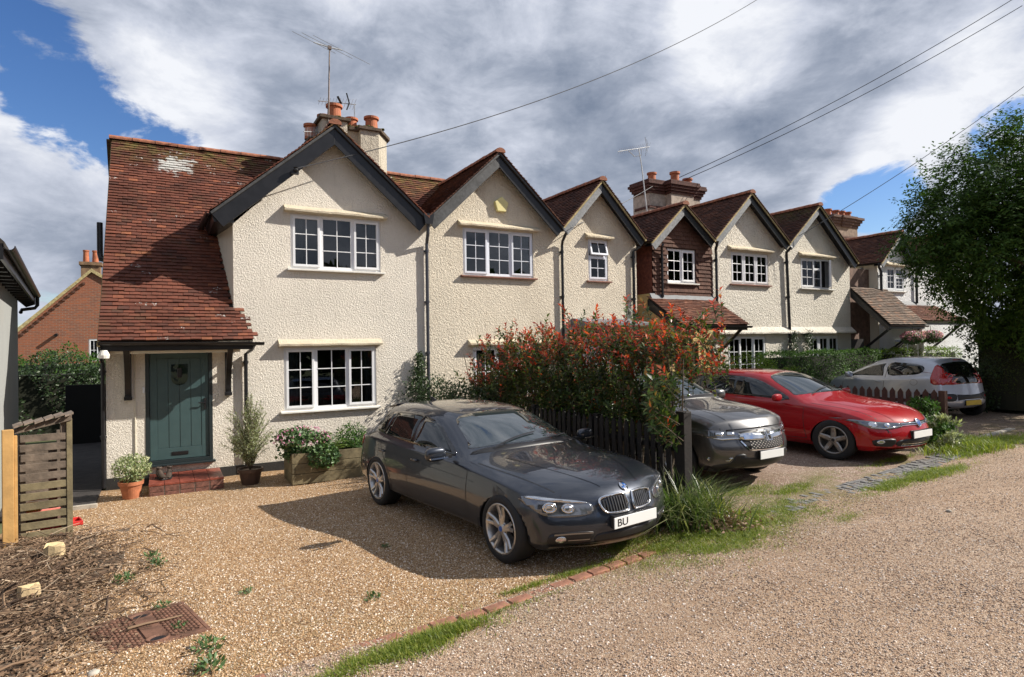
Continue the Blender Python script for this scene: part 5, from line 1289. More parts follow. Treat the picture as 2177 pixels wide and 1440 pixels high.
# ---- dark grey hatchback ----
def build_bmw():
    root = empty('parked_car', (0, 0, 0), 'dark grey metallic hatchback with twin kidney grilles parked on the tan shingle', 'car', 'cars parked in front of the cottages')
    S = lambda x, bow, w, sh, belt, rail, c7, zc, z0=0.20: station(x, bow, w, (z0, z0 + .09, .47, .68 if sh > .72 else sh - .06, sh), belt, rail, c7, zc)
    st = [
        S(-3.52, .16, .80, .90, (.66, .935), (.48, .955), (.25, .965), .97, .28),
        S(-3.38, .10, .84, .93, (.70, .975), (.56, 1.03), (.30, 1.05), 1.055, .26),
        S(-3.14, .06, .865, .945, (.735, 1.0), (.575, 1.26), (.33, 1.315), 1.325, .24),
        S(-2.98, .05, .878, .945, (.755, 1.0), (.58, 1.375), (.35, 1.405), 1.41),
        S(-2.69, .0, .885, .935, (.785, .985), (.605, 1.40), (.38, 1.43), 1.437),
        S(-2.0, .0, .875, .91, (.795, .96), (.615, 1.415), (.39, 1.442), 1.448),
        S(-1.50, .06, .870, .895, (.795, .94), (.61, 1.37), (.37, 1.405), 1.415),
        S(-1.05, .10, .868, .885, (.785, .935), (.665, 1.13), (.37, 1.215), 1.235),
        S(-.66, .12, .872, .875, (.78, .925), (.70, .985), (.39, 1.03), 1.045),
        S(-.50, .12, .875, .865, (.765, .92), (.60, .965), (.35, .995), 1.005),
        S(.0, .08, .882, .825, (.735, .885), (.56, .925), (.31, .945), .95),
        S(.38, .10, .868, .765, (.70, .825), (.52, .865), (.28, .885), .892),
        S(.62, .20, .80, .70, (.65, .745), (.45, .785), (.22, .805), .812),
        S(.735, .30, .74, .625, (.58, .655), (.40, .685), (.19, .705), .712, .22)]
    spec = dict(stations=st, front_x=[.735, .765, .80, .795, .74], rear_x=[-3.52, -3.56, -3.60, -3.58, -3.50], paint=M_bmw, wb=2.69, hw=.885, arch=.352, wr=.318, shoulder_crease=.5, ring_crease={8: .5, 3: .4, 12: .3})
    c = Car(root, spec); P = c.patch
    for side, sg in (('right', -1), ('left', 1)):
        # door frames (black) then glass
        P('window_surround', side, smooth_poly([(-.96, .955), (-1.25, 1.12), (-1.58, 1.275), (-2.1, 1.335), (-2.60, 1.325), (-2.86, 1.255), (-3.02, 1.11), (-2.92, 1.04), (-2.3, .995), (-1.5, .965)], 3), M_gloss, off=.005, res=.05)
        for nm, pl in (('side_window', [(-1.05, .98), (-1.30, 1.11), (-1.58, 1.25), (-1.85, 1.298), (-1.85, .99)]), ('side_window', [(-1.93, .995), (-1.93, 1.305), (-2.3, 1.312), (-2.58, 1.30), (-2.62, 1.02)]), ('quarter_window', [(-2.67, 1.035), (-2.64, 1.29), (-2.82, 1.235), (-2.96, 1.115), (-2.88, 1.06)])):
            P(nm, side, pl, M_carglass, off=.010, res=.05)
        for path in ([(-.62, .90), (-.60, .6), (-.55, .32)], [(-1.87, .97), (-1.875, .6), (-1.86, .30)], [(-2.66, 1.0), (-2.60, .82), (-2.42, .62), (-2.30, .45), (-2.28, .32)], [(-.55, .325), (-1.2, .315), (-1.86, .31), (-2.28, .325)]):
            c.ribbon('door_seam', side, path, .010, M_blackpl, off=.0015)
        c.ribbon('crease_line', side, [(-.5, .745), (-1.4, .765), (-2.4, .80), (-3.1, .83)], .010, spec['paint'], off=.006)
        for hx in (-1.72, -2.55):
            h = c.hit(side, hx, .80)[0]; sub_box('door_handle', h.x, h.y + sg * .018, h.z, .17, .035, .035, spec['paint'], root)
        h = c.hit(side, -.98, .98)[0]
        sub_box('mirror', -.97, sg * (.985), 1.01, .17, .24, .16, spec['paint'], root, taper=lambda v, cc: (v.x + (.03 if v.x < cc.x else -.02), v.y, v.z - (.02 if v.z < cc.z else 0)))
        mb = MB(); mb.box(-1.0, -.93, *sorted((sg * .82, sg * .90)), .945, .975); car_part(mb, 'mirror_arm', M_blackpl, root)
        mb = MB(); mb.box(-.885, -.86, *sorted((sg * .90, sg * 1.09)), .962, .978); car_part(mb, 'mirror_indicator', M_chrome, root)
    # windscreen and wipers
    P('windscreen', 'top', smooth_poly([(-.72, 0), (-.76, .35), (-.86, .64), (-1.0, .60), (-1.40, .50), (-1.46, .30), (-1.49, 0), (-1.46, -.30), (-1.40, -.50), (-1.0, -.60), (-.86, -.64), (-.76, -.35)], 3), M_windscreen, off=.004, res=.07)
    c.ribbon('wiper', 'top', [(-.72, -.45), (-.80, -.15), (-.86, .15)], .022, M_blackpl, off=.02); c.ribbon('wiper', 'top', [(-.70, .05), (-.76, .35), (-.86, .58)], .022, M_blackpl, off=.02)
    P('scuttle', 'top', smooth_poly([(-.60, 0), (-.63, .35), (-.74, .66), (-.80, .66), (-.74, .35), (-.70, 0), (-.74, -.35), (-.80, -.66), (-.74, -.66), (-.63, -.35)], 2), M_blackpl, off=.003, res=.08)
    P('rear_window', 'rear', smooth_poly([(-.52, 1.05), (0, 1.03), (.52, 1.05), (.50, 1.30), (0, 1.34), (-.50, 1.30)], 3), M_rearglass, off=.004)
    # bonnet edge seams
    for sg in (1, -1):
        c.ribbon('bonnet_seam', 'top', [(-.56, sg * .74), (-.1, sg * .715), (.3, sg * .66), (.56, sg * .56), (.665, sg * .40)], .010, M_blackpl, off=.0015)
        c.ribbon('bonnet_crease', 'top', [(-.45, sg * .50), (0, sg * .42), (.35, sg * .32), (.6, sg * .22)], .012, spec['paint'], off=.005)
    c.ribbon('bonnet_seam', 'top', [(.665, -.40), (.70, -.2), (.71, 0), (.70, .2), (.665, .40)], .010, M_blackpl, off=.0015)
    # shark fin
    mb = MB(); mb.prism([(-2.92, 1.40), (-2.74, 1.40), (-2.90, 1.47), (-2.96, 1.475)], -.012, .012); mb.v = [(v[0], v[1] * (1 if v[2] < 1.45 else .3), v[2]) for v in mb.v]; car_part(mb, 'roof_aerial', spec['paint'], root)
    mb = MB(); mb.prism([(-3.16, 1.355), (-2.90, 1.41), (-2.92, 1.37), (-3.15, 1.33)], -.50, .50); sp = car_part(mb, 'rear_spoiler', spec['paint'], root, bevel=.012)
    # kidney grilles
    for sg in (1, -1):
        k = smooth_poly([(sg * .025, .56), (sg * .035, .70), (sg * .10, .725), (sg * .27, .71), (sg * .315, .66), (sg * .275, .565), (sg * .20, .545), (sg * .07, .545)], 4)
        g = P('kidney_grille', 'front', offset_poly(k, .014), M_gloss, off=.004, res=.04)
        P('grille_surround', 'front', k, M_chrome, off=.016, res=.03, holes=[offset_poly(k, .016)], parent=g, thick=.02)
        for i in range(9):
            y = sg * (.055 + i * .027); ztop = .70 if i < 7 else .68; c.ribbon('grille_bar', 'front', [(y, .562), (y, ztop)], .009, M_blackpl, off=.016, parent=g, n=1)
        # headlamp: dark housing, clear strip, two lamp rings
        hl = smooth_poly([(sg * .375, .655), (sg * .395, .570), (sg * .60, .548), (sg * .745, .578), (sg * .83, .685), (sg * .80, .748), (sg * .64, .728), (sg * .48, .698)], 4)
        h_ = P('headlight', 'front', hl, M_lampdark, off=.006, res=.035)
        for (yy, zz, r1) in ((.56, .630, .046), (.69, .645, .052)):
            P('lamp', 'front', ellipse(sg * yy, zz, r1, r1), M_chrome, off=.010, res=.02, parent=h_, holes=[ellipse(sg * yy, zz, r1 * .62, r1 * .62)])
            P('lamp_lens', 'front', ellipse(sg * yy, zz, r1 * .6, r1 * .6), M_lamp, off=.012, res=.02, parent=h_)
        P('lamp_brow', 'front', smooth_poly([(sg * .40, .672), (sg * .48, .694), (sg * .64, .725), (sg * .79, .745), (sg * .80, .728), (sg * .65, .700), (sg * .48, .674)], 3), M_lamp, off=.012, res=.03, parent=h_)
        # bumper side intakes with fog lamp
        iv = smooth_poly([(sg * .40, .40), (sg * .66, .40), (sg * .72, .36), (sg * .70, .275), (sg * .62, .255), (sg * .44, .275)], 3)
        b_ = P('bumper_intake', 'front', iv, M_blackpl, off=.006, res=.04)
        P('fog_lamp', 'front', ellipse(sg * .63, .335, .036, .036), M_lamp, off=.012, res=.02, parent=b_)
        c.ribbon('intake_trim', 'front', [(sg * .40, .392), (sg * .55, .395), (sg * .68, .388)], .014, M_alloyD, off=.014, parent=b_)
        c.ribbon('intake_trim', 'front', [(sg * .42, .33), (sg * .58, .33)], .010, M_alloyD, off=.014, parent=b_)
        # tail lamp wrapping the corner
        P('tail_light', 'rear', smooth_poly([(sg * .52, .80), (sg * .54, .90), (sg * .74, .92), (sg * .80, .86), (sg * .79, .78), (sg * .66, .79)], 3), M_lampred, off=.006, res=.03)
        P('tail_light', 'left' if sg > 0 else 'right', smooth_poly([(-3.62, .79), (-3.25, .86), (-3.24, .91), (-3.34, .935), (-3.60, .93)], 3), M_lampred, off=.006, res=.03)
    P('lower_grille', 'front', smooth_poly([(-.34, .29), (-.38, .335), (-.31, .375), (0, .385), (.31, .375), (.38, .335), (.34, .29), (0, .28)], 3), M_blackpl, off=.006, res=.05)
    c.ribbon('bumper_lip', 'front', [(-.70, .262), (-.45, .262), (-.3, .272), (0, .278), (.3, .272), (.45, .262), (.70, .262)], .020, M_alloyD, off=.022)
    rd = P('roundel', 'front', ellipse(0, .765, .04, .034), M_chrome, off=.012, res=.02)
    for q in ((0, 1), (2, 3)):
        a0 = q[0] * PI / 2; pl = [(0, .765)] + [(.029 * math.cos(a0 + i * PI / 12), .765 + .024 * math.sin(a0 + i * PI / 12)) for i in range(7)]
        P('roundel_field', 'front', pl, M_blue, off=.0145, res=.02, parent=rd, thick=.002)
    plate(c, 'front', 0, .470, text='BU', push=.02)
    for x in (0, -2.69):
        for sg in (1, -1): make_wheel(root, x, sg * .768, sg, .318, .215, .225, (5, 'double'), steer=0.0)
    return root

# ---- red hatchback ----
def build_golf():
    root = empty('parked_car', (0, 0, 0), 'bright red five door hatchback parked between the grey car and the brown picket fence', 'car', 'cars parked in front of the cottages')
    S = lambda x, bow, w, sh, belt, rail, c7, zc, z0=0.20: station(x, bow, w, (z0, z0 + .09, .47, .70 if sh > .76 else sh - .06, sh), belt, rail, c7, zc)
    st = [S(-3.42, .12, .82, .90, (.68, .94), (.5, .96), (.26, .97), .975, .28), S(-3.36, .10, .85, .94, (.71, .985), (.55, 1.04), (.29, 1.06), 1.07, .26),
          S(-3.20, .08, .875, .95, (.75, 1.01), (.59, 1.27), (.34, 1.33), 1.34, .24), S(-3.0, .08, .89, .95, (.77, 1.01), (.60, 1.395), (.36, 1.435), 1.442),
          S(-2.63, 0, .897, .945, (.795, .99), (.625, 1.42), (.38, 1.455), 1.462), S(-1.9, 0, .892, .93, (.805, .97), (.635, 1.432), (.39, 1.462), 1.47),
          S(-1.38, .06, .888, .91, (.805, .95), (.63, 1.385), (.38, 1.43), 1.44), S(-.95, .10, .885, .90, (.795, .945), (.68, 1.16), (.38, 1.245), 1.265),
          S(-.52, .12, .887, .885, (.79, .935), (.72, 1.0), (.40, 1.055), 1.07), S(-.36, .12, .888, .88, (.78, .925), (.62, .975), (.36, 1.01), 1.02),
          S(.05, .08, .89, .845, (.75, .895), (.58, .935), (.32, .955), .96), S(.40, .10, .88, .79, (.72, .84), (.54, .875), (.30, .895), .90),
          S(.66, .20, .82, .71, (.68, .75), (.48, .785), (.24, .80), .805), S(.80, .28, .77, .64, (.62, .66), (.43, .675), (.21, .685), .69, .22)]
    spec = dict(stations=st, front_x=[.80, .83, .865, .86, .80], rear_x=[-3.42, -3.46, -3.50, -3.48, -3.40], paint=M_golf, wb=2.63, hw=.895, arch=.355, wr=.315, shoulder_crease=.5, ring_crease={8: .5, 3: .4})
    c = Car(root, spec); P = c.patch
    for side, sg in (('right', -1), ('left', 1)):
        P('window_surround', side, smooth_poly([(-.78, .97), (-1.1, 1.14), (-1.5, 1.30), (-2.0, 1.355), (-2.6, 1.345), (-2.93, 1.28), (-3.0, 1.08), (-2.8, 1.03), (-2.2, 1.005), (-1.3, .98)], 3), M_gloss, off=.005, res=.05)
        for nm, pl in (('quarter_window', [(-.88, .99), (-1.02, 1.06), (-1.04, .99)]), ('side_window', [(-1.08, .99), (-1.08, 1.105), (-1.48, 1.27), (-1.76, 1.32), (-1.76, 1.0)]), ('side_window', [(-1.85, 1.005), (-1.85, 1.33), (-2.25, 1.338), (-2.60, 1.32), (-2.62, 1.03)]), ('quarter_window', [(-2.68, 1.04), (-2.66, 1.31), (-2.88, 1.255), (-2.93, 1.09)])):
            P(nm, side, pl, M_carglass, off=.010, res=.05)
        for path in ([(-.48, .90), (-.47, .6), (-.42, .32)], [(-1.80, .98), (-1.80, .6), (-1.78, .30)], [(-2.62, 1.0), (-2.55, .8), (-2.35, .6), (-2.22, .45), (-2.2, .32)], [(-.42, .325), (-1.1, .315), (-1.78, .31), (-2.2, .325)]):
            c.ribbon('door_seam', side, path, .010, M_blackpl, off=.0015)
        c.ribbon('crease_line', side, [(.3, .74), (-.5, .80), (-1.4, .825), (-2.4, .84), (-3.1, .85)], .010, spec['paint'], off=.006)
        for hx in (-1.62, -2.46):
            h = c.hit(side, hx, .83)[0]; sub_box('door_handle', h.x, h.y + sg * .018, h.z, .17, .035, .035, spec['paint'], root)
        sub_box('mirror', -.86, sg * .98, 1.01, .16, .23, .15, spec['paint'], root, taper=lambda v, cc: (v.x + (.03 if v.x < cc.x else -.03), v.y, v.z))
        mb = MB(); mb.box(-.90, -.82, *sorted((sg * .84, sg * .92)), .955, .99); car_part(mb, 'mirror_arm', M_blackpl, root)
    P('windscreen', 'top', smooth_poly([(-.56, 0), (-.60, .38), (-.72, .66), (-.9, .62), (-1.30, .52), (-1.37, .3), (-1.40, 0), (-1.37, -.3), (-1.30, -.52), (-.9, -.62), (-.72, -.66), (-.60, -.38)], 3), M_windscreen, off=.004, res=.07)
    c.ribbon('wiper', 'top', [(-.58, -.45), (-.66, -.15), (-.72, .15)], .022, M_blackpl, off=.02); c.ribbon('wiper', 'top', [(-.56, .05), (-.62, .35), (-.72, .58)], .022, M_blackpl, off=.02)
    for sg in (1, -1):
        c.ribbon('bonnet_seam', 'top', [(-.42, sg * .755), (0, sg * .73), (.4, sg * .68), (.64, sg * .60), (.74, sg * .50)], .010, M_blackpl, off=.0015)
        c.ribbon('bonnet_crease', 'top', [(-.35, sg * .60), (.1, sg * .56), (.45, sg * .5), (.68, sg * .42)], .012, spec['paint'], off=.005)
        hl = smooth_poly([(sg * .36, .665), (sg * .36, .605), (sg * .60, .575), (sg * .78, .60), (sg * .865, .725), (sg * .80, .715), (sg * .60, .685)], 3)
        h_ = P('headlight', 'front', hl, M_lampdark, off=.006, res=.035)
        P('lamp', 'front', ellipse(sg * .73, .65, .045, .045), M_lamp, off=.012, res=.02, parent=h_); P('lamp', 'front', ellipse(sg * .56, .635, .038, .034), M_chrome, off=.011, res=.02, parent=h_)
        P('lamp_trim', 'front', [(sg * .38, .622), (sg * .60, .592), (sg * .76, .612), (sg * .76, .600), (sg * .60, .580), (sg * .38, .612)], M_lamp, off=.012, res=.04, parent=h_)
        b_ = P('bumper_intake', 'front', smooth_poly([(sg * .50, .42), (sg * .74, .41), (sg * .76, .36), (sg * .72, .31), (sg * .52, .30)], 3), M_blackpl, off=.005, res=.04)
        P('fog_lamp', 'front', ellipse(sg * .68, .375, .045, .03), M_lamp, off=.010, res=.02, parent=b_)
    g = P('grille', 'front', [(-.35, .62), (-.35, .665), (0, .68), (.35, .665), (.35, .62), (0, .612)], M_gloss, off=.005, res=.04)
    for z in (.628, .654): c.ribbon('grille_strip', 'front', [(-.35, z), (0, z - .002), (.35, z)], .010, M_chrome, off=.014, parent=g)
    e_ = P('emblem', 'front', ellipse(0, .645, .062, .062, 24), M_chrome, off=.022, res=.03, holes=[ellipse(0, .645, .052, .052, 24)], thick=.012)
    P('emblem_field', 'front', ellipse(0, .645, .051, .051, 20), M_blue, off=.018, res=.03, parent=e_)
    c.ribbon('emblem_letter', 'front', [(-.022, .688), (0, .652), (.022, .688)], .009, M_chrome, off=.026, parent=e_, n=1)
    c.ribbon('emblem_letter', 'front', [(-.038, .668), (-.018, .604), (0, .640), (.018, .604), (.038, .668)], .009, M_chrome, off=.026, parent=e_, n=1)
    P('lower_grille', 'front', smooth_poly([(-.44, .30), (-.42, .40), (0, .41), (.42, .40), (.44, .30), (0, .285)], 3), M_blackpl, off=.005, res=.05)
    for z in (.305, .335, .37): c.ribbon('grille_strip', 'front', [(-.40, z), (0, z - .005), (.40, z)], .009, M_chrome if z < .34 else M_blackpl, off=.012)
    c.ribbon('bumper_lip', 'front', [(-.66, .245), (-.3, .25), (0, .252), (.3, .25), (.66, .245)], .03, spec['paint'], off=.012)
    plate(c, 'front', 0, .475, push=.016)
    for x in (0, -2.63):
        for sg in (1, -1): make_wheel(root, x, sg * .785, sg, .315, .205, .205, (5, 'single'), steer=(0.18 if x == 0 else 0), rimmat=M_alloyD)
    return root

# ---- grey SUV ----
def build_crv():
    root = empty('parked_car', (0, 0, 0), 'warm grey SUV with a chrome wing grille seen past the dark fence post', 'car', 'cars parked in front of the cottages')
    S = lambda x, bow, w, sh, belt, rail, c7, zc, z0=0.25: station(x, bow, w, (z0, z0 + .10, .60, .86 if sh > .92 else sh - .10, sh), belt, rail, c7, zc)
    st = [S(-3.60, .10, .86, 1.02, (.72, 1.06), (.52, 1.08), (.27, 1.09), 1.095, .35), S(-3.52, .10, .89, 1.08, (.75, 1.13), (.58, 1.2), (.31, 1.22), 1.23, .32),
          S(-3.32, .08, .915, 1.10, (.78, 1.16), (.60, 1.45), (.33, 1.52), 1.53, .30), S(-3.1, .08, .925, 1.10, (.80, 1.16), (.60, 1.57), (.35, 1.64), 1.65),
          S(-2.66, 0, .93, 1.09, (.82, 1.15), (.62, 1.61), (.36, 1.67), 1.68), S(-1.9, 0, .927, 1.07, (.83, 1.13), (.63, 1.625), (.37, 1.68), 1.69),
          S(-1.32, .06, .925, 1.055, (.83, 1.115), (.63, 1.575), (.37, 1.635), 1.65), S(-.9, .10, .922, 1.045, (.83, 1.105), (.71, 1.35), (.40, 1.43), 1.45),
          S(-.46, .12, .925, 1.03, (.825, 1.095), (.75, 1.15), (.42, 1.205), 1.22), S(-.30, .12, .925, 1.02, (.81, 1.085), (.66, 1.13), (.38, 1.165), 1.175),
          S(.10, .08, .927, .99, (.79, 1.06), (.62, 1.10), (.35, 1.115), 1.12), S(.48, .10, .92, .945, (.77, 1.005), (.59, 1.045), (.33, 1.06), 1.065),
          S(.72, .20, .87, .87, (.74, .93), (.54, .965), (.28, .98), .985), S(.84, .28, .82, .79, (.69, .82), (.50, .84), (.25, .85), .855, .27)]
    spec = dict(stations=st, front_x=[.84, .88, .93, .92, .84], rear_x=[-3.60, -3.63, -3.67, -3.66, -3.58], paint=M_crv, wb=2.66, hw=.93, arch=.395, wr=.35, shoulder_crease=.6, ring_crease={8: .5, 3: .4, 12: .5})
    c = Car(root, spec); P = c.patch
    for side, sg in (('right', -1), ('left', 1)):
        P('window_surround', side, smooth_poly([(-.78, 1.13), (-1.1, 1.30), (-1.45, 1.45), (-2.0, 1.51), (-2.7, 1.49), (-3.05, 1.38), (-3.12, 1.22), (-2.6, 1.18), (-1.5, 1.15)], 3), M_gloss, off=.005, res=.05)
        for pl in ([(-.95, 1.16), (-1.2, 1.27), (-1.46, 1.42), (-1.78, 1.47), (-1.78, 1.17)], [(-1.86, 1.18), (-1.86, 1.475), (-2.3, 1.475), (-2.6, 1.45), (-2.62, 1.2)]): P('side_window', side, pl, M_carglass, off=.006, res=.07)
        for path in ([(-.42, 1.05), (-.42, .7), (-.38, .40)], [(-1.82, 1.12), (-1.82, .6), (-1.80, .38)]): c.ribbon('door_seam', side, path, .010, M_blackpl, off=.0015)
        c.ribbon('sill_cladding', side, [(-.45, .40), (-1.2, .38), (-2.2, .40)], .10, M_blackpl, off=.012)
        sub_box('mirror', -.80, sg * 1.01, 1.17, .2, .26, .2, spec['paint'], root)
        mb = MB(); mb.box(-.84, -.76, *sorted((sg * .86, sg * .94)), 1.10, 1.14); car_part(mb, 'mirror_arm', M_blackpl, root)
    P('windscreen', 'top', smooth_poly([(-.50, 0), (-.55, .38), (-.68, .70), (-.85, .66), (-1.25, .55), (-1.32, .3), (-1.34, 0), (-1.32, -.3), (-1.25, -.55), (-.85, -.66), (-.68, -.70), (-.55, -.38)], 3), M_windscreen, off=.004, res=.07)
    P('scuttle', 'top', smooth_poly([(-.36, 0), (-.40, .4), (-.54, .74), (-.62, .74), (-.53, .38), (-.48, 0), (-.53, -.38), (-.62, -.74), (-.54, -.74), (-.40, -.4)], 2), M_blackpl, off=.003, res=.08)
    for sg in (1, -1):
        c.ribbon('bonnet_seam', 'top', [(-.3, sg * .80), (.2, sg * .77), (.55, sg * .72), (.78, sg * .62)], .008, M_blackpl, off=.0015)
        c.ribbon('bonnet_crease', 'top', [(-.25, sg * .55), (.2, sg * .56), (.6, sg * .55), (.78, sg * .5)], .014, spec['paint'], off=.006)
        h_ = P('headlight', 'front', smooth_poly([(sg * .46, .80), (sg * .47, .72), (sg * .70, .72), (sg * .88, .76), (sg * .90, .84), (sg * .76, .84)], 3), M_lampdark, off=.006, res=.035)
        P('lamp_trim', 'front', [(sg * .47, .735), (sg * .70, .728), (sg * .87, .765), (sg * .87, .748), (sg * .70, .708), (sg * .45, .715)], M_chrome, off=.014, res=.04, parent=h_)
        for yy in (.58, .72): P('lamp', 'front', [(sg * (yy - .05), .765), (sg * (yy + .05), .77), (sg * (yy + .05), .815), (sg * (yy - .05), .81)], M_lamp, off=.012, res=.03, parent=h_)
        f_ = P('fog_lamp_strip', 'front', [(sg * .60, .47), (sg * .86, .475), (sg * .86, .425), (sg * .64, .42)], M_chrome, off=.008, res=.04, holes=[[(sg * .625, .46), (sg * .845, .463), (sg * .845, .437), (sg * .65, .432)]])
        P('bumper_corner', 'front', smooth_poly([(sg * .42, .50), (sg * .56, .50), (sg * .62, .40), (sg * .80, .36), (sg * .88, .30), (sg * .80, .27), (sg * .45, .28)], 3), M_blackpl, off=.004, res=.05)
        P('chrome_wing', 'front', smooth_poly([(sg * .09, .775), (sg * .42, .79), (sg * .47, .74), (sg * .40, .70), (sg * .09, .695)], 3), M_chrome, off=.02, res=.04, thick=.02)
    P('bonnet_edge_trim', 'front', [(-.62, .845), (0, .868), (.62, .845), (.62, .83), (0, .852), (-.62, .83)], M_gloss, off=.010, res=.04)
    g = P('grille', 'front', smooth_poly([(-.46, .81), (0, .83), (.46, .81), (.48, .70), (.36, .57), (0, .555), (-.36, .57), (-.48, .70)], 3), M_blackpl, off=.005, res=.05)
    for sg in (1, -1): c.ribbon('grille_frame', 'front', [(sg * .47, .69), (sg * .40, .60), (sg * .34, .565), (0, .55)], .022, M_chrome, off=.014, parent=g)
    for j in range(5):
        for i in range(12):
            y = -.33 + i * .06 + (j % 2) * .03; z = .585 + j * .022
            if abs(y) < .36 and z < .68: P('grille_cell', 'front', [(y - .018, z), (y, z - .008), (y + .018, z), (y, z + .008)], M_alloyD, off=.012, res=.05, parent=g, thick=.003)
    e_ = c.ribbon('emblem', 'front', [(-.045, .80), (-.035, .68)], .016, M_chrome, off=.045, n=1); c.ribbon('emblem_letter', 'front', [(.045, .80), (.035, .68)], .016, M_chrome, off=.045, parent=e_, n=1); c.ribbon('emblem_letter', 'front', [(-.04, .745), (.04, .745)], .016, M_chrome, off=.045, parent=e_, n=1)
    c.ribbon('emblem_frame', 'front', [(-.075, .81), (.075, .81), (.06, .67), (-.06, .67)], .012, M_chrome, off=.042, parent=e_, n=1, closed=True)
    P('lower_grille', 'front', [(-.50, .48), (.50, .48), (.46, .30), (-.46, .30)], M_blackpl, off=.006, res=.06)
    c.ribbon('skid_plate', 'front', [(-.60, .285), (-.4, .27), (0, .275), (.4, .27), (.60, .285)], .05, M_alloy, off=.016)
    plate(c, 'front', 0, .49, push=.03)
    for x in (0, -2.66):
        for sg in (1, -1): make_wheel(root, x, sg * .81, sg, .35, .225, .235, (5, 'double'))
    return root

# ---- small silver hatchback, rear towards us ----
def build_107():
    root = empty('parked_car', (0, 0, 0), 'small silver three door hatchback with its red tail lamps towards the road', 'car', 'cars parked in front of the cottages')
    S = lambda x, bow, w, sh, belt, rail, c7, zc, z0=0.20: station(x, bow, w, (z0, z0 + .09, .45, .68, sh), belt, rail, c7, zc)
    st = [S(-2.72, .14, .74, .90, (.62, .945), (.46, .97), (.25, .98), .985, .26), S(-2.66, .12, .765, .95, (.65, 1.0), (.5, 1.07), (.27, 1.09), 1.10, .24),
          S(-2.54, .10, .785, .97, (.68, 1.04), (.52, 1.29), (.29, 1.35), 1.36, .22), S(-2.40, .08, .80, .96, (.69, 1.03), (.53, 1.385), (.31, 1.435), 1.445),
          S(-2.0, 0, .812, .94, (.71, 1.0), (.55, 1.42), (.32, 1.462), 1.47), S(-1.45, 0, .812, .91, (.71, .97), (.56, 1.425), (.33, 1.465), 1.475),
          S(-.95, .06, .808, .89, (.71, .95), (.56, 1.37), (.33, 1.42), 1.43), S(-.50, .10, .805, .87, (.71, .94), (.62, 1.17), (.35, 1.24), 1.255),
          S(-.05, .12, .80, .85, (.70, .925), (.64, .99), (.36, 1.04), 1.05), S(.12, .12, .795, .835, (.68, .90), (.55, .945), (.32, .975), .985),
          S(.35, .14, .77, .79, (.64, .85), (.48, .885), (.27, .90), .905), S(.52, .22, .72, .70, (.58, .74), (.42, .76), (.23, .77), .775, .22)]
    spec = dict(stations=st, front_x=[.52, .56, .60, .60, .54], rear_x=[-2.72, -2.76, -2.81, -2.80, -2.72], paint=M_107, wb=2.34, hw=.81, arch=.325, wr=.285, shoulder_crease=.4, ring_crease={8: .5, 3: .35})
    c = Car(root, spec); P = c.patch
    for side, sg in (('right', -1), ('left', 1)):
        P('side_window', side, smooth_poly([(-.30, .965), (-.55, 1.09), (-.85, 1.225), (-1.20, 1.30), (-1.20, .985)], 1), M_carglass, off=.005, res=.07)
        P('rear_side_window', side, smooth_poly([(-1.33, 1.02), (-1.32, 1.305), (-1.75, 1.31), (-2.08, 1.26), (-2.16, 1.17), (-2.05, 1.06), (-1.7, 1.02)], 3), M_carglass, off=.005, res=.07)
        for path in ([(-.15, .92), (-.14, .6), (-.10, .32)], [(-1.27, 1.36), (-1.27, .95), (-1.26, .6), (-1.24, .32)]): c.ribbon('door_seam', side, path, .010, M_blackpl, off=.0015)
        c.ribbon('fuel_flap', side, ellipse(-2.0, .86, .085, .07, 16), .006, M_blackpl, off=.0015, n=1, closed=True)
        h = c.hit(side, -1.12, .84)[0]; sub_box('door_handle', h.x, h.y + sg * .018, h.z, .15, .035, .04, spec['paint'], root)
        sub_box('mirror', -.42, sg * .89, 1.0, .16, .2, .17, spec['paint'], root)
        mb = MB(); mb.box(-.46, -.38, *sorted((sg * .75, sg * .84)), .955, .98); car_part(mb, 'mirror_arm', M_blackpl, root)
        P('tail_light', side, smooth_poly([(-2.36, 1.25), (-2.38, .86), (-2.60, .83), (-2.80, .84), (-2.80, 1.0), (-2.58, 1.10), (-2.46, 1.25)], 3), M_lampred, off=.007, res=.04)
        P('tail_light', 'rear', smooth_poly([(sg * .74, .84), (sg * .60, .85), (sg * .56, .92), (sg * .60, 1.06), (sg * .66, 1.20), (sg * .72, 1.15)], 3), M_lampred, off=.007, res=.04)
        P('bumper_insert', 'rear', smooth_poly([(sg * .44, .60), (sg * .70, .61), (sg * .74, .54), (sg * .70, .45), (sg * .48, .46)], 3), M_blackpl, off=.005, res=.04)
        P('reflector', 'rear', ellipse(sg * .62, .53, .05, .03), M_lampred, off=.010, res=.03)
    P('tailgate_glass', 'rear', smooth_poly([(-.60, .88), (0, .84), (.60, .88), (.57, 1.02), (.52, 1.28), (.3, 1.34), (0, 1.355), (-.3, 1.34), (-.52, 1.28), (-.57, 1.02)], 3), M_rearglass, off=.005, res=.06)
    P('brake_light', 'rear', [(-.12, 1.385), (.12, 1.385), (.12, 1.40), (-.12, 1.40)], M_lampred, off=.01, res=.05)
    P('windscreen', 'top', smooth_poly([(-.10, 0), (-.15, .35), (-.26, .60), (-.6, .55), (-.88, .48), (-.92, 0), (-.88, -.48), (-.6, -.55), (-.26, -.60), (-.15, -.35)], 3), M_windscreen, off=.004, res=.07)
    P('bumper_recess', 'rear', [(-.42, .60), (.42, .60), (.42, .46), (-.42, .46)], M_blackpl, off=.004, res=.05)
    P('headlight', 'front', smooth_poly([(.36, .62), (.66, .66), (.70, .78), (.50, .72)], 3), M_lamp, off=.006, res=.04); P('headlight', 'front', smooth_poly([(-.36, .62), (-.66, .66), (-.70, .78), (-.50, .72)], 3), M_lamp, off=.006, res=.04)
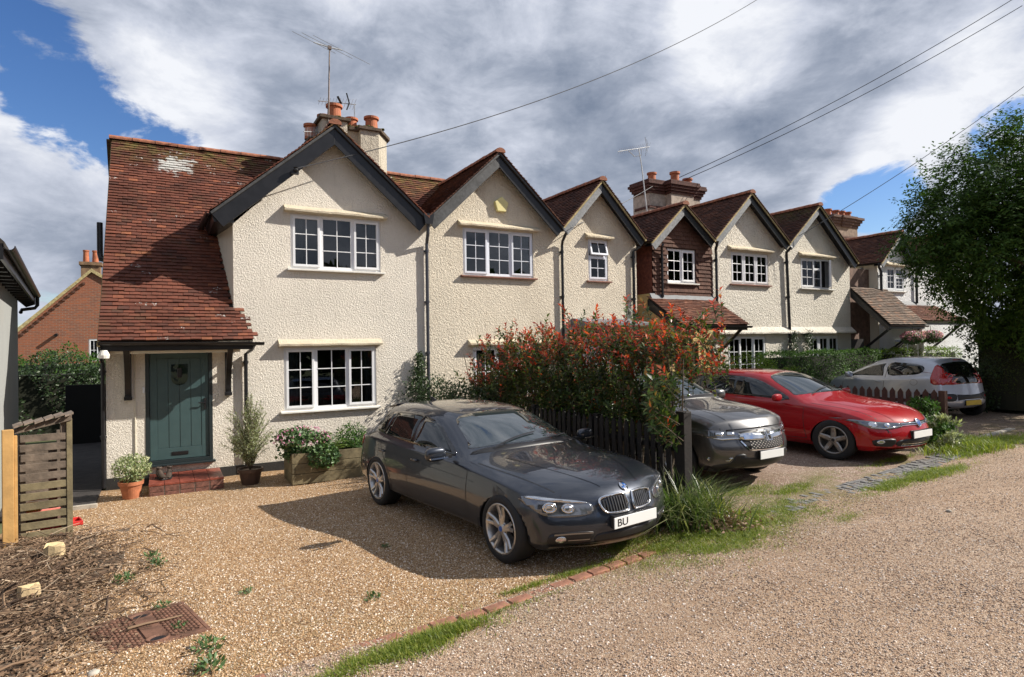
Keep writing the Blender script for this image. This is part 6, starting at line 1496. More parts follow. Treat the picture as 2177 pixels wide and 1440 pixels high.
    hb = c.hit('rear', 0, .735)
    plate(c, 'rear', 0.0, .40, mat=M_plateY, push=.02)
    for x in (0, -2.34):
        for sg in (1, -1): make_wheel(root, x, sg * .71, sg, .285, .165, .185, (5, 'single'), rimmat=M_alloyD)
    return root

def place(root, x, y, z, heading, scale=1.0, zs=1.0, ys=1.0):
    root.location = (x, y, z); root.rotation_euler = (0, 0, math.radians(heading)); root.scale = (scale, scale * ys, scale * zs)
    for ch in root.children:
        if ch.name.startswith('wheel'): ch.scale.z = 1 / zs; ch.location.z /= zs
CAR_BMW = build_bmw(); place(CAR_BMW, 3.77, -7.11, 0.008, -82.8, 1.03, 0.895, 1.09)
CAR_GOLF = build_golf(); place(CAR_GOLF, 11.07, -5.91, 0.008, -88, 1.12, 0.91, 1.04)
CAR_CRV = build_crv(); place(CAR_CRV, 7.45, -5.75, 0.008, -88, 1.0)
CAR_107 = build_107(); place(CAR_107, 18.3, -1.55, 0.008, 82.5, 1.14, .95)
# ============================================================ PLANTS
def tube_set(name, paths, mat, parent=None):
    mb = MB()
    for pts, r0, r1, n in paths: mb.tube(pts, r0, n, True, r1)
    return mb.build(name, mat, parent)
def rnd(a, b): return RNG.uniform(a, b)
# --- photinia hedge behind the dark picket fence: many shoots, red at the tips
def photinia():
    root = empty('photinia_hedge', (6.0, -3.6, 0), 'loose tall photinia hedge with bright red new leaves above the dark picket fence', 'hedge')
    P = []; D = []; N = []; Ln = []; Wd = []; red = []
    stems = []
    def top(y):   # silhouette height along the hedge: low by the wall, full near the road
        base = np.interp(y, [-7.2, -6.6, -5.6, -4.4, -3.2, -2.2, -1.4, -0.8], [2.05, 2.38, 2.52, 2.38, 2.34, 2.34, 2.1, 1.5])
        return float(base) + 0.12 * math.sin(y * 2.7 + 0.6) + 0.08 * math.sin(y * 6.3)
    for i in range(1550):
        y0 = random.uniform(-6.95, -0.9); x0 = 5.95 + random.uniform(-.12, .25)
        h = top(y0); zt = max(.75 if random.random() < .85 else .3, random.uniform(0.32, 1.0) ** 0.75 * h)
        spread = 0.16 + 0.52 * min(1, zt / 1.6)
        a = random.uniform(0, 2 * PI); rr = math.sqrt(random.random()) * spread
        tipx = x0 + rr * math.cos(a); tipy = y0 + rr * math.sin(a) * 0.9
        tipy = max(tipy, -7.15)
        lim = (0.965 if zt < 1.85 else 1.145) * (tipy + 12.4)
        if tipy < -4.8 and tipx > lim: tipx = lim - random.random() * .35
        if i % 3 == 0 and zt > h * .8: zt += random.uniform(0.0, .32) ** 1.0
        tip = Vector((tipx, tipy, zt)); L = random.uniform(.28, .55)
        d = Vector((random.uniform(-.45, .45) + 0.7 * (tipx - x0), random.uniform(-.45, .45), random.uniform(.5, 1.2))).normalized()
        b = tip - d * L
        stems.append(([b, b + d * L * .5 + Vector((0, 0, -.02)), tip], .005, .002, 4))
        isred = zt > h * 0.74 and random.random() < 0.74 or random.random() < 0.08
        n = random.randint(12, 18)
        for k in range(n):
            t = k / n; p = b + d * L * t; th = k * 2.4 + random.random()
            u = d.orthogonal().normalized(); v = d.cross(u); o = u * math.cos(th) + v * math.sin(th)
            el = 0.35 + 0.9 * t
            dd = (o + d * el + Vector((0, 0, -.15))).normalized()
            P.append(p); D.append(dd); N.append((d * 1.0 - o * el * .5 + Vector((0, 0, .4)))); s = random.uniform(.08, .13) * (0.85 if (isred and t > .5) else 1)
            Ln.append(s); Wd.append(s * .40); red.append(isred and t > .5)
    P = np.array(P); D = np.array(D); N = np.array(N); Ln = np.array(Ln); Wd = np.array(Wd); red = np.array(red)
    obj('green_foliage', leaves_mesh('green_foliage', P[~red], D[~red], N[~red], Ln[~red], Wd[~red], L_phot), root)
    obj('red_foliage', leaves_mesh('red_foliage', P[red], D[red], N[red], Ln[red], Wd[red], L_red), root)
    for i in range(46):
        y = -7.0 + 6.6 * (i + .5) / 46 + random.uniform(-.1, .1); x = (5.95 if y > -6.0 else 5.62) + random.uniform(-.15, .15); pts = [Vector((x, y, 0))]
        for k in range(1, 6): pts.append(pts[-1] + Vector((random.uniform(-.10, .10), random.uniform(-.12, .12), .38)))
        stems.append((pts, .02, .006, 5))
    tube_set('stem', stems, M_bark, root)
photinia()
def leaf_ball(name, parent, c, rad, n, mat, size, asp=.5, shell=.55, jitter=.3, flat=None, up=.3, clumps=0, cl_r=.2):
    c = np.array(c); rad = np.array(rad)
    d = rand_dirs(n); r = shell + (1 - shell) * RNG.random(n) ** .6
    if clumps:
        cd = rand_dirs(clumps); cr = .55 + .5 * RNG.random(clumps); idx = RNG.integers(0, clumps, n)
        pts = cd[idx] * cr[idx][:, None] + rand_dirs(n) * cl_r * RNG.random(n)[:, None]
    else: pts = d * r[:, None]
    if flat is not None: pts = np.clip(pts, -flat, flat) / flat
    P = c + pts * rad
    D = pts * 0.8 + rand_dirs(n) * .9 + np.array([0, 0, up]); Nn = pts + rand_dirs(n) * .5 + np.array([0, 0, .5])
    s = size * RNG.uniform(.7, 1.3, n)
    return obj(name, leaves_mesh(name, P, D, Nn, s, s * asp, mat), parent)
def hedge_box(name, label, x0, x1, y0, y1, z0, z1, mat, n, size, cat='hedge', wob=.035, core=M_soil):
    root = empty(name, ((x0 + x1) / 2, (y0 + y1) / 2, z0), label, cat)
    area = [(x1 - x0) * (z1 - z0), (x1 - x0) * (z1 - z0) * .3, (x1 - x0) * (y1 - y0), (y1 - y0) * (z1 - z0), (y1 - y0) * (z1 - z0)]
    pr = np.array(area) / sum(area); f = RNG.choice(5, n, p=pr); a = RNG.random(n); b = RNG.random(n)
    X = x0 + (x1 - x0) * a; Y = y0 + (y1 - y0) * b; Z = z0 + (z1 - z0) * RNG.random(n); Nn = np.zeros((n, 3))
    Y = np.where(f == 0, y0, Y); Y = np.where(f == 1, y1, Y); Z = np.where(f == 2, z1, Z); X = np.where(f == 3, x0, X); X = np.where(f == 4, x1, X)
    Nn[f == 0] = (0, -1, .2); Nn[f == 1] = (0, 1, .2); Nn[f == 2] = (0, 0, 1); Nn[f == 3] = (-1, 0, .2); Nn[f == 4] = (1, 0, .2)
    w = wob * (np.sin(X * 3.1 + Z * 2) + np.sin(X * 7.3 + Y * 5 + Z * 4) * .6 + np.sin(Y * 4.1)) - wob * .4
    P = np.stack([X, Y, Z], 1) + Nn * (w + RNG.normal(0, size * .5, n))[:, None]
    D = Nn * .5 + rand_dirs(n) * .9; s = size * RNG.uniform(.7, 1.3, n)
    obj('foliage', leaves_mesh('foliage', P, D, Nn + rand_dirs(n) * .4, s, s * .5, mat), root)
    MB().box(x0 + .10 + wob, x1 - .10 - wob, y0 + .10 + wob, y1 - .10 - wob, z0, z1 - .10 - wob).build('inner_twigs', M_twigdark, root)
    return root
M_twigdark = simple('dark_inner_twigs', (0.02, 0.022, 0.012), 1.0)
hedge_box('clipped_hedge', 'long clipped privet hedge under the pale cream gables', 15.2, 20.5, -1.0, -.35, 0, 1.72, L_hedge, 16000, .055)
hedge_box('clipped_hedge', 'brighter clipped hedge section just left of the big tree', 20.7, 25.5, -1.1, -.5, 0, 1.70, L_bright, 8000, .06)
hedge_box('rounded_shrub', 'low bright green clipped shrub in front of the ground floor window of the pale gable', 12.0, 14.3, -1.75, -1.0, 0, 1.56, L_bright, 5500, .055, 'shrub', wob=.10)
hedge_box('rounded_shrub', 'smaller bright green shrub tucked against the long privet hedge', 13.7, 15.2, -1.95, -1.45, 0, 1.38, L_bright, 2600, .055, 'shrub', wob=.10)
hedge_box('garden_hedge', 'sunlit leafy hedge below the brick gable at the end of the side path', -7.2, -0.9, 12.0, 14.0, -.2, 1.95, L_hedge, 9000, .10, wob=.18)
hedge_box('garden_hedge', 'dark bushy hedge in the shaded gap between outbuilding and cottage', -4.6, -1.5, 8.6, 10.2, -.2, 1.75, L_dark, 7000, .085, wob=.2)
# added black panel standing in for the deep shade of the passage
pg = MB(); pg.box(-2.1, -0.85, 6.5, 6.58, -.25, 1.25); tag(pg.build('passage_shade_panel', M_gloss if False else simple('black_shade_panel', (.006, .006, .006), .9)), 'added black panel for the deep shade in the passage beside the cottage', 'shade panel')
# --- big tree on the right
def big_tree():
    root = empty('broadleaf_tree', (19.9, -6.4, 0), 'big dark leafy tree filling the right edge beyond the silver car', 'tree')
    lobes = [((19.0, -5.55, 5.0), 2.5), ((17.8, -4.6, 4.6), 1.35), ((18.2, -4.9, 5.9), 1.25), ((19.5, -6.2, 6.5), 1.7), ((19.9, -5.3, 3.3), 1.5), ((21.5, -7.0, 5.0), 2.4), ((20.6, -5.2, 4.0), 2.3), ((17.6, -4.3, 5.0), .7), ((21.0, -5.0, 5.8), 1.7)]
    sprays = []
    for c, r in lobes:
        n = int(480 * r * r / 4)
        d = rand_dirs(n); rr = r * (.72 + .36 * RNG.random(n))
        for k in range(n): sprays.append((np.array(c) + d[k] * rr[k] * np.array([1, 1, .9]), d[k], r))
        n = int(110 * r * r / 4); d = rand_dirs(n)
        for k in range(n): sprays.append((np.array(c) + d[k] * r * .45 * RNG.random(), d[k], r))
    P = []; D = []; N = []; L = []
    for p, d, r in sprays:
        ax = d * .8 + RNG.normal(0, .5, 3) + np.array([0, 0, -.25]); ax /= np.linalg.norm(ax)
        for b in range(3):
            a2 = ax + RNG.normal(0, .45, 3); a2 /= np.linalg.norm(a2); m = 9
            sd = np.cross(a2, [0, 0, 1.]); sd /= np.linalg.norm(sd) + 1e-6
            for k in range(m):
                t = .12 + .75 * k / m; sg = 1 if k % 2 else -1
                P.append(p + a2 * t * .6 + RNG.normal(0, .03, 3)); D.append(a2 * .55 + sd * sg * .9 + np.array([0, 0, -.25]) + RNG.normal(0, .15, 3)); N.append(np.array([0, 0, 1.]) + d * .5 + RNG.normal(0, .25, 3)); L.append(RNG.uniform(.09, .15))
    L = np.array(L); o = obj('crown', leaves_mesh('crown', P, D, N, L, L * .42, L_tree, fold=.12), root)
    br = [([(19.9, -6.4, -.1), (19.85, -6.35, 1.2), (19.6, -6.1, 2.4), (19.2, -5.8, 4.0)], .24, .13, 9)]
    for c, r in lobes: br.append(([(19.75, -6.2, 1.8 + .2 * c[2] * random.random()), tuple((np.array((19.5, -6.0, 3.2)) + np.array(c)) / 2 + RNG.normal(0, .15, 3)), c], .09, .02, 6))
    tube_set('trunk', br, M_bark, root)
big_tree()
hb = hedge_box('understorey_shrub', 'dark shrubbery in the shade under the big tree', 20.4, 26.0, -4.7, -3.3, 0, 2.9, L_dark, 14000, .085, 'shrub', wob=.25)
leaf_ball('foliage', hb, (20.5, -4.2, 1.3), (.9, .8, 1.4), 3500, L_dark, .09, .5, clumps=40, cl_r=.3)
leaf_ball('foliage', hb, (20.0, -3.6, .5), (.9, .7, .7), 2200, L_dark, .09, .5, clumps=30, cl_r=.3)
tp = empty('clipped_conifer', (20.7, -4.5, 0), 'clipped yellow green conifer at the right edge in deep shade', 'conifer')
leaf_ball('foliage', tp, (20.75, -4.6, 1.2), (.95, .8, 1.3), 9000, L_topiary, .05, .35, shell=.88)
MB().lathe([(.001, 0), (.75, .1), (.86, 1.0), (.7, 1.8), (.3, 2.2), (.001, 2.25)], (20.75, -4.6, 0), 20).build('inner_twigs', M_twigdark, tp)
# --- rambler over the first bay of the fence, next to the wall
rb = empty('climbing_shrub', (5.3, -0.8, 0), 'dark trailing climber sprawling over the fence end by the cream wall', 'climber')
n = 4200; t = RNG.random(n); X = 4.9 + RNG.normal(0, .22, n) + .5 * t; Y = -.25 - 1.9 * t + RNG.normal(0, .15, n); Z = .75 + RNG.random(n) ** 1.4 * (.72 - .25 * t) + RNG.normal(0, .06, n)
s = RNG.uniform(.045, .09, n); obj('foliage', leaves_mesh('foliage', np.stack([X, Y, Z], 1), rand_dirs(n) + [0, 0, -.2], rand_dirs(n) * .6 + [0, 0, 1], s, s * .45, L_dark), rb)
tube_set('stem', [([(5.1 + .1 * i, -.2 - .2 * i, -.2), (5.1 + .1 * i, -.3 - .25 * i, .6), (5.2, -.5 - .3 * i, 1.1)], .014, .006, 5) for i in range(5)], M_bark, rb)
iv = empty('ivy', (4.85, -.1, -.2), 'small dark climber growing up the white wall beside the drainpipe', 'climber')
n = 1500; t = RNG.random(n) ** .8; hgt = 1.0 + .95 * t
Z = .55 + 1.35 * t + RNG.normal(0, .04, n); X = 4.74 + RNG.normal(0, 1, n) * (.20 * (1 - t) + .03) + .04 * np.sin(t * 9); Y = -.05 - np.abs(RNG.normal(0, .06, n))
s = RNG.uniform(.035, .07, n); obj('foliage', leaves_mesh('foliage', np.stack([X, Y, Z], 1), rand_dirs(n) + [0, -.6, .2], rand_dirs(n) * .5 + [0, -1, .2], s, s * .5, L_dark), iv)
tube_set('stem', [([(4.75, -.04, -.2), (4.72, -.04, .7), (4.76, -.04, 1.8)], .012, .004, 5)], M_bark, iv)
iv2 = empty('ivy', (17.3, -.1, 0), 'two narrow strands of ivy climbing beside the pipe between the pale gables', 'climber')
n = 1300; t = RNG.random(n); w_ = RNG.random(n) < .45; X = np.where(w_, 17.25, 18.0) + RNG.normal(0, .10, n); Z = 1.5 + .9 * t; Y = -.06 - np.abs(RNG.normal(0, .06, n)); s = RNG.uniform(.04, .08, n)
obj('foliage', leaves_mesh('foliage', np.stack([X, Y, Z], 1), rand_dirs(n) + [0, -.6, 0], rand_dirs(n) * .5 + [0, -1, .2], s, s * .5, L_dark), iv2)
# --- pots and planter at the cottage wall
def flower_pot(name, label, x, y, r, h, mat, z=None):
    z = float(gz(x, y)) if z is None else z
    root = empty(name, (x, y, z), label, 'plant pot')
    MB().lathe([(.001, 0), (r * .68, 0), (r * .93, h * .80), (r * 1.04, h * .80), (r * 1.06, h), (r * .93, h), (r * .90, h * .88), (.001, h * .87)], (x, y, z), 28).build('pot', mat, root, smooth=False)
    MB().lathe([(.001, h * .89), (r * .9, h * .885)], (x, y, z), 20).build('compost', M_soil, root)
    return root, z
r1, z1 = flower_pot('plant_pot', 'round terracotta pot holding a small variegated shrub left of the step', -.44, -.88, .17, .27, M_pot)
leaf_ball('foliage', r1, (-.43, -.88, z1 + .47), (.27, .25, .22), 1500, L_varieg, .045, .5, shell=.3, up=.5)
tube_set('stem', [([(-.44, -.88, z1 + .2), (-.44 + random.uniform(-.15, .15), -.88 + random.uniform(-.1, .1), z1 + .5)], .006, .003, 4) for _ in range(14)], M_bark, r1)
r2, z2 = flower_pot('plant_pot', 'dark brown pot with a tall wispy grey green shrub beside the downpipe', 1.32, -.90, .20, .28, simple('dark_glazed_pot', (0.07, 0.04, 0.03), 0.5, var=.3))
pths = []; P = []; D = []; N = []; S = []
for i in range(120):
    a = random.uniform(0, 2 * PI); sp_ = random.uniform(.03, .46); hh = random.uniform(.45, 1.38) * (1 - .45 * (sp_ / .5) ** 2)
    p0 = Vector((1.32, -.90, z2 + .24)); p2 = p0 + Vector((sp_ * math.cos(a), sp_ * math.sin(a) * .8, hh)); p1 = (p0 + p2) / 2 + Vector((.35 * sp_ * math.cos(a) * -.4, 0, .12 * hh)); pts = [p0 + (p1 - p0) * .5, p1, p1 + (p2 - p1) * .5 + Vector((0, 0, .02)), p2]
    pts = [p0] + pts; pths.append((pts, .006, .002, 4))
    for k in range(52):
        t = random.uniform(.25, 1.0) * (len(pts) - 1); j = min(int(t), len(pts) - 2); p = pts[j].lerp(pts[j + 1], t - j) + Vector((random.gauss(0, .012),) * 3)
        d = (pts[j + 1] - pts[j]).normalized(); P.append(p); D.append(d * .7 + Vector(rand_dirs(1)[0]) * .8); N.append(Vector(rand_dirs(1)[0])); S.append(random.uniform(.035, .06))
S = np.array(S); obj('foliage', leaves_mesh('foliage', np.array(P), np.array(D), np.array(N), S, S * .26, L_olive), r2); tube_set('stem', pths, M_bark, r2)
PL = empty('planter', (2.55, -1.2, -.2), 'long wooden trough planter of green stained boards under the kitchen window', 'planter')
px0, px1, py0, py1 = 1.90, 3.35, -1.55, -.75
for k in range(3):
    za, zb = -.22 + k * .175, -.22 + (k + 1) * .175 - .008
    for bx in ((px0, px1, py0, py0 + .03), (px0, px1, py1 - .03, py1)): m = MB(); m.box(bx[0], bx[1], bx[2], bx[3], za, zb); m.build('board', M_greenwood2 if False else M_greenwood, PL, bevel=.004)
    for bx in ((px0 - .001, px0 + .03, py0 + .031, py1 - .031), (px1 - .03, px1 + .001, py0 + .031, py1 - .031)): m = MB(); m.box(bx[0], bx[1], bx[2], bx[3], za, zb); m.build('board', M_greenwood, PL, bevel=.004)
for (x, y) in ((px0 + .05, py0 + .05), (px1 - .05, py0 + .05), (px0 + .05, py1 - .05), (px1 - .05, py1 - .05)): MB().box(x - .025, x + .025, y - .019, y + .019, -.22, .30).build('corner_post', M_greenwood, PL)
MB().box(px0 + .031, px1 - .031, py0 + .031, py1 - .031, .1, .24).build('compost', M_soil, PL)
ger = empty('geranium', (2.1, -1.45, .25), 'mounded pink flowered geranium spilling over the left end of the trough', 'plant')
leaf_ball('foliage', ger, (2.10, -1.32, .46), (.44, .30, .24), 1900, L_geran, .055, .85, up=.4, clumps=40, cl_r=.35)
leaf_ball('foliage', ger, (2.42, -1.58, .22), (.26, .12, .20), 550, L_geran, .06, .85, shell=.6, up=.2)
n = 170; d = rand_dirs(n); d[:, 2] = abs(d[:, 2]); P = np.array([2.12, -1.34, .46]) + d * [.48, .32, .27]; s = RNG.uniform(.018, .03, n)
PP = np.repeat(P, 4, 0); obj('flowers', leaves_mesh('flowers', PP, rand_dirs(4 * n), rand_dirs(4 * n) + [0, -.5, .6], np.repeat(s, 4), np.repeat(s, 4) * .9, L_flower), ger)
def fern(name, label, c, n, L, mat, cat='fern'):
    root = empty(name, c, label, cat); P = []; D = []; N = []; S = []; st = []
    for i in range(n):
        a = random.uniform(0, 2 * PI); l = L * random.uniform(.6, 1.1); up = random.uniform(.5, 1.4); pts = [Vector(c)]
        d = Vector((math.cos(a), math.sin(a) * .8, up)).normalized()
        for k in range(9): pts.append(pts[-1] + d * l / 9); d = (d + Vector((0, 0, -.11))).normalized()
        st.append((pts, .003, .001, 3))
        for k in range(1, 9):
            sd = d.cross(Vector((0, 0, 1))).normalized()
            for sg in (1, -1):
                for q in (0, .5): P.append(pts[k].lerp(pts[min(k + 1, 9)], q)); D.append(sd * sg + (pts[k] - pts[k - 1]).normalized() * .5); N.append(Vector((0, 0, 1))); S.append(.085 * (1 - abs(k - 3.5) / 8))
    S = np.array(S); obj('fronds', leaves_mesh('fronds', np.array(P), np.array(D), np.array(N), S, S * .33, mat), root); tube_set('stem', st, mat, root)
fern('fern', 'upright light green fern in the middle of the trough', (2.62, -1.18, .22), 34, .62, L_fern)
fern('fern', 'smaller green fern at the right end of the trough', (3.1, -1.2, .22), 20, .40, L_geran)
leaf_ball('foliage', empty('trough_shrub', (3.05, -1.0, .24), 'loose green shrub at the back right of the trough behind the car boot', 'plant'), (3.05, -1.05, .42), (.34, .28, .28), 1500, L_hedge, .045, .5, shell=.2)

# --- step, boots
st_ = empty('doorstep', (.3, -.6, -.25), 'low brick doorstep topped with red quarry tiles', 'step')
bw_ = (.90 + .20) / 5
for i in range(5):
    for j in range(2): MB().box(-.20 + i * bw_ + .003, -.20 + (i + 1) * bw_ - .003, -1.0 + j * .48 + .003, -1.0 + (j + 1) * .48 - .003, -.09, -.055 + random.uniform(-.002, .002)).build('tile', M_step, st_, bevel=.004)
MB().box(-.19, .89, -.98, -.03, -.25, -.092).build('mortar_bed', M_stone, st_)
for i in range(5): MB().box(-.195 + i * bw_ + .006, -.195 + (i + 1) * bw_ - .012, -.995, -.90, -.185, -.098).build('brick', M_stepbrick, st_, bevel=.005)
for i in range(5): MB().box(-.195 + i * bw_ + .006 - (.0 if i else 0), -.195 + (i + 1) * bw_ - .012, -.993, -.90, -.262, -.192).build('brick', M_stepbrick, st_, bevel=.005)
def boot(x, y, rz, label):
    root = empty('boot', (x, y, -.053), label, 'boot', 'boots on the doorstep', rz); M = Matrix.Translation((x, y, -.053)) @ Matrix.Rotation(rz, 4, 'Z')
    prof = [(0, 0, .05, .085, .0), ]
    vs = []; fs = []; secs = [(-.06, .035, 0, .03, .16), (-.02, .042, 0, .035, .17), (.04, .045, 0, .03, .145), (.09, .046, 0, .02, .10), (.15, .050, 0, .02, .075), (.20, .046, 0, .02, .065), (.235, .025, 0, .02, .045)]
    for xx, w, _, z0_, z1_ in secs:
        for k in range(10): th = 2 * PI * k / 10; vs.append(M @ Vector((w * math.cos(th), -xx, .02 + (z1_ - .02) * (.5 + .5 * math.sin(th)))))
    for i in range(6):
        for k in range(10): fs.append((i * 10 + k, i * 10 + (k + 1) % 10, (i + 1) * 10 + (k + 1) % 10, (i + 1) * 10 + k))
    fs += [tuple(range(10)), tuple(range(69, 59, -1))]; MB().add(vs, fs).build('upper', M_boot, root, smooth=True)
    MB().lathe([(.030, 0), (.043, .03), (.046, .05), (.036, .05), (.030, .02)], (0, 0, 0), 14, M=M @ Matrix.Translation((0, .01, .14))).build('collar', M_boot, root, smooth=True)
    MB().prism([(-.045, -.235), (.045, -.235), (.05, -.12), (.042, .065), (-.042, .065), (-.05, -.12)], 0, .022, axis='z', M=M).build('sole', M_rubber, root, bevel=.004)
boot(-.05, -.52, .35, 'left hand walking boot of the muddy pair on the doorstep'); boot(.10, -.50, -.12, 'upright walking boot of the muddy pair nearer the door')

# --- log store on the left, posts, cut stumps
LS = empty('log_store', (-1.3, -2.9, -.03), 'weathered slatted log store with a shingled lean-to roof', 'log store')
A = Vector((-1.385, -3.83, -.02)); B = Vector((-.93, -3.72, -.03)); e = (B - A); L_ = e.length; e = e.normalized(); nrm = Vector((e.y, -e.x, 0))
Mls = Matrix((e, Vector((-e.y, e.x, 0)), Vector((0, 0, 1)))).transposed().to_4x4(); Mls.translation = A
nsl = 11; sh = 1.19 / nsl
for i in range(nsl):
    z = .04 + i * sh; m = MB(); top = 1.10 + .14 * 0
    m.box(.02, L_ - .02, -.012, .010, z, z + sh - .030, Mls @ Matrix.Rotation(random.uniform(-.008, .008), 4, 'Y')); m.build('slat', M_greenwood if i < 6 else M_oldwood, LS, bevel=.003)
for u_, h_ in ((.04, 1.20), (L_ - .05, 1.34)): MB().box(u_ - .03, u_ + .03, .012, .07, 0, h_, Mls).build('post', M_oldwood, LS, bevel=.003)
MB().box(L_ - .03, L_ + .025, -.02, .04, 0, 1.36, Mls).build('post', M_greenwood, LS, bevel=.003)
for u_, h_ in ((.04, 1.08), (L_ - .05, 1.2)): MB().box(u_ - .03, u_ + .03, .30, .36, 0, h_, Mls).build('post', M_oldwood, LS)
MB().box(.0, L_, .36, .38, .05, 1.0, Mls).build('back_board', M_oldwood, LS)
tl = Matrix.Rotation(math.atan2(.2, L_ + .1), 4, 'Y').inverted()
MB().prism([(-.03, 1.22), (L_ + .02, 1.34), (L_ + .02, 1.40), (-.03, 1.28)], -.035, -.012, M=Mls).build('fascia', M_oldwood, LS, bevel=.003)
for i in range(6):
    for j in range(1):
        a = -.04 + (L_ + .08) * i / 6; b = a + (L_ + .08) / 6 - .012; za = 1.285 + .12 * (a + .04) / (L_ + .08) + .005; zb = za + .03
        MB().add([(a, -.10 + j * .27, za), (b, -.10 + j * .27, zb), (b, .08 + j * .27, zb + .01), (a, .08 + j * .27, za + .01), (a, -.10 + j * .27, za + .02), (b, -.10 + j * .27, zb + .02), (b, .08 + j * .27, zb + .03), (a, .08 + j * .27, za + .03)],
                 [(0, 3, 2, 1), (4, 5, 6, 7), (0, 1, 5, 4), (1, 2, 6, 5), (2, 3, 7, 6), (3, 0, 4, 7)], Mls @ Matrix.Translation((0, 0, random.uniform(-.006, .006)))).build('shingle', simple('grey_shingle', (.21, .165, .13), .9, var=.4, vs=14, bump=.4) if (i == 0 and j == 0) else MATS.get('grey_shingle') or bpy.data.materials['grey_shingle'], LS)
gp = empty('gate_post', (-1.44, -4.0, 0), 'fresh orange pine gate post standing in front of the log store', 'post')
Mp = Matrix.Translation((-1.44, -4.0, 0)) @ Matrix.Rotation(.22, 4, 'Z')
MB().box(-.05, .05, -.04, .04, -.05, 1.27, Mp).build('post', M_newwood, gp, bevel=.006); MB().box(.051, .08, -.02, .04, -.05, 1.20, Mp).build('rail_end', M_newwood, gp, bevel=.004)
toys = []
for (nm, lb, x, y, z, dx, dy, dz, m) in (('toy_tray', 'red plastic tray lying behind the lower slats of the log store', .40, .17, .10, .40, .24, .05, M_red), ('toy_tray', 'faded pink plastic tray leaning in the log store', .26, .17, .24, .34, .2, .06, M_pink), ('toy_bucket', 'yellow plastic tub inside the log store', .13, .17, .33, .15, .2, .07, M_yellow), ('toy_tray', 'upper red plastic lid inside the log store', .25, .17, .45, .30, .2, .04, M_red)):
    mb = MB(); mb.box(x - dx / 2, x + dx / 2, y - dy / 2, y + dy / 2, z, z + .012, Mls)
    for q in ((x - dx / 2, x - dx / 2 + .012, y - dy / 2, y + dy / 2), (x + dx / 2 - .012, x + dx / 2, y - dy / 2, y + dy / 2), (x - dx / 2 + .012, x + dx / 2 - .012, y - dy / 2, y - dy / 2 + .012), (x - dx / 2 + .012, x + dx / 2 - .012, y + dy / 2 - .012, y + dy / 2)): mb.box(*q, z, z + dz, Mls)
    tag(mb.build(nm, m, bevel=.004), lb, 'toy')
def stump(x, y, r, h, lb):
    root = empty('tree_stump', (x, y, 0), lb, 'stump'); n = 9; vs = []; rr = [r * random.uniform(.8, 1.15) for _ in range(n)]; tl_ = [random.uniform(-.02, .02) for _ in range(n)]
    ring = lambda k, z, f: (x + rr[k] * f * math.cos(2 * PI * k / n), y + rr[k] * f * math.sin(2 * PI * k / n), z)
    MB().add([ring(k, -.03, 1.1) for k in range(n)] + [ring(k, h + tl_[k], 1) for k in range(n)], [(k, (k + 1) % n, n + (k + 1) % n, n + k) for k in range(n)]).build('bark', M_stump if False else simple('pale_stump_side', (.46, .35, .20), .9, var=.4, vs=10, bump=.4) if 'pale_stump_side' not in MATS else MATS['pale_stump_side'], root)
    MB().add([ring(k, h + tl_[k] + .001, 1) for k in range(n)], [tuple(range(n))]).build('cut_face', M_stump, root)
stump(-.95, -4.75, .085, .16, 'pale freshly cut stump nearer the log store'); stump(-.98, -5.92, .07, .15, 'pale freshly cut stump farther down in the twig heap')
# --- heap of cuttings, litter
def twigs(name, label, n, cx, cy, sx, sy, zmax):
    paths = []
    for i in range(n):
        x = random.gauss(cx, sx); y = random.gauss(cy, sy)
        if y < -8.1 or x < -2.0 or y > -3.7: continue
        fall = max(0, 1 - ((x - cx) / (2.2 * sx)) ** 2); z = .02 + random.random() * zmax * fall; a = random.uniform(0, 2 * PI); L = random.uniform(.08, .42); p = Vector((x, y, z)); d = Vector((math.cos(a), math.sin(a), random.uniform(-.25, .3)))
        pts = [p]
        for k in range(3): d = (d + Vector(rand_dirs(1)[0]) * .16).normalized(); q = pts[-1] + d * L / 3; q.z = max(q.z, .012); pts.append(q)
        r = random.uniform(.0015, .005) if random.random() < .93 else random.uniform(.008, .014); paths.append((pts, r, r * .6, 4))
    mb = MB()
    for pts, r0, r1, k in paths: mb.tube(pts, r0, k, True, r1)
    o = mb.build(name, TWM, None); return tag(o, label, kind='stuff')
TWM, nt_, b_ = new_mat('dry_twigs_mixed'); b_.inputs['Roughness'].default_value = .9
nt_.links.new(ramp_cols(nt_, island(nt_), [(0, (.05, .03, .02)), (.5, (.14, .085, .05)), (.85, (.25, .165, .10)), (1, (.48, .38, .27))]), b_.inputs['Base Color'])
twigs('twig_litter', 'heap of dry brown cut twigs along the left edge of the drive', 3600, -1.36, -6.0, .36, 1.05, .07)
twigs('twig_litter', 'thin scatter of dead stems fading out over the shingle', 420, -.62, -5.9, .36, .9, .03)
n = 11000; X = RNG.normal(-1.15, .42, n); Y = RNG.uniform(-8.1, -3.9, n); k = (X < .2) & (X > -2.2); X, Y = X[k], Y[k]; n = len(X)
s = RNG.uniform(.02, .055, n); o = obj('leaf_litter', leaves_mesh('leaf_litter', np.stack([X, Y, .025 + .05 * RNG.random(n) * (X < -.6)], 1), rand_dirs(n) * [1, 1, .25], rand_dirs(n) * .5 + [0, 0, 1], s, s * .55, L_dry)); tag(o, 'dry leaf litter among the cut twigs', kind='stuff')
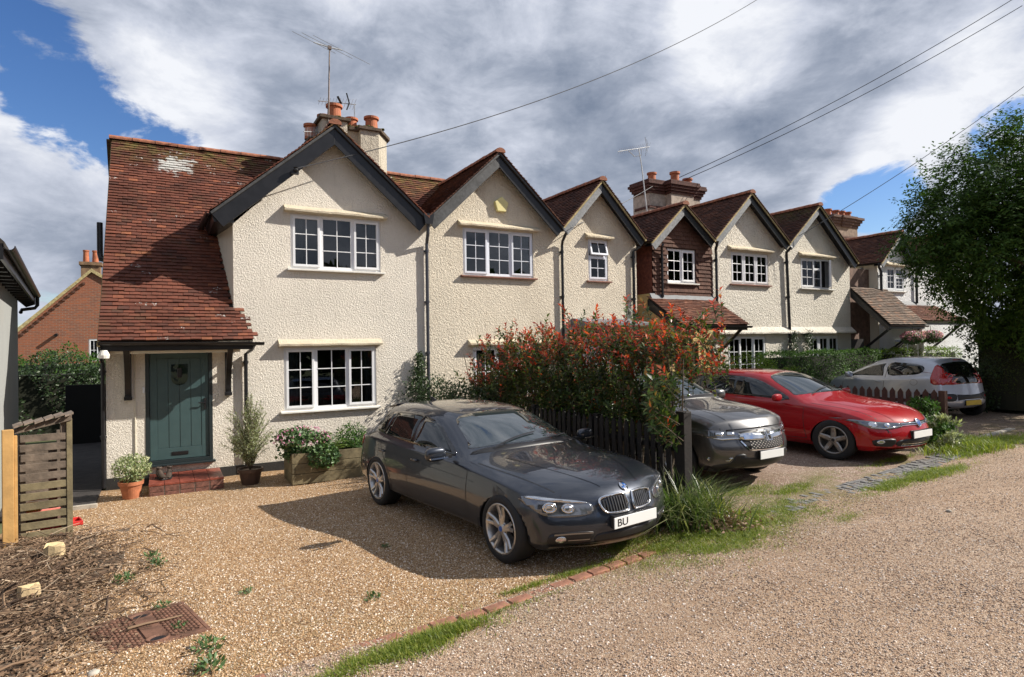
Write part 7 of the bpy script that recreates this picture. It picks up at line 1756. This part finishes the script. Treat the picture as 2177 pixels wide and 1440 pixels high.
n = 1500; X = 5.45 + RNG.normal(0, .22, n); Y = -7.35 + RNG.normal(0, .22, n); s = RNG.uniform(.03, .08, n); o = obj('leaf_litter', leaves_mesh('leaf_litter', np.stack([X, Y, .02 + .10 * RNG.random(n)], 1), rand_dirs(n) * [1, 1, .5], rand_dirs(n) + [0, 0, .6], s, s * .4, L_dry)); tag(o, 'pinkish dead leaves piled at the foot of the fence post', kind='stuff')
# --- strap leaved clump at the fence post and grass
def blades(name, P, H, W, lean, mat, segs=3):
    P = np.asarray(P, float); n = len(P); a = RNG.uniform(0, 2 * PI, n); H = np.asarray(H); W = np.asarray(W); d = np.stack([np.cos(a), np.sin(a), 0 * a], 1); sd = np.stack([-np.sin(a), np.cos(a), 0 * a], 1); ln = (lean * RNG.uniform(.3, 1.3, n))[:, None]
    V = []
    for k in range(segs + 1):
        t = k / segs; c = P + np.array([0, 0, 1.]) * (H[:, None] * (t - .35 * ln * t ** 2.2)) + d * (H[:, None] * ln * t ** 1.8); w = (W * (1 - t ** 1.5) * .5)[:, None]
        V += [c - sd * w, c + sd * w]
    V = np.stack(V, 1).reshape(-1, 3); m = 2 * (segs + 1); i = np.arange(n)[:, None] * m
    F = np.concatenate([i + np.array([[2 * k, 2 * k + 1, 2 * k + 3, 2 * k + 2]]) for k in range(segs)], 0)
    return fast_mesh(name, V, F, mat)
def clump(name, label, c, rad, n, H, W, lean, mat, cat):
    X = c[0] + RNG.normal(0, rad[0], n); Y = c[1] + RNG.normal(0, rad[1], n); root = empty(name, c, label, cat)
    obj('leaves', blades('leaves', np.stack([X, Y, gz(X, Y)], 1), RNG.uniform(.5, 1, n) * H, RNG.uniform(.6, 1.2, n) * W, lean, mat), root); return root
clump('strap_leaf_clump', 'arching strap leaved clump at the foot of the dark fence post', (5.20, -7.15, 0), (.22, .22), 900, .80, .019, 1.25, L_strap, 'plant')
clump('strap_leaf_clump', 'upright bright green stems right of the dark fence post', (5.55, -7.20, 0), (.15, .15), 260, .55, .018, .9, L_grass, 'plant')
clump('strap_leaf_clump', 'grassy leaves along the fence foot beside the dark bonnet', (5.15, -6.2, 0), (.12, .5), 500, .55, .016, .8, L_strap, 'plant')
bs = empty('loose_shrub', (12.75, -6.2, 0), 'knee high glossy leaved shrub at the end of the brown picket fence', 'shrub')
leaf_ball('foliage', bs, (13.1, -5.95, .42), (.62, .45, .52), 2800, L_hedge, .085, .38, clumps=42, cl_r=.25, up=.5)
leaf_ball('foliage', bs, (12.9, -6.3, .25), (.40, .35, .30), 1400, L_olive, .075, .35, clumps=20, cl_r=.3, up=.5)
tube_set('stem', [([(13.0, -6.1, 0), (13.0 + random.uniform(-.5, .5), -6.1 + random.uniform(-.3, .3), random.uniform(.4, .9))], .008, .003, 4) for _ in range(16)], M_bark, bs)
# grass: patches where the drives meet the road
G = []
def patch_pts(cx, cy, sx, sy, n, hmin, hmax, ang=.118, soft=1.0):
    u = RNG.normal(0, 1, n) * sx * .5; v = RNG.normal(0, 1, n) * sy * .5; nz = np.sin(u * 9 + cx) * np.sin(v * 14 + cy * 3) + np.sin(u * 3.7 + 1) * .6
    k = nz + RNG.normal(0, .5, n) > -.25; u, v = u[k], v[k]
    x = cx + u; y = cy + v + u * ang; h = RNG.uniform(hmin, hmax, len(x)); G.append((x, y, h))
for a in ((1.15, -8.40, .95, .14, 8000, .025, .06), (1.65, -8.28, .5, .09, 3000, .03, .07), (2.78, -7.86, .6, .05, 1300, .015, .045), (3.35, -7.78, .5, .06, 900, .015, .04), (4.7, -7.66, .9, .22, 8000, .015, .05), (5.6, -7.66, 1.3, .55, 26000, .012, .05), (6.5, -7.45, 1.0, .40, 14000, .012, .045), (5.0, -7.9, 1.2, .3, 9000, .01, .04),
          (5.1, -8.0, .8, .12, 3000, .012, .035), (7.0, -6.6, .9, .35, 6000, .01, .04), (7.7, -6.9, .8, .15, 3000, .015, .05), (8.2, -6.70, .9, .12, 2500, .012, .04), (8.9, -7.50, .9, .16, 5000, .02, .06), (7.6, -7.75, .9, .12, 2200, .012, .04), (9.9, -7.42, .8, .18, 5000, .03, .08), (10.7, -7.45, .9, .15, 3500, .02, .06), (10.9, -6.5, 1.0, .12, 3000, .02, .05),
          (13.3, -6.55, 1.0, .38, 15000, .06, .22), (14.6, -6.75, 1.2, .25, 8000, .04, .12), (12.6, -6.9, .9, .15, 4000, .03, .08), (4.2, -7.45, .5, .15, 2500, .015, .04), (2.3, -8.15, 1.1, .05, 900, .012, .035), (6.9, -8.1, .8, .12, 1500, .01, .03)): patch_pts(*a)
x = np.concatenate([g[0] for g in G]); y = np.concatenate([g[1] for g in G]); h = np.concatenate([g[2] for g in G])
o = obj('grass', blades('grass', np.stack([x, y, gz(x, y) + .006], 1), h, h * .07 + .0025, .9, L_grass, 2)); tag(o, 'short patchy grass where the drives meet the gravel road', kind='stuff')
for i, (wx, wy, sz, lb) in enumerate(((-.10, -5.25, .07, 'small leafy weed in the shingle nearest the cuttings'), (-.06, -5.50, .08, 'taller sprig of weed just in front of the leafy weed'), (-.31, -5.83, .09, 'flat weed beside the twig heap'), (-.01, -6.67, .06, 'green weed just behind the rusty cover'), (.26, -7.62, .09, 'bushy weed right of the rusty cover'), (.24, -7.95, .10, 'largest weed at the bottom edge of the shingle'), (.62, -6.7, .05, 'tiny weed in the middle of the shingle'), (1.5, -7.4, .06, 'tiny weed near the brick edging'), (2.0, -6.2, .04, 'tiny weed in the shadow edge'), (.1, -7.15, .05, 'thin weed touching the rusty cover'))):
    r_ = empty('weed', (wx, wy, 0), lb, 'weed', 'weeds in the shingle'); leaf_ball('leaves', r_, (wx, wy, .012 + sz * .3), (sz, sz, sz * .4), 60, L_geran, sz * .6, .35, shell=.1, up=.6)
# loose stones and dark bits on the road
for (x, y, r, lb) in ((-.40, -7.6, .04, 'pale rounded flint by the rusty cover'), (8.2, -8.6, .03, 'pale stone lying on the road gravel'), (-.9, -6.9, .035, 'white flint among the cuttings')):
    mb = MB(); mb.lathe([(.001, 0), (r, r * .2), (r * 1.1, r * .6), (r * .6, r), (.001, r * 1.05)], (x, y, 0), 9); mb.v = [(a + random.uniform(-.15, .15) * r, b + random.uniform(-.15, .15) * r, c) for a, b, c in mb.v]; tag(mb.build('flint_stone', M_stone, smooth=True), lb, 'stone')
# --- brick kerb line and grey setts
kb = empty('brick_edging', (2.4, -8.0, 0), 'single row of worn red bricks dividing the drive from the road', 'edging')
x = .35; me_b = None; i = 0
while x < 4.35:
    L = .215; mb = MB(); mb.box(-L / 2, L / 2, -.05, .05, -.06, .022)
    if me_b is None:
        bm = bmesh.new(); t_ = mb.mesh('brick', M_kerb); bm.from_mesh(t_); bmesh.ops.bevel(bm, geom=bm.edges, offset=.008, segments=1, affect='EDGES'); bm.to_mesh(t_); bm.free(); me_b = t_
    if not (3.0 < x < 3.02): 
        o = obj('brick', me_b, kb); o.matrix_parent_inverse = Matrix.Identity(4); xm = x + L / 2; o.matrix_local = wm(kb).inverted() @ Matrix.Translation((xm, float(edge_y(xm)) + .03 * math.sin(xm * 2) + random.uniform(-.006, .006), random.uniform(-.015, -.003))) @ Matrix.Rotation(.118 + random.uniform(-.05, .05), 4, 'Z') @ Matrix.Rotation(random.uniform(-.03, .03), 4, 'X')
    x += L + random.uniform(.008, .03)
sts = MB()
xx = 6.3
while xx < 12.2:
    yc = float(edge_y(xx)) + .07 + .10 * math.sin(xx * .5)
    for j in range(4):
        if random.random() < (.5 if xx < 7.4 else .96):
            w = random.uniform(.07, .10); a = .05; sts.box(xx, xx + w, yc + j * .10 - .15, yc + j * .10 - .06, -.05, .017 + random.uniform(-.010, .010), None)
    xx += .11
tag(sts.build('sett_strip', M_slate, bevel=.006), 'worn strip of small grey setts sunk in the gravel by the red car', kind='stuff')
ks = MB(); ks.box(0, 2.6, 0, .12, -.05, .05, Matrix.Translation((14.0, -6.35, 0)) @ Matrix.Rotation(.10, 4, 'Z')); tag(ks.build('kerb_stone', M_stone, bevel=.01), 'pale flush kerb stones at the far right edge of the road', 'kerb')
# --- rusty inspection cover
MC = empty('inspection_cover', (0, -7.05, 0), 'rusty cast iron inspection cover set in the shingle', 'cover')
Mm = Matrix.Translation((-.10, -7.02, .012)) @ Matrix.Rotation(math.radians(14), 4, 'Z')
MB().box(-.30, .30, -.33, .33, -.02, .006, Mm).build('cover_plate', M_rust, MC, bevel=.004)
rb_ = MB()
for sx in (-1, 1):
    for k in range(-9, 10):
        for dg_ in (1, -1):
            # diagonal ribs clipped to the side panel
            c = k * .052; pts = []
            for t in np.linspace(-.4, .4, 33):
                x = sx * .185 + t; y = c + t * dg_
                if abs(x - sx * .185) < .10 and abs(y) < .30: pts.append((x, y))
            if len(pts) > 1:
                (xa, ya), (xb, yb) = pts[0], pts[-1]; dx, dy = xb - xa, yb - ya; l = math.hypot(dx, dy); nx, ny = -dy / l * .006, dx / l * .006
                rb_.add([(xa + nx, ya + ny, .014), (xb + nx, yb + ny, .014), (xb - nx, yb - ny, .014), (xa - nx, ya - ny, .014), (xa + nx * 1.6, ya + ny * 1.6, .004), (xb + nx * 1.6, yb + ny * 1.6, .004), (xb - nx * 1.6, yb - ny * 1.6, .004), (xa - nx * 1.6, ya - ny * 1.6, .004)], [(0, 1, 2, 3), (0, 4, 5, 1), (1, 5, 6, 2), (2, 6, 7, 3), (3, 7, 4, 0)], Mm)
rb_.build('raised_pattern', M_rust, MC)
cb = MB(); cb.box(-.065, .065, -.20, .20, .004, .016, Mm)
for sy in (-1, 1): cb.lathe([(.045, .004), (.07, .018), (.078, .018), (.082, .004)], (0, 0, 0), 20, M=Mm @ Matrix.Translation((0, sy * .25, 0)) @ Matrix.Scale(.72, 4, (0, 1, 0)))
cb.build('lifting_panel', M_rust, MC)
for sy in (-1, 1): MB().lathe([(.001, .0075), (.05, .008)], (0, 0, 0), 16, M=Mm @ Matrix.Translation((0, sy * .25, 0)) @ Matrix.Scale(.72, 4, (0, 1, 0))).build('lifting_hole', M_blackpl, MC)
rf_ = MB(); rect_ring_pts = [(-.33, .33, -.36, -.335), (-.33, .33, .335, .36), (-.33, -.305, -.335, .335), (.305, .33, -.335, .335)]
for a in rect_ring_pts: rf_.box(a[0], a[1], a[2], a[3], -.02, .004, Mm)
rf_.build('cover_frame', M_rust, MC)

# --- fences
F1 = empty('picket_fence', (5.4, -3.8, 0), 'dark stained picket fence with a thick end post behind the dark grey car', 'fence')
pale = MB(); pale.prism([(-.040, 0), (.040, 0), (.040, .93), (0, 1.0), (-.040, .93)], -.010, .010, M=Matrix.Rotation(PI / 2, 4, 'Z')); me_p = pale.mesh('pale', M_stainfence)
y = -.35
while y > -6.95:
    o = obj('pale', me_p, F1); o.matrix_parent_inverse = Matrix.Identity(4); o.matrix_local = wm(F1).inverted() @ Matrix.Translation((5.40, y, float(gz(5.4, y)) + .08 + random.uniform(-.02, .02))) @ Matrix.Rotation(random.uniform(-.015, .015), 4, 'X')
    y -= .132
for z in (.35, .80): MB().box(5.42, 5.46, -6.95, -.1, z - .035, z + .035).build('rail', M_stainfence, F1)
for yy in (-.15, -1.9, -3.6, -5.3): MB().box(5.43, 5.52, yy - .05, yy + .05, -.25, 1.08).build('post', M_stainfence, F1, bevel=.004)
MB().box(5.34, 5.47, -7.13, -7.0, -.1, 1.27).build('end_post', M_stainfence, F1, bevel=.008)
F2 = empty('picket_fence', (13.72, -3.7, 0), 'brown stained picket fence between the red car and the silver car', 'fence')
pale = MB(); pale.prism([(-.055, 0), (.055, 0), (.055, .88), (0, .96), (-.055, .88)], -.011, .011, M=Matrix.Rotation(PI / 2, 4, 'Z')); me_p2 = pale.mesh('pale', M_brownfence)
y = -1.2
while y > -5.9:
    o = obj('pale', me_p2, F2); o.matrix_parent_inverse = Matrix.Identity(4); o.matrix_local = wm(F2).inverted() @ Matrix.Translation((13.72, y, .08 + random.uniform(-.008, .008))); y -= .165
for z in (.30, .78): MB().box(13.74, 13.78, -5.9, -1.1, z - .035, z + .035).build('rail', M_brownfence, F2)
MB().box(13.70, 13.82, -6.02, -5.90, 0, 1.02).build('end_post', M_brownfence, F2, bevel=.006)
# --- hanging baskets
for (x, y, z, lb) in ((21.75, -1.35, 2.28, 'left of the two pink flowered hanging baskets'), (23.1, -1.25, 2.30, 'right of the two pink flowered hanging baskets')):
    hb_ = empty('hanging_basket', (x, y, z), lb + ' under the far porch', 'hanging basket', 'hanging baskets under the far porch')
    leaf_ball('foliage', hb_, (x, y, z - .18), (.36, .32, .20), 1100, L_geran, .07, .6, shell=.4); leaf_ball('flowers', hb_, (x, y, z - .12), (.38, .34, .17), 500, L_flower, .05, .9, shell=.75)
    MB().lathe([(.001, -.24), (.14, -.2), (.2, -.08), (.2, -.05), (.001, -.05)], (x, y, z - .06), 14).build('basket', M_bark, hb_); MB().tube([(x, y, z - .1), (x, y, z + .22)], .006, 4).build('hook', M_wire, hb_)

# --- aerials and wires
def yagi(mb, a, b, n, el, up=(0, 0, 1), w=.008):
    a, b = Vector(a), Vector(b); mb.tube([a, b], w * 1.3, 6); d = (b - a).normalized(); s = Vector(el).normalized()
    for i in range(n): p = a.lerp(b, (i + .5) / n); L = .09 + .05 * i / n; mb.tube([p - s * L, p + s * L], w * .5, 4)
A1 = empty('tv_aerial', (3.42, 2.3, 7.0), 'tall rusty mast with a three bar aerial rising left of the nearest chimney', 'aerial')
MB().tube([(3.40, 1.96, 6.9), (3.46, 1.96, 9.10)], .021, 8, True, .014).build('mast', M_rustpole, A1)
m = MB(); m.tube([(3.06, 1.75, 9.02), (3.46, 1.96, 9.09), (3.78, 2.1, 9.16)], .014, 6)
for p, L in (((3.06, 1.75, 9.02), .52), ((3.40, 1.93, 9.10), .62), ((3.78, 2.1, 9.16), .72)):
    dd = Vector((.86, -.30, -.42)).normalized(); m.tube([Vector(p) - dd * L, Vector(p) + dd * L], .006, 5)
m.build('aerial_bars', M_galv, A1); MB().box(3.42, 3.50, 1.93, 1.99, 9.04, 9.12).build('clamp', M_rustpole, A1)
A2 = empty('tv_aerial', (4.15, 2.6, 7.4), 'small aerial with a bow tie reflector among the nearest chimney pots', 'aerial')
MB().tube([(4.22, 2.65, 7.35), (4.22, 2.65, 8.12)], .014, 6).build('mast', M_galv, A2)
m = MB(); yagi(m, (3.30, 2.5, 8.0), (4.26, 2.66, 8.14), 12, (.2, -.6, .8)); m.build('aerial_boom', M_galv, A2)
m = MB(); m.tube([(4.0, 2.55, 8.34), (4.08, 2.6, 8.12), (4.0, 2.55, 7.93)], .018, 5); m.tube([(3.78, 2.55, 8.22), (3.88, 2.58, 8.06)], .03, 5); m.build('reflector', M_blackpl, A2)
A3 = empty('tv_aerial', (3.1, 2.1, 6.9), 'short aerial pointing left from the low side of the nearest chimney', 'aerial')
m = MB(); yagi(m, (2.85, 1.95, 7.02), (3.25, 2.25, 7.16), 10, (0, 0, 1)); m.tube([(3.25, 2.25, 7.16), (3.25, 2.25, 6.9)], .015, 6); m.build('aerial_boom', M_galv, A3)
A4 = empty('tv_aerial', (13.25, 2.1, 6.0), 'leaning mast with a long yagi aerial above the third gable', 'aerial')
MB().tube([(13.30, 2.05, 5.7), (13.02, 2.02, 7.6)], .02, 6).build('mast', M_galv, A4); MB().tube([(13.02, 2.02, 7.6), (12.90, 2.0, 8.10)], .016, 6).build('mast', M_galv, A4)
m = MB(); yagi(m, (11.98, 1.9, 7.86), (13.44, 2.1, 8.28), 16, (.1, -.5, .86)); m.tube([(12.5, 2.0, 7.98), (12.72, 2.0, 7.84), (13.0, 2.0, 7.92), (13.0, 2.0, 8.12)], .010, 5)
for k in (-1, 1): m.tube([(13.30, 2.08, 8.24), (13.22 + .0 * k, 2.06, 8.24 + .30 * k)], .01, 4); m.tube([(13.36, 2.08, 8.26), (13.28, 2.06, 8.26 + .22 * k)], .006, 4)
m.build('aerial_boom', M_galv, A4)
def wire(label, a, b, sag, r=.011):
    a, b = Vector(a), Vector(b); pts = []
    for i in range(41): t = i / 40; p = a.lerp(b, t); p.z -= sag * 4 * t * (1 - t); pts.append(p)
    o = MB().tube(pts, r, 5).build('overhead_wire', M_wire); tag(o, label, 'wire', 'overhead wires'); return o
wire('overhead wire rising from the first gable past the top edge', (2.24, -.36, 5.50), (17.3, .9, 13.45), .55, .010)
wire('upper of the twin wires leaving the red brick chimney', (15.5, 2.9, 7.75), (24.6, -3.5, 13.35), .25, .012)
wire('lower of the twin wires leaving the red brick chimney', (15.5, 2.9, 7.60), (24.6, -3.5, 12.95), .25, .012)
wire('lowest wire crossing the sky above the pale gables to the big tree side', (17.3, -.35, 5.35), (24.8, -3.6, 10.45), .15, .010)
wire('slack wire from the second gable valley to the red brick chimney', (8.6, -.35, 4.9), (14.2, 2.7, 7.3), .05, .010)
MB_i = MB(); MB_i.lathe([(.001, 0), (.035, 0), (.05, .03), (.03, .06), (.045, .08), (.001, .09)], (2.24, -.36, 5.44), 10); MB_i.box(2.16, 2.30, -.35, -.27, 5.40, 5.46)
tag(MB_i.build('wire_bracket', M_blackpl), 'black insulator bracket on the first barge board', 'bracket')

# trees on the far side of the road, behind the viewpoint: they darken the window reflections
tl_pts = []; tl_rad = []
for i in range(9): tl_pts.append((-14 + i * 6.2 + random.uniform(-1, 1), -31 + random.uniform(-2, 2), 0)); tl_rad.append(random.uniform(6.5, 9))
P_ = []
for c, h in zip(tl_pts, tl_rad):
    d = rand_dirs(1500); P_.append(np.array([c[0], c[1], h * .5]) + d * (.5 + .5 * RNG.random(1500))[:, None] * np.array([3.8, 3.0, h * .5]))
P_ = np.concatenate(P_); n = len(P_); s = RNG.uniform(.6, 1.2, n)
o = obj('far_wood', leaves_mesh('far_wood', P_, rand_dirs(n), rand_dirs(n), s, s * .7, L_dark)); tag(o, 'dense belt of trees across the road, seen only as dark reflections in the windows', kind='stuff')
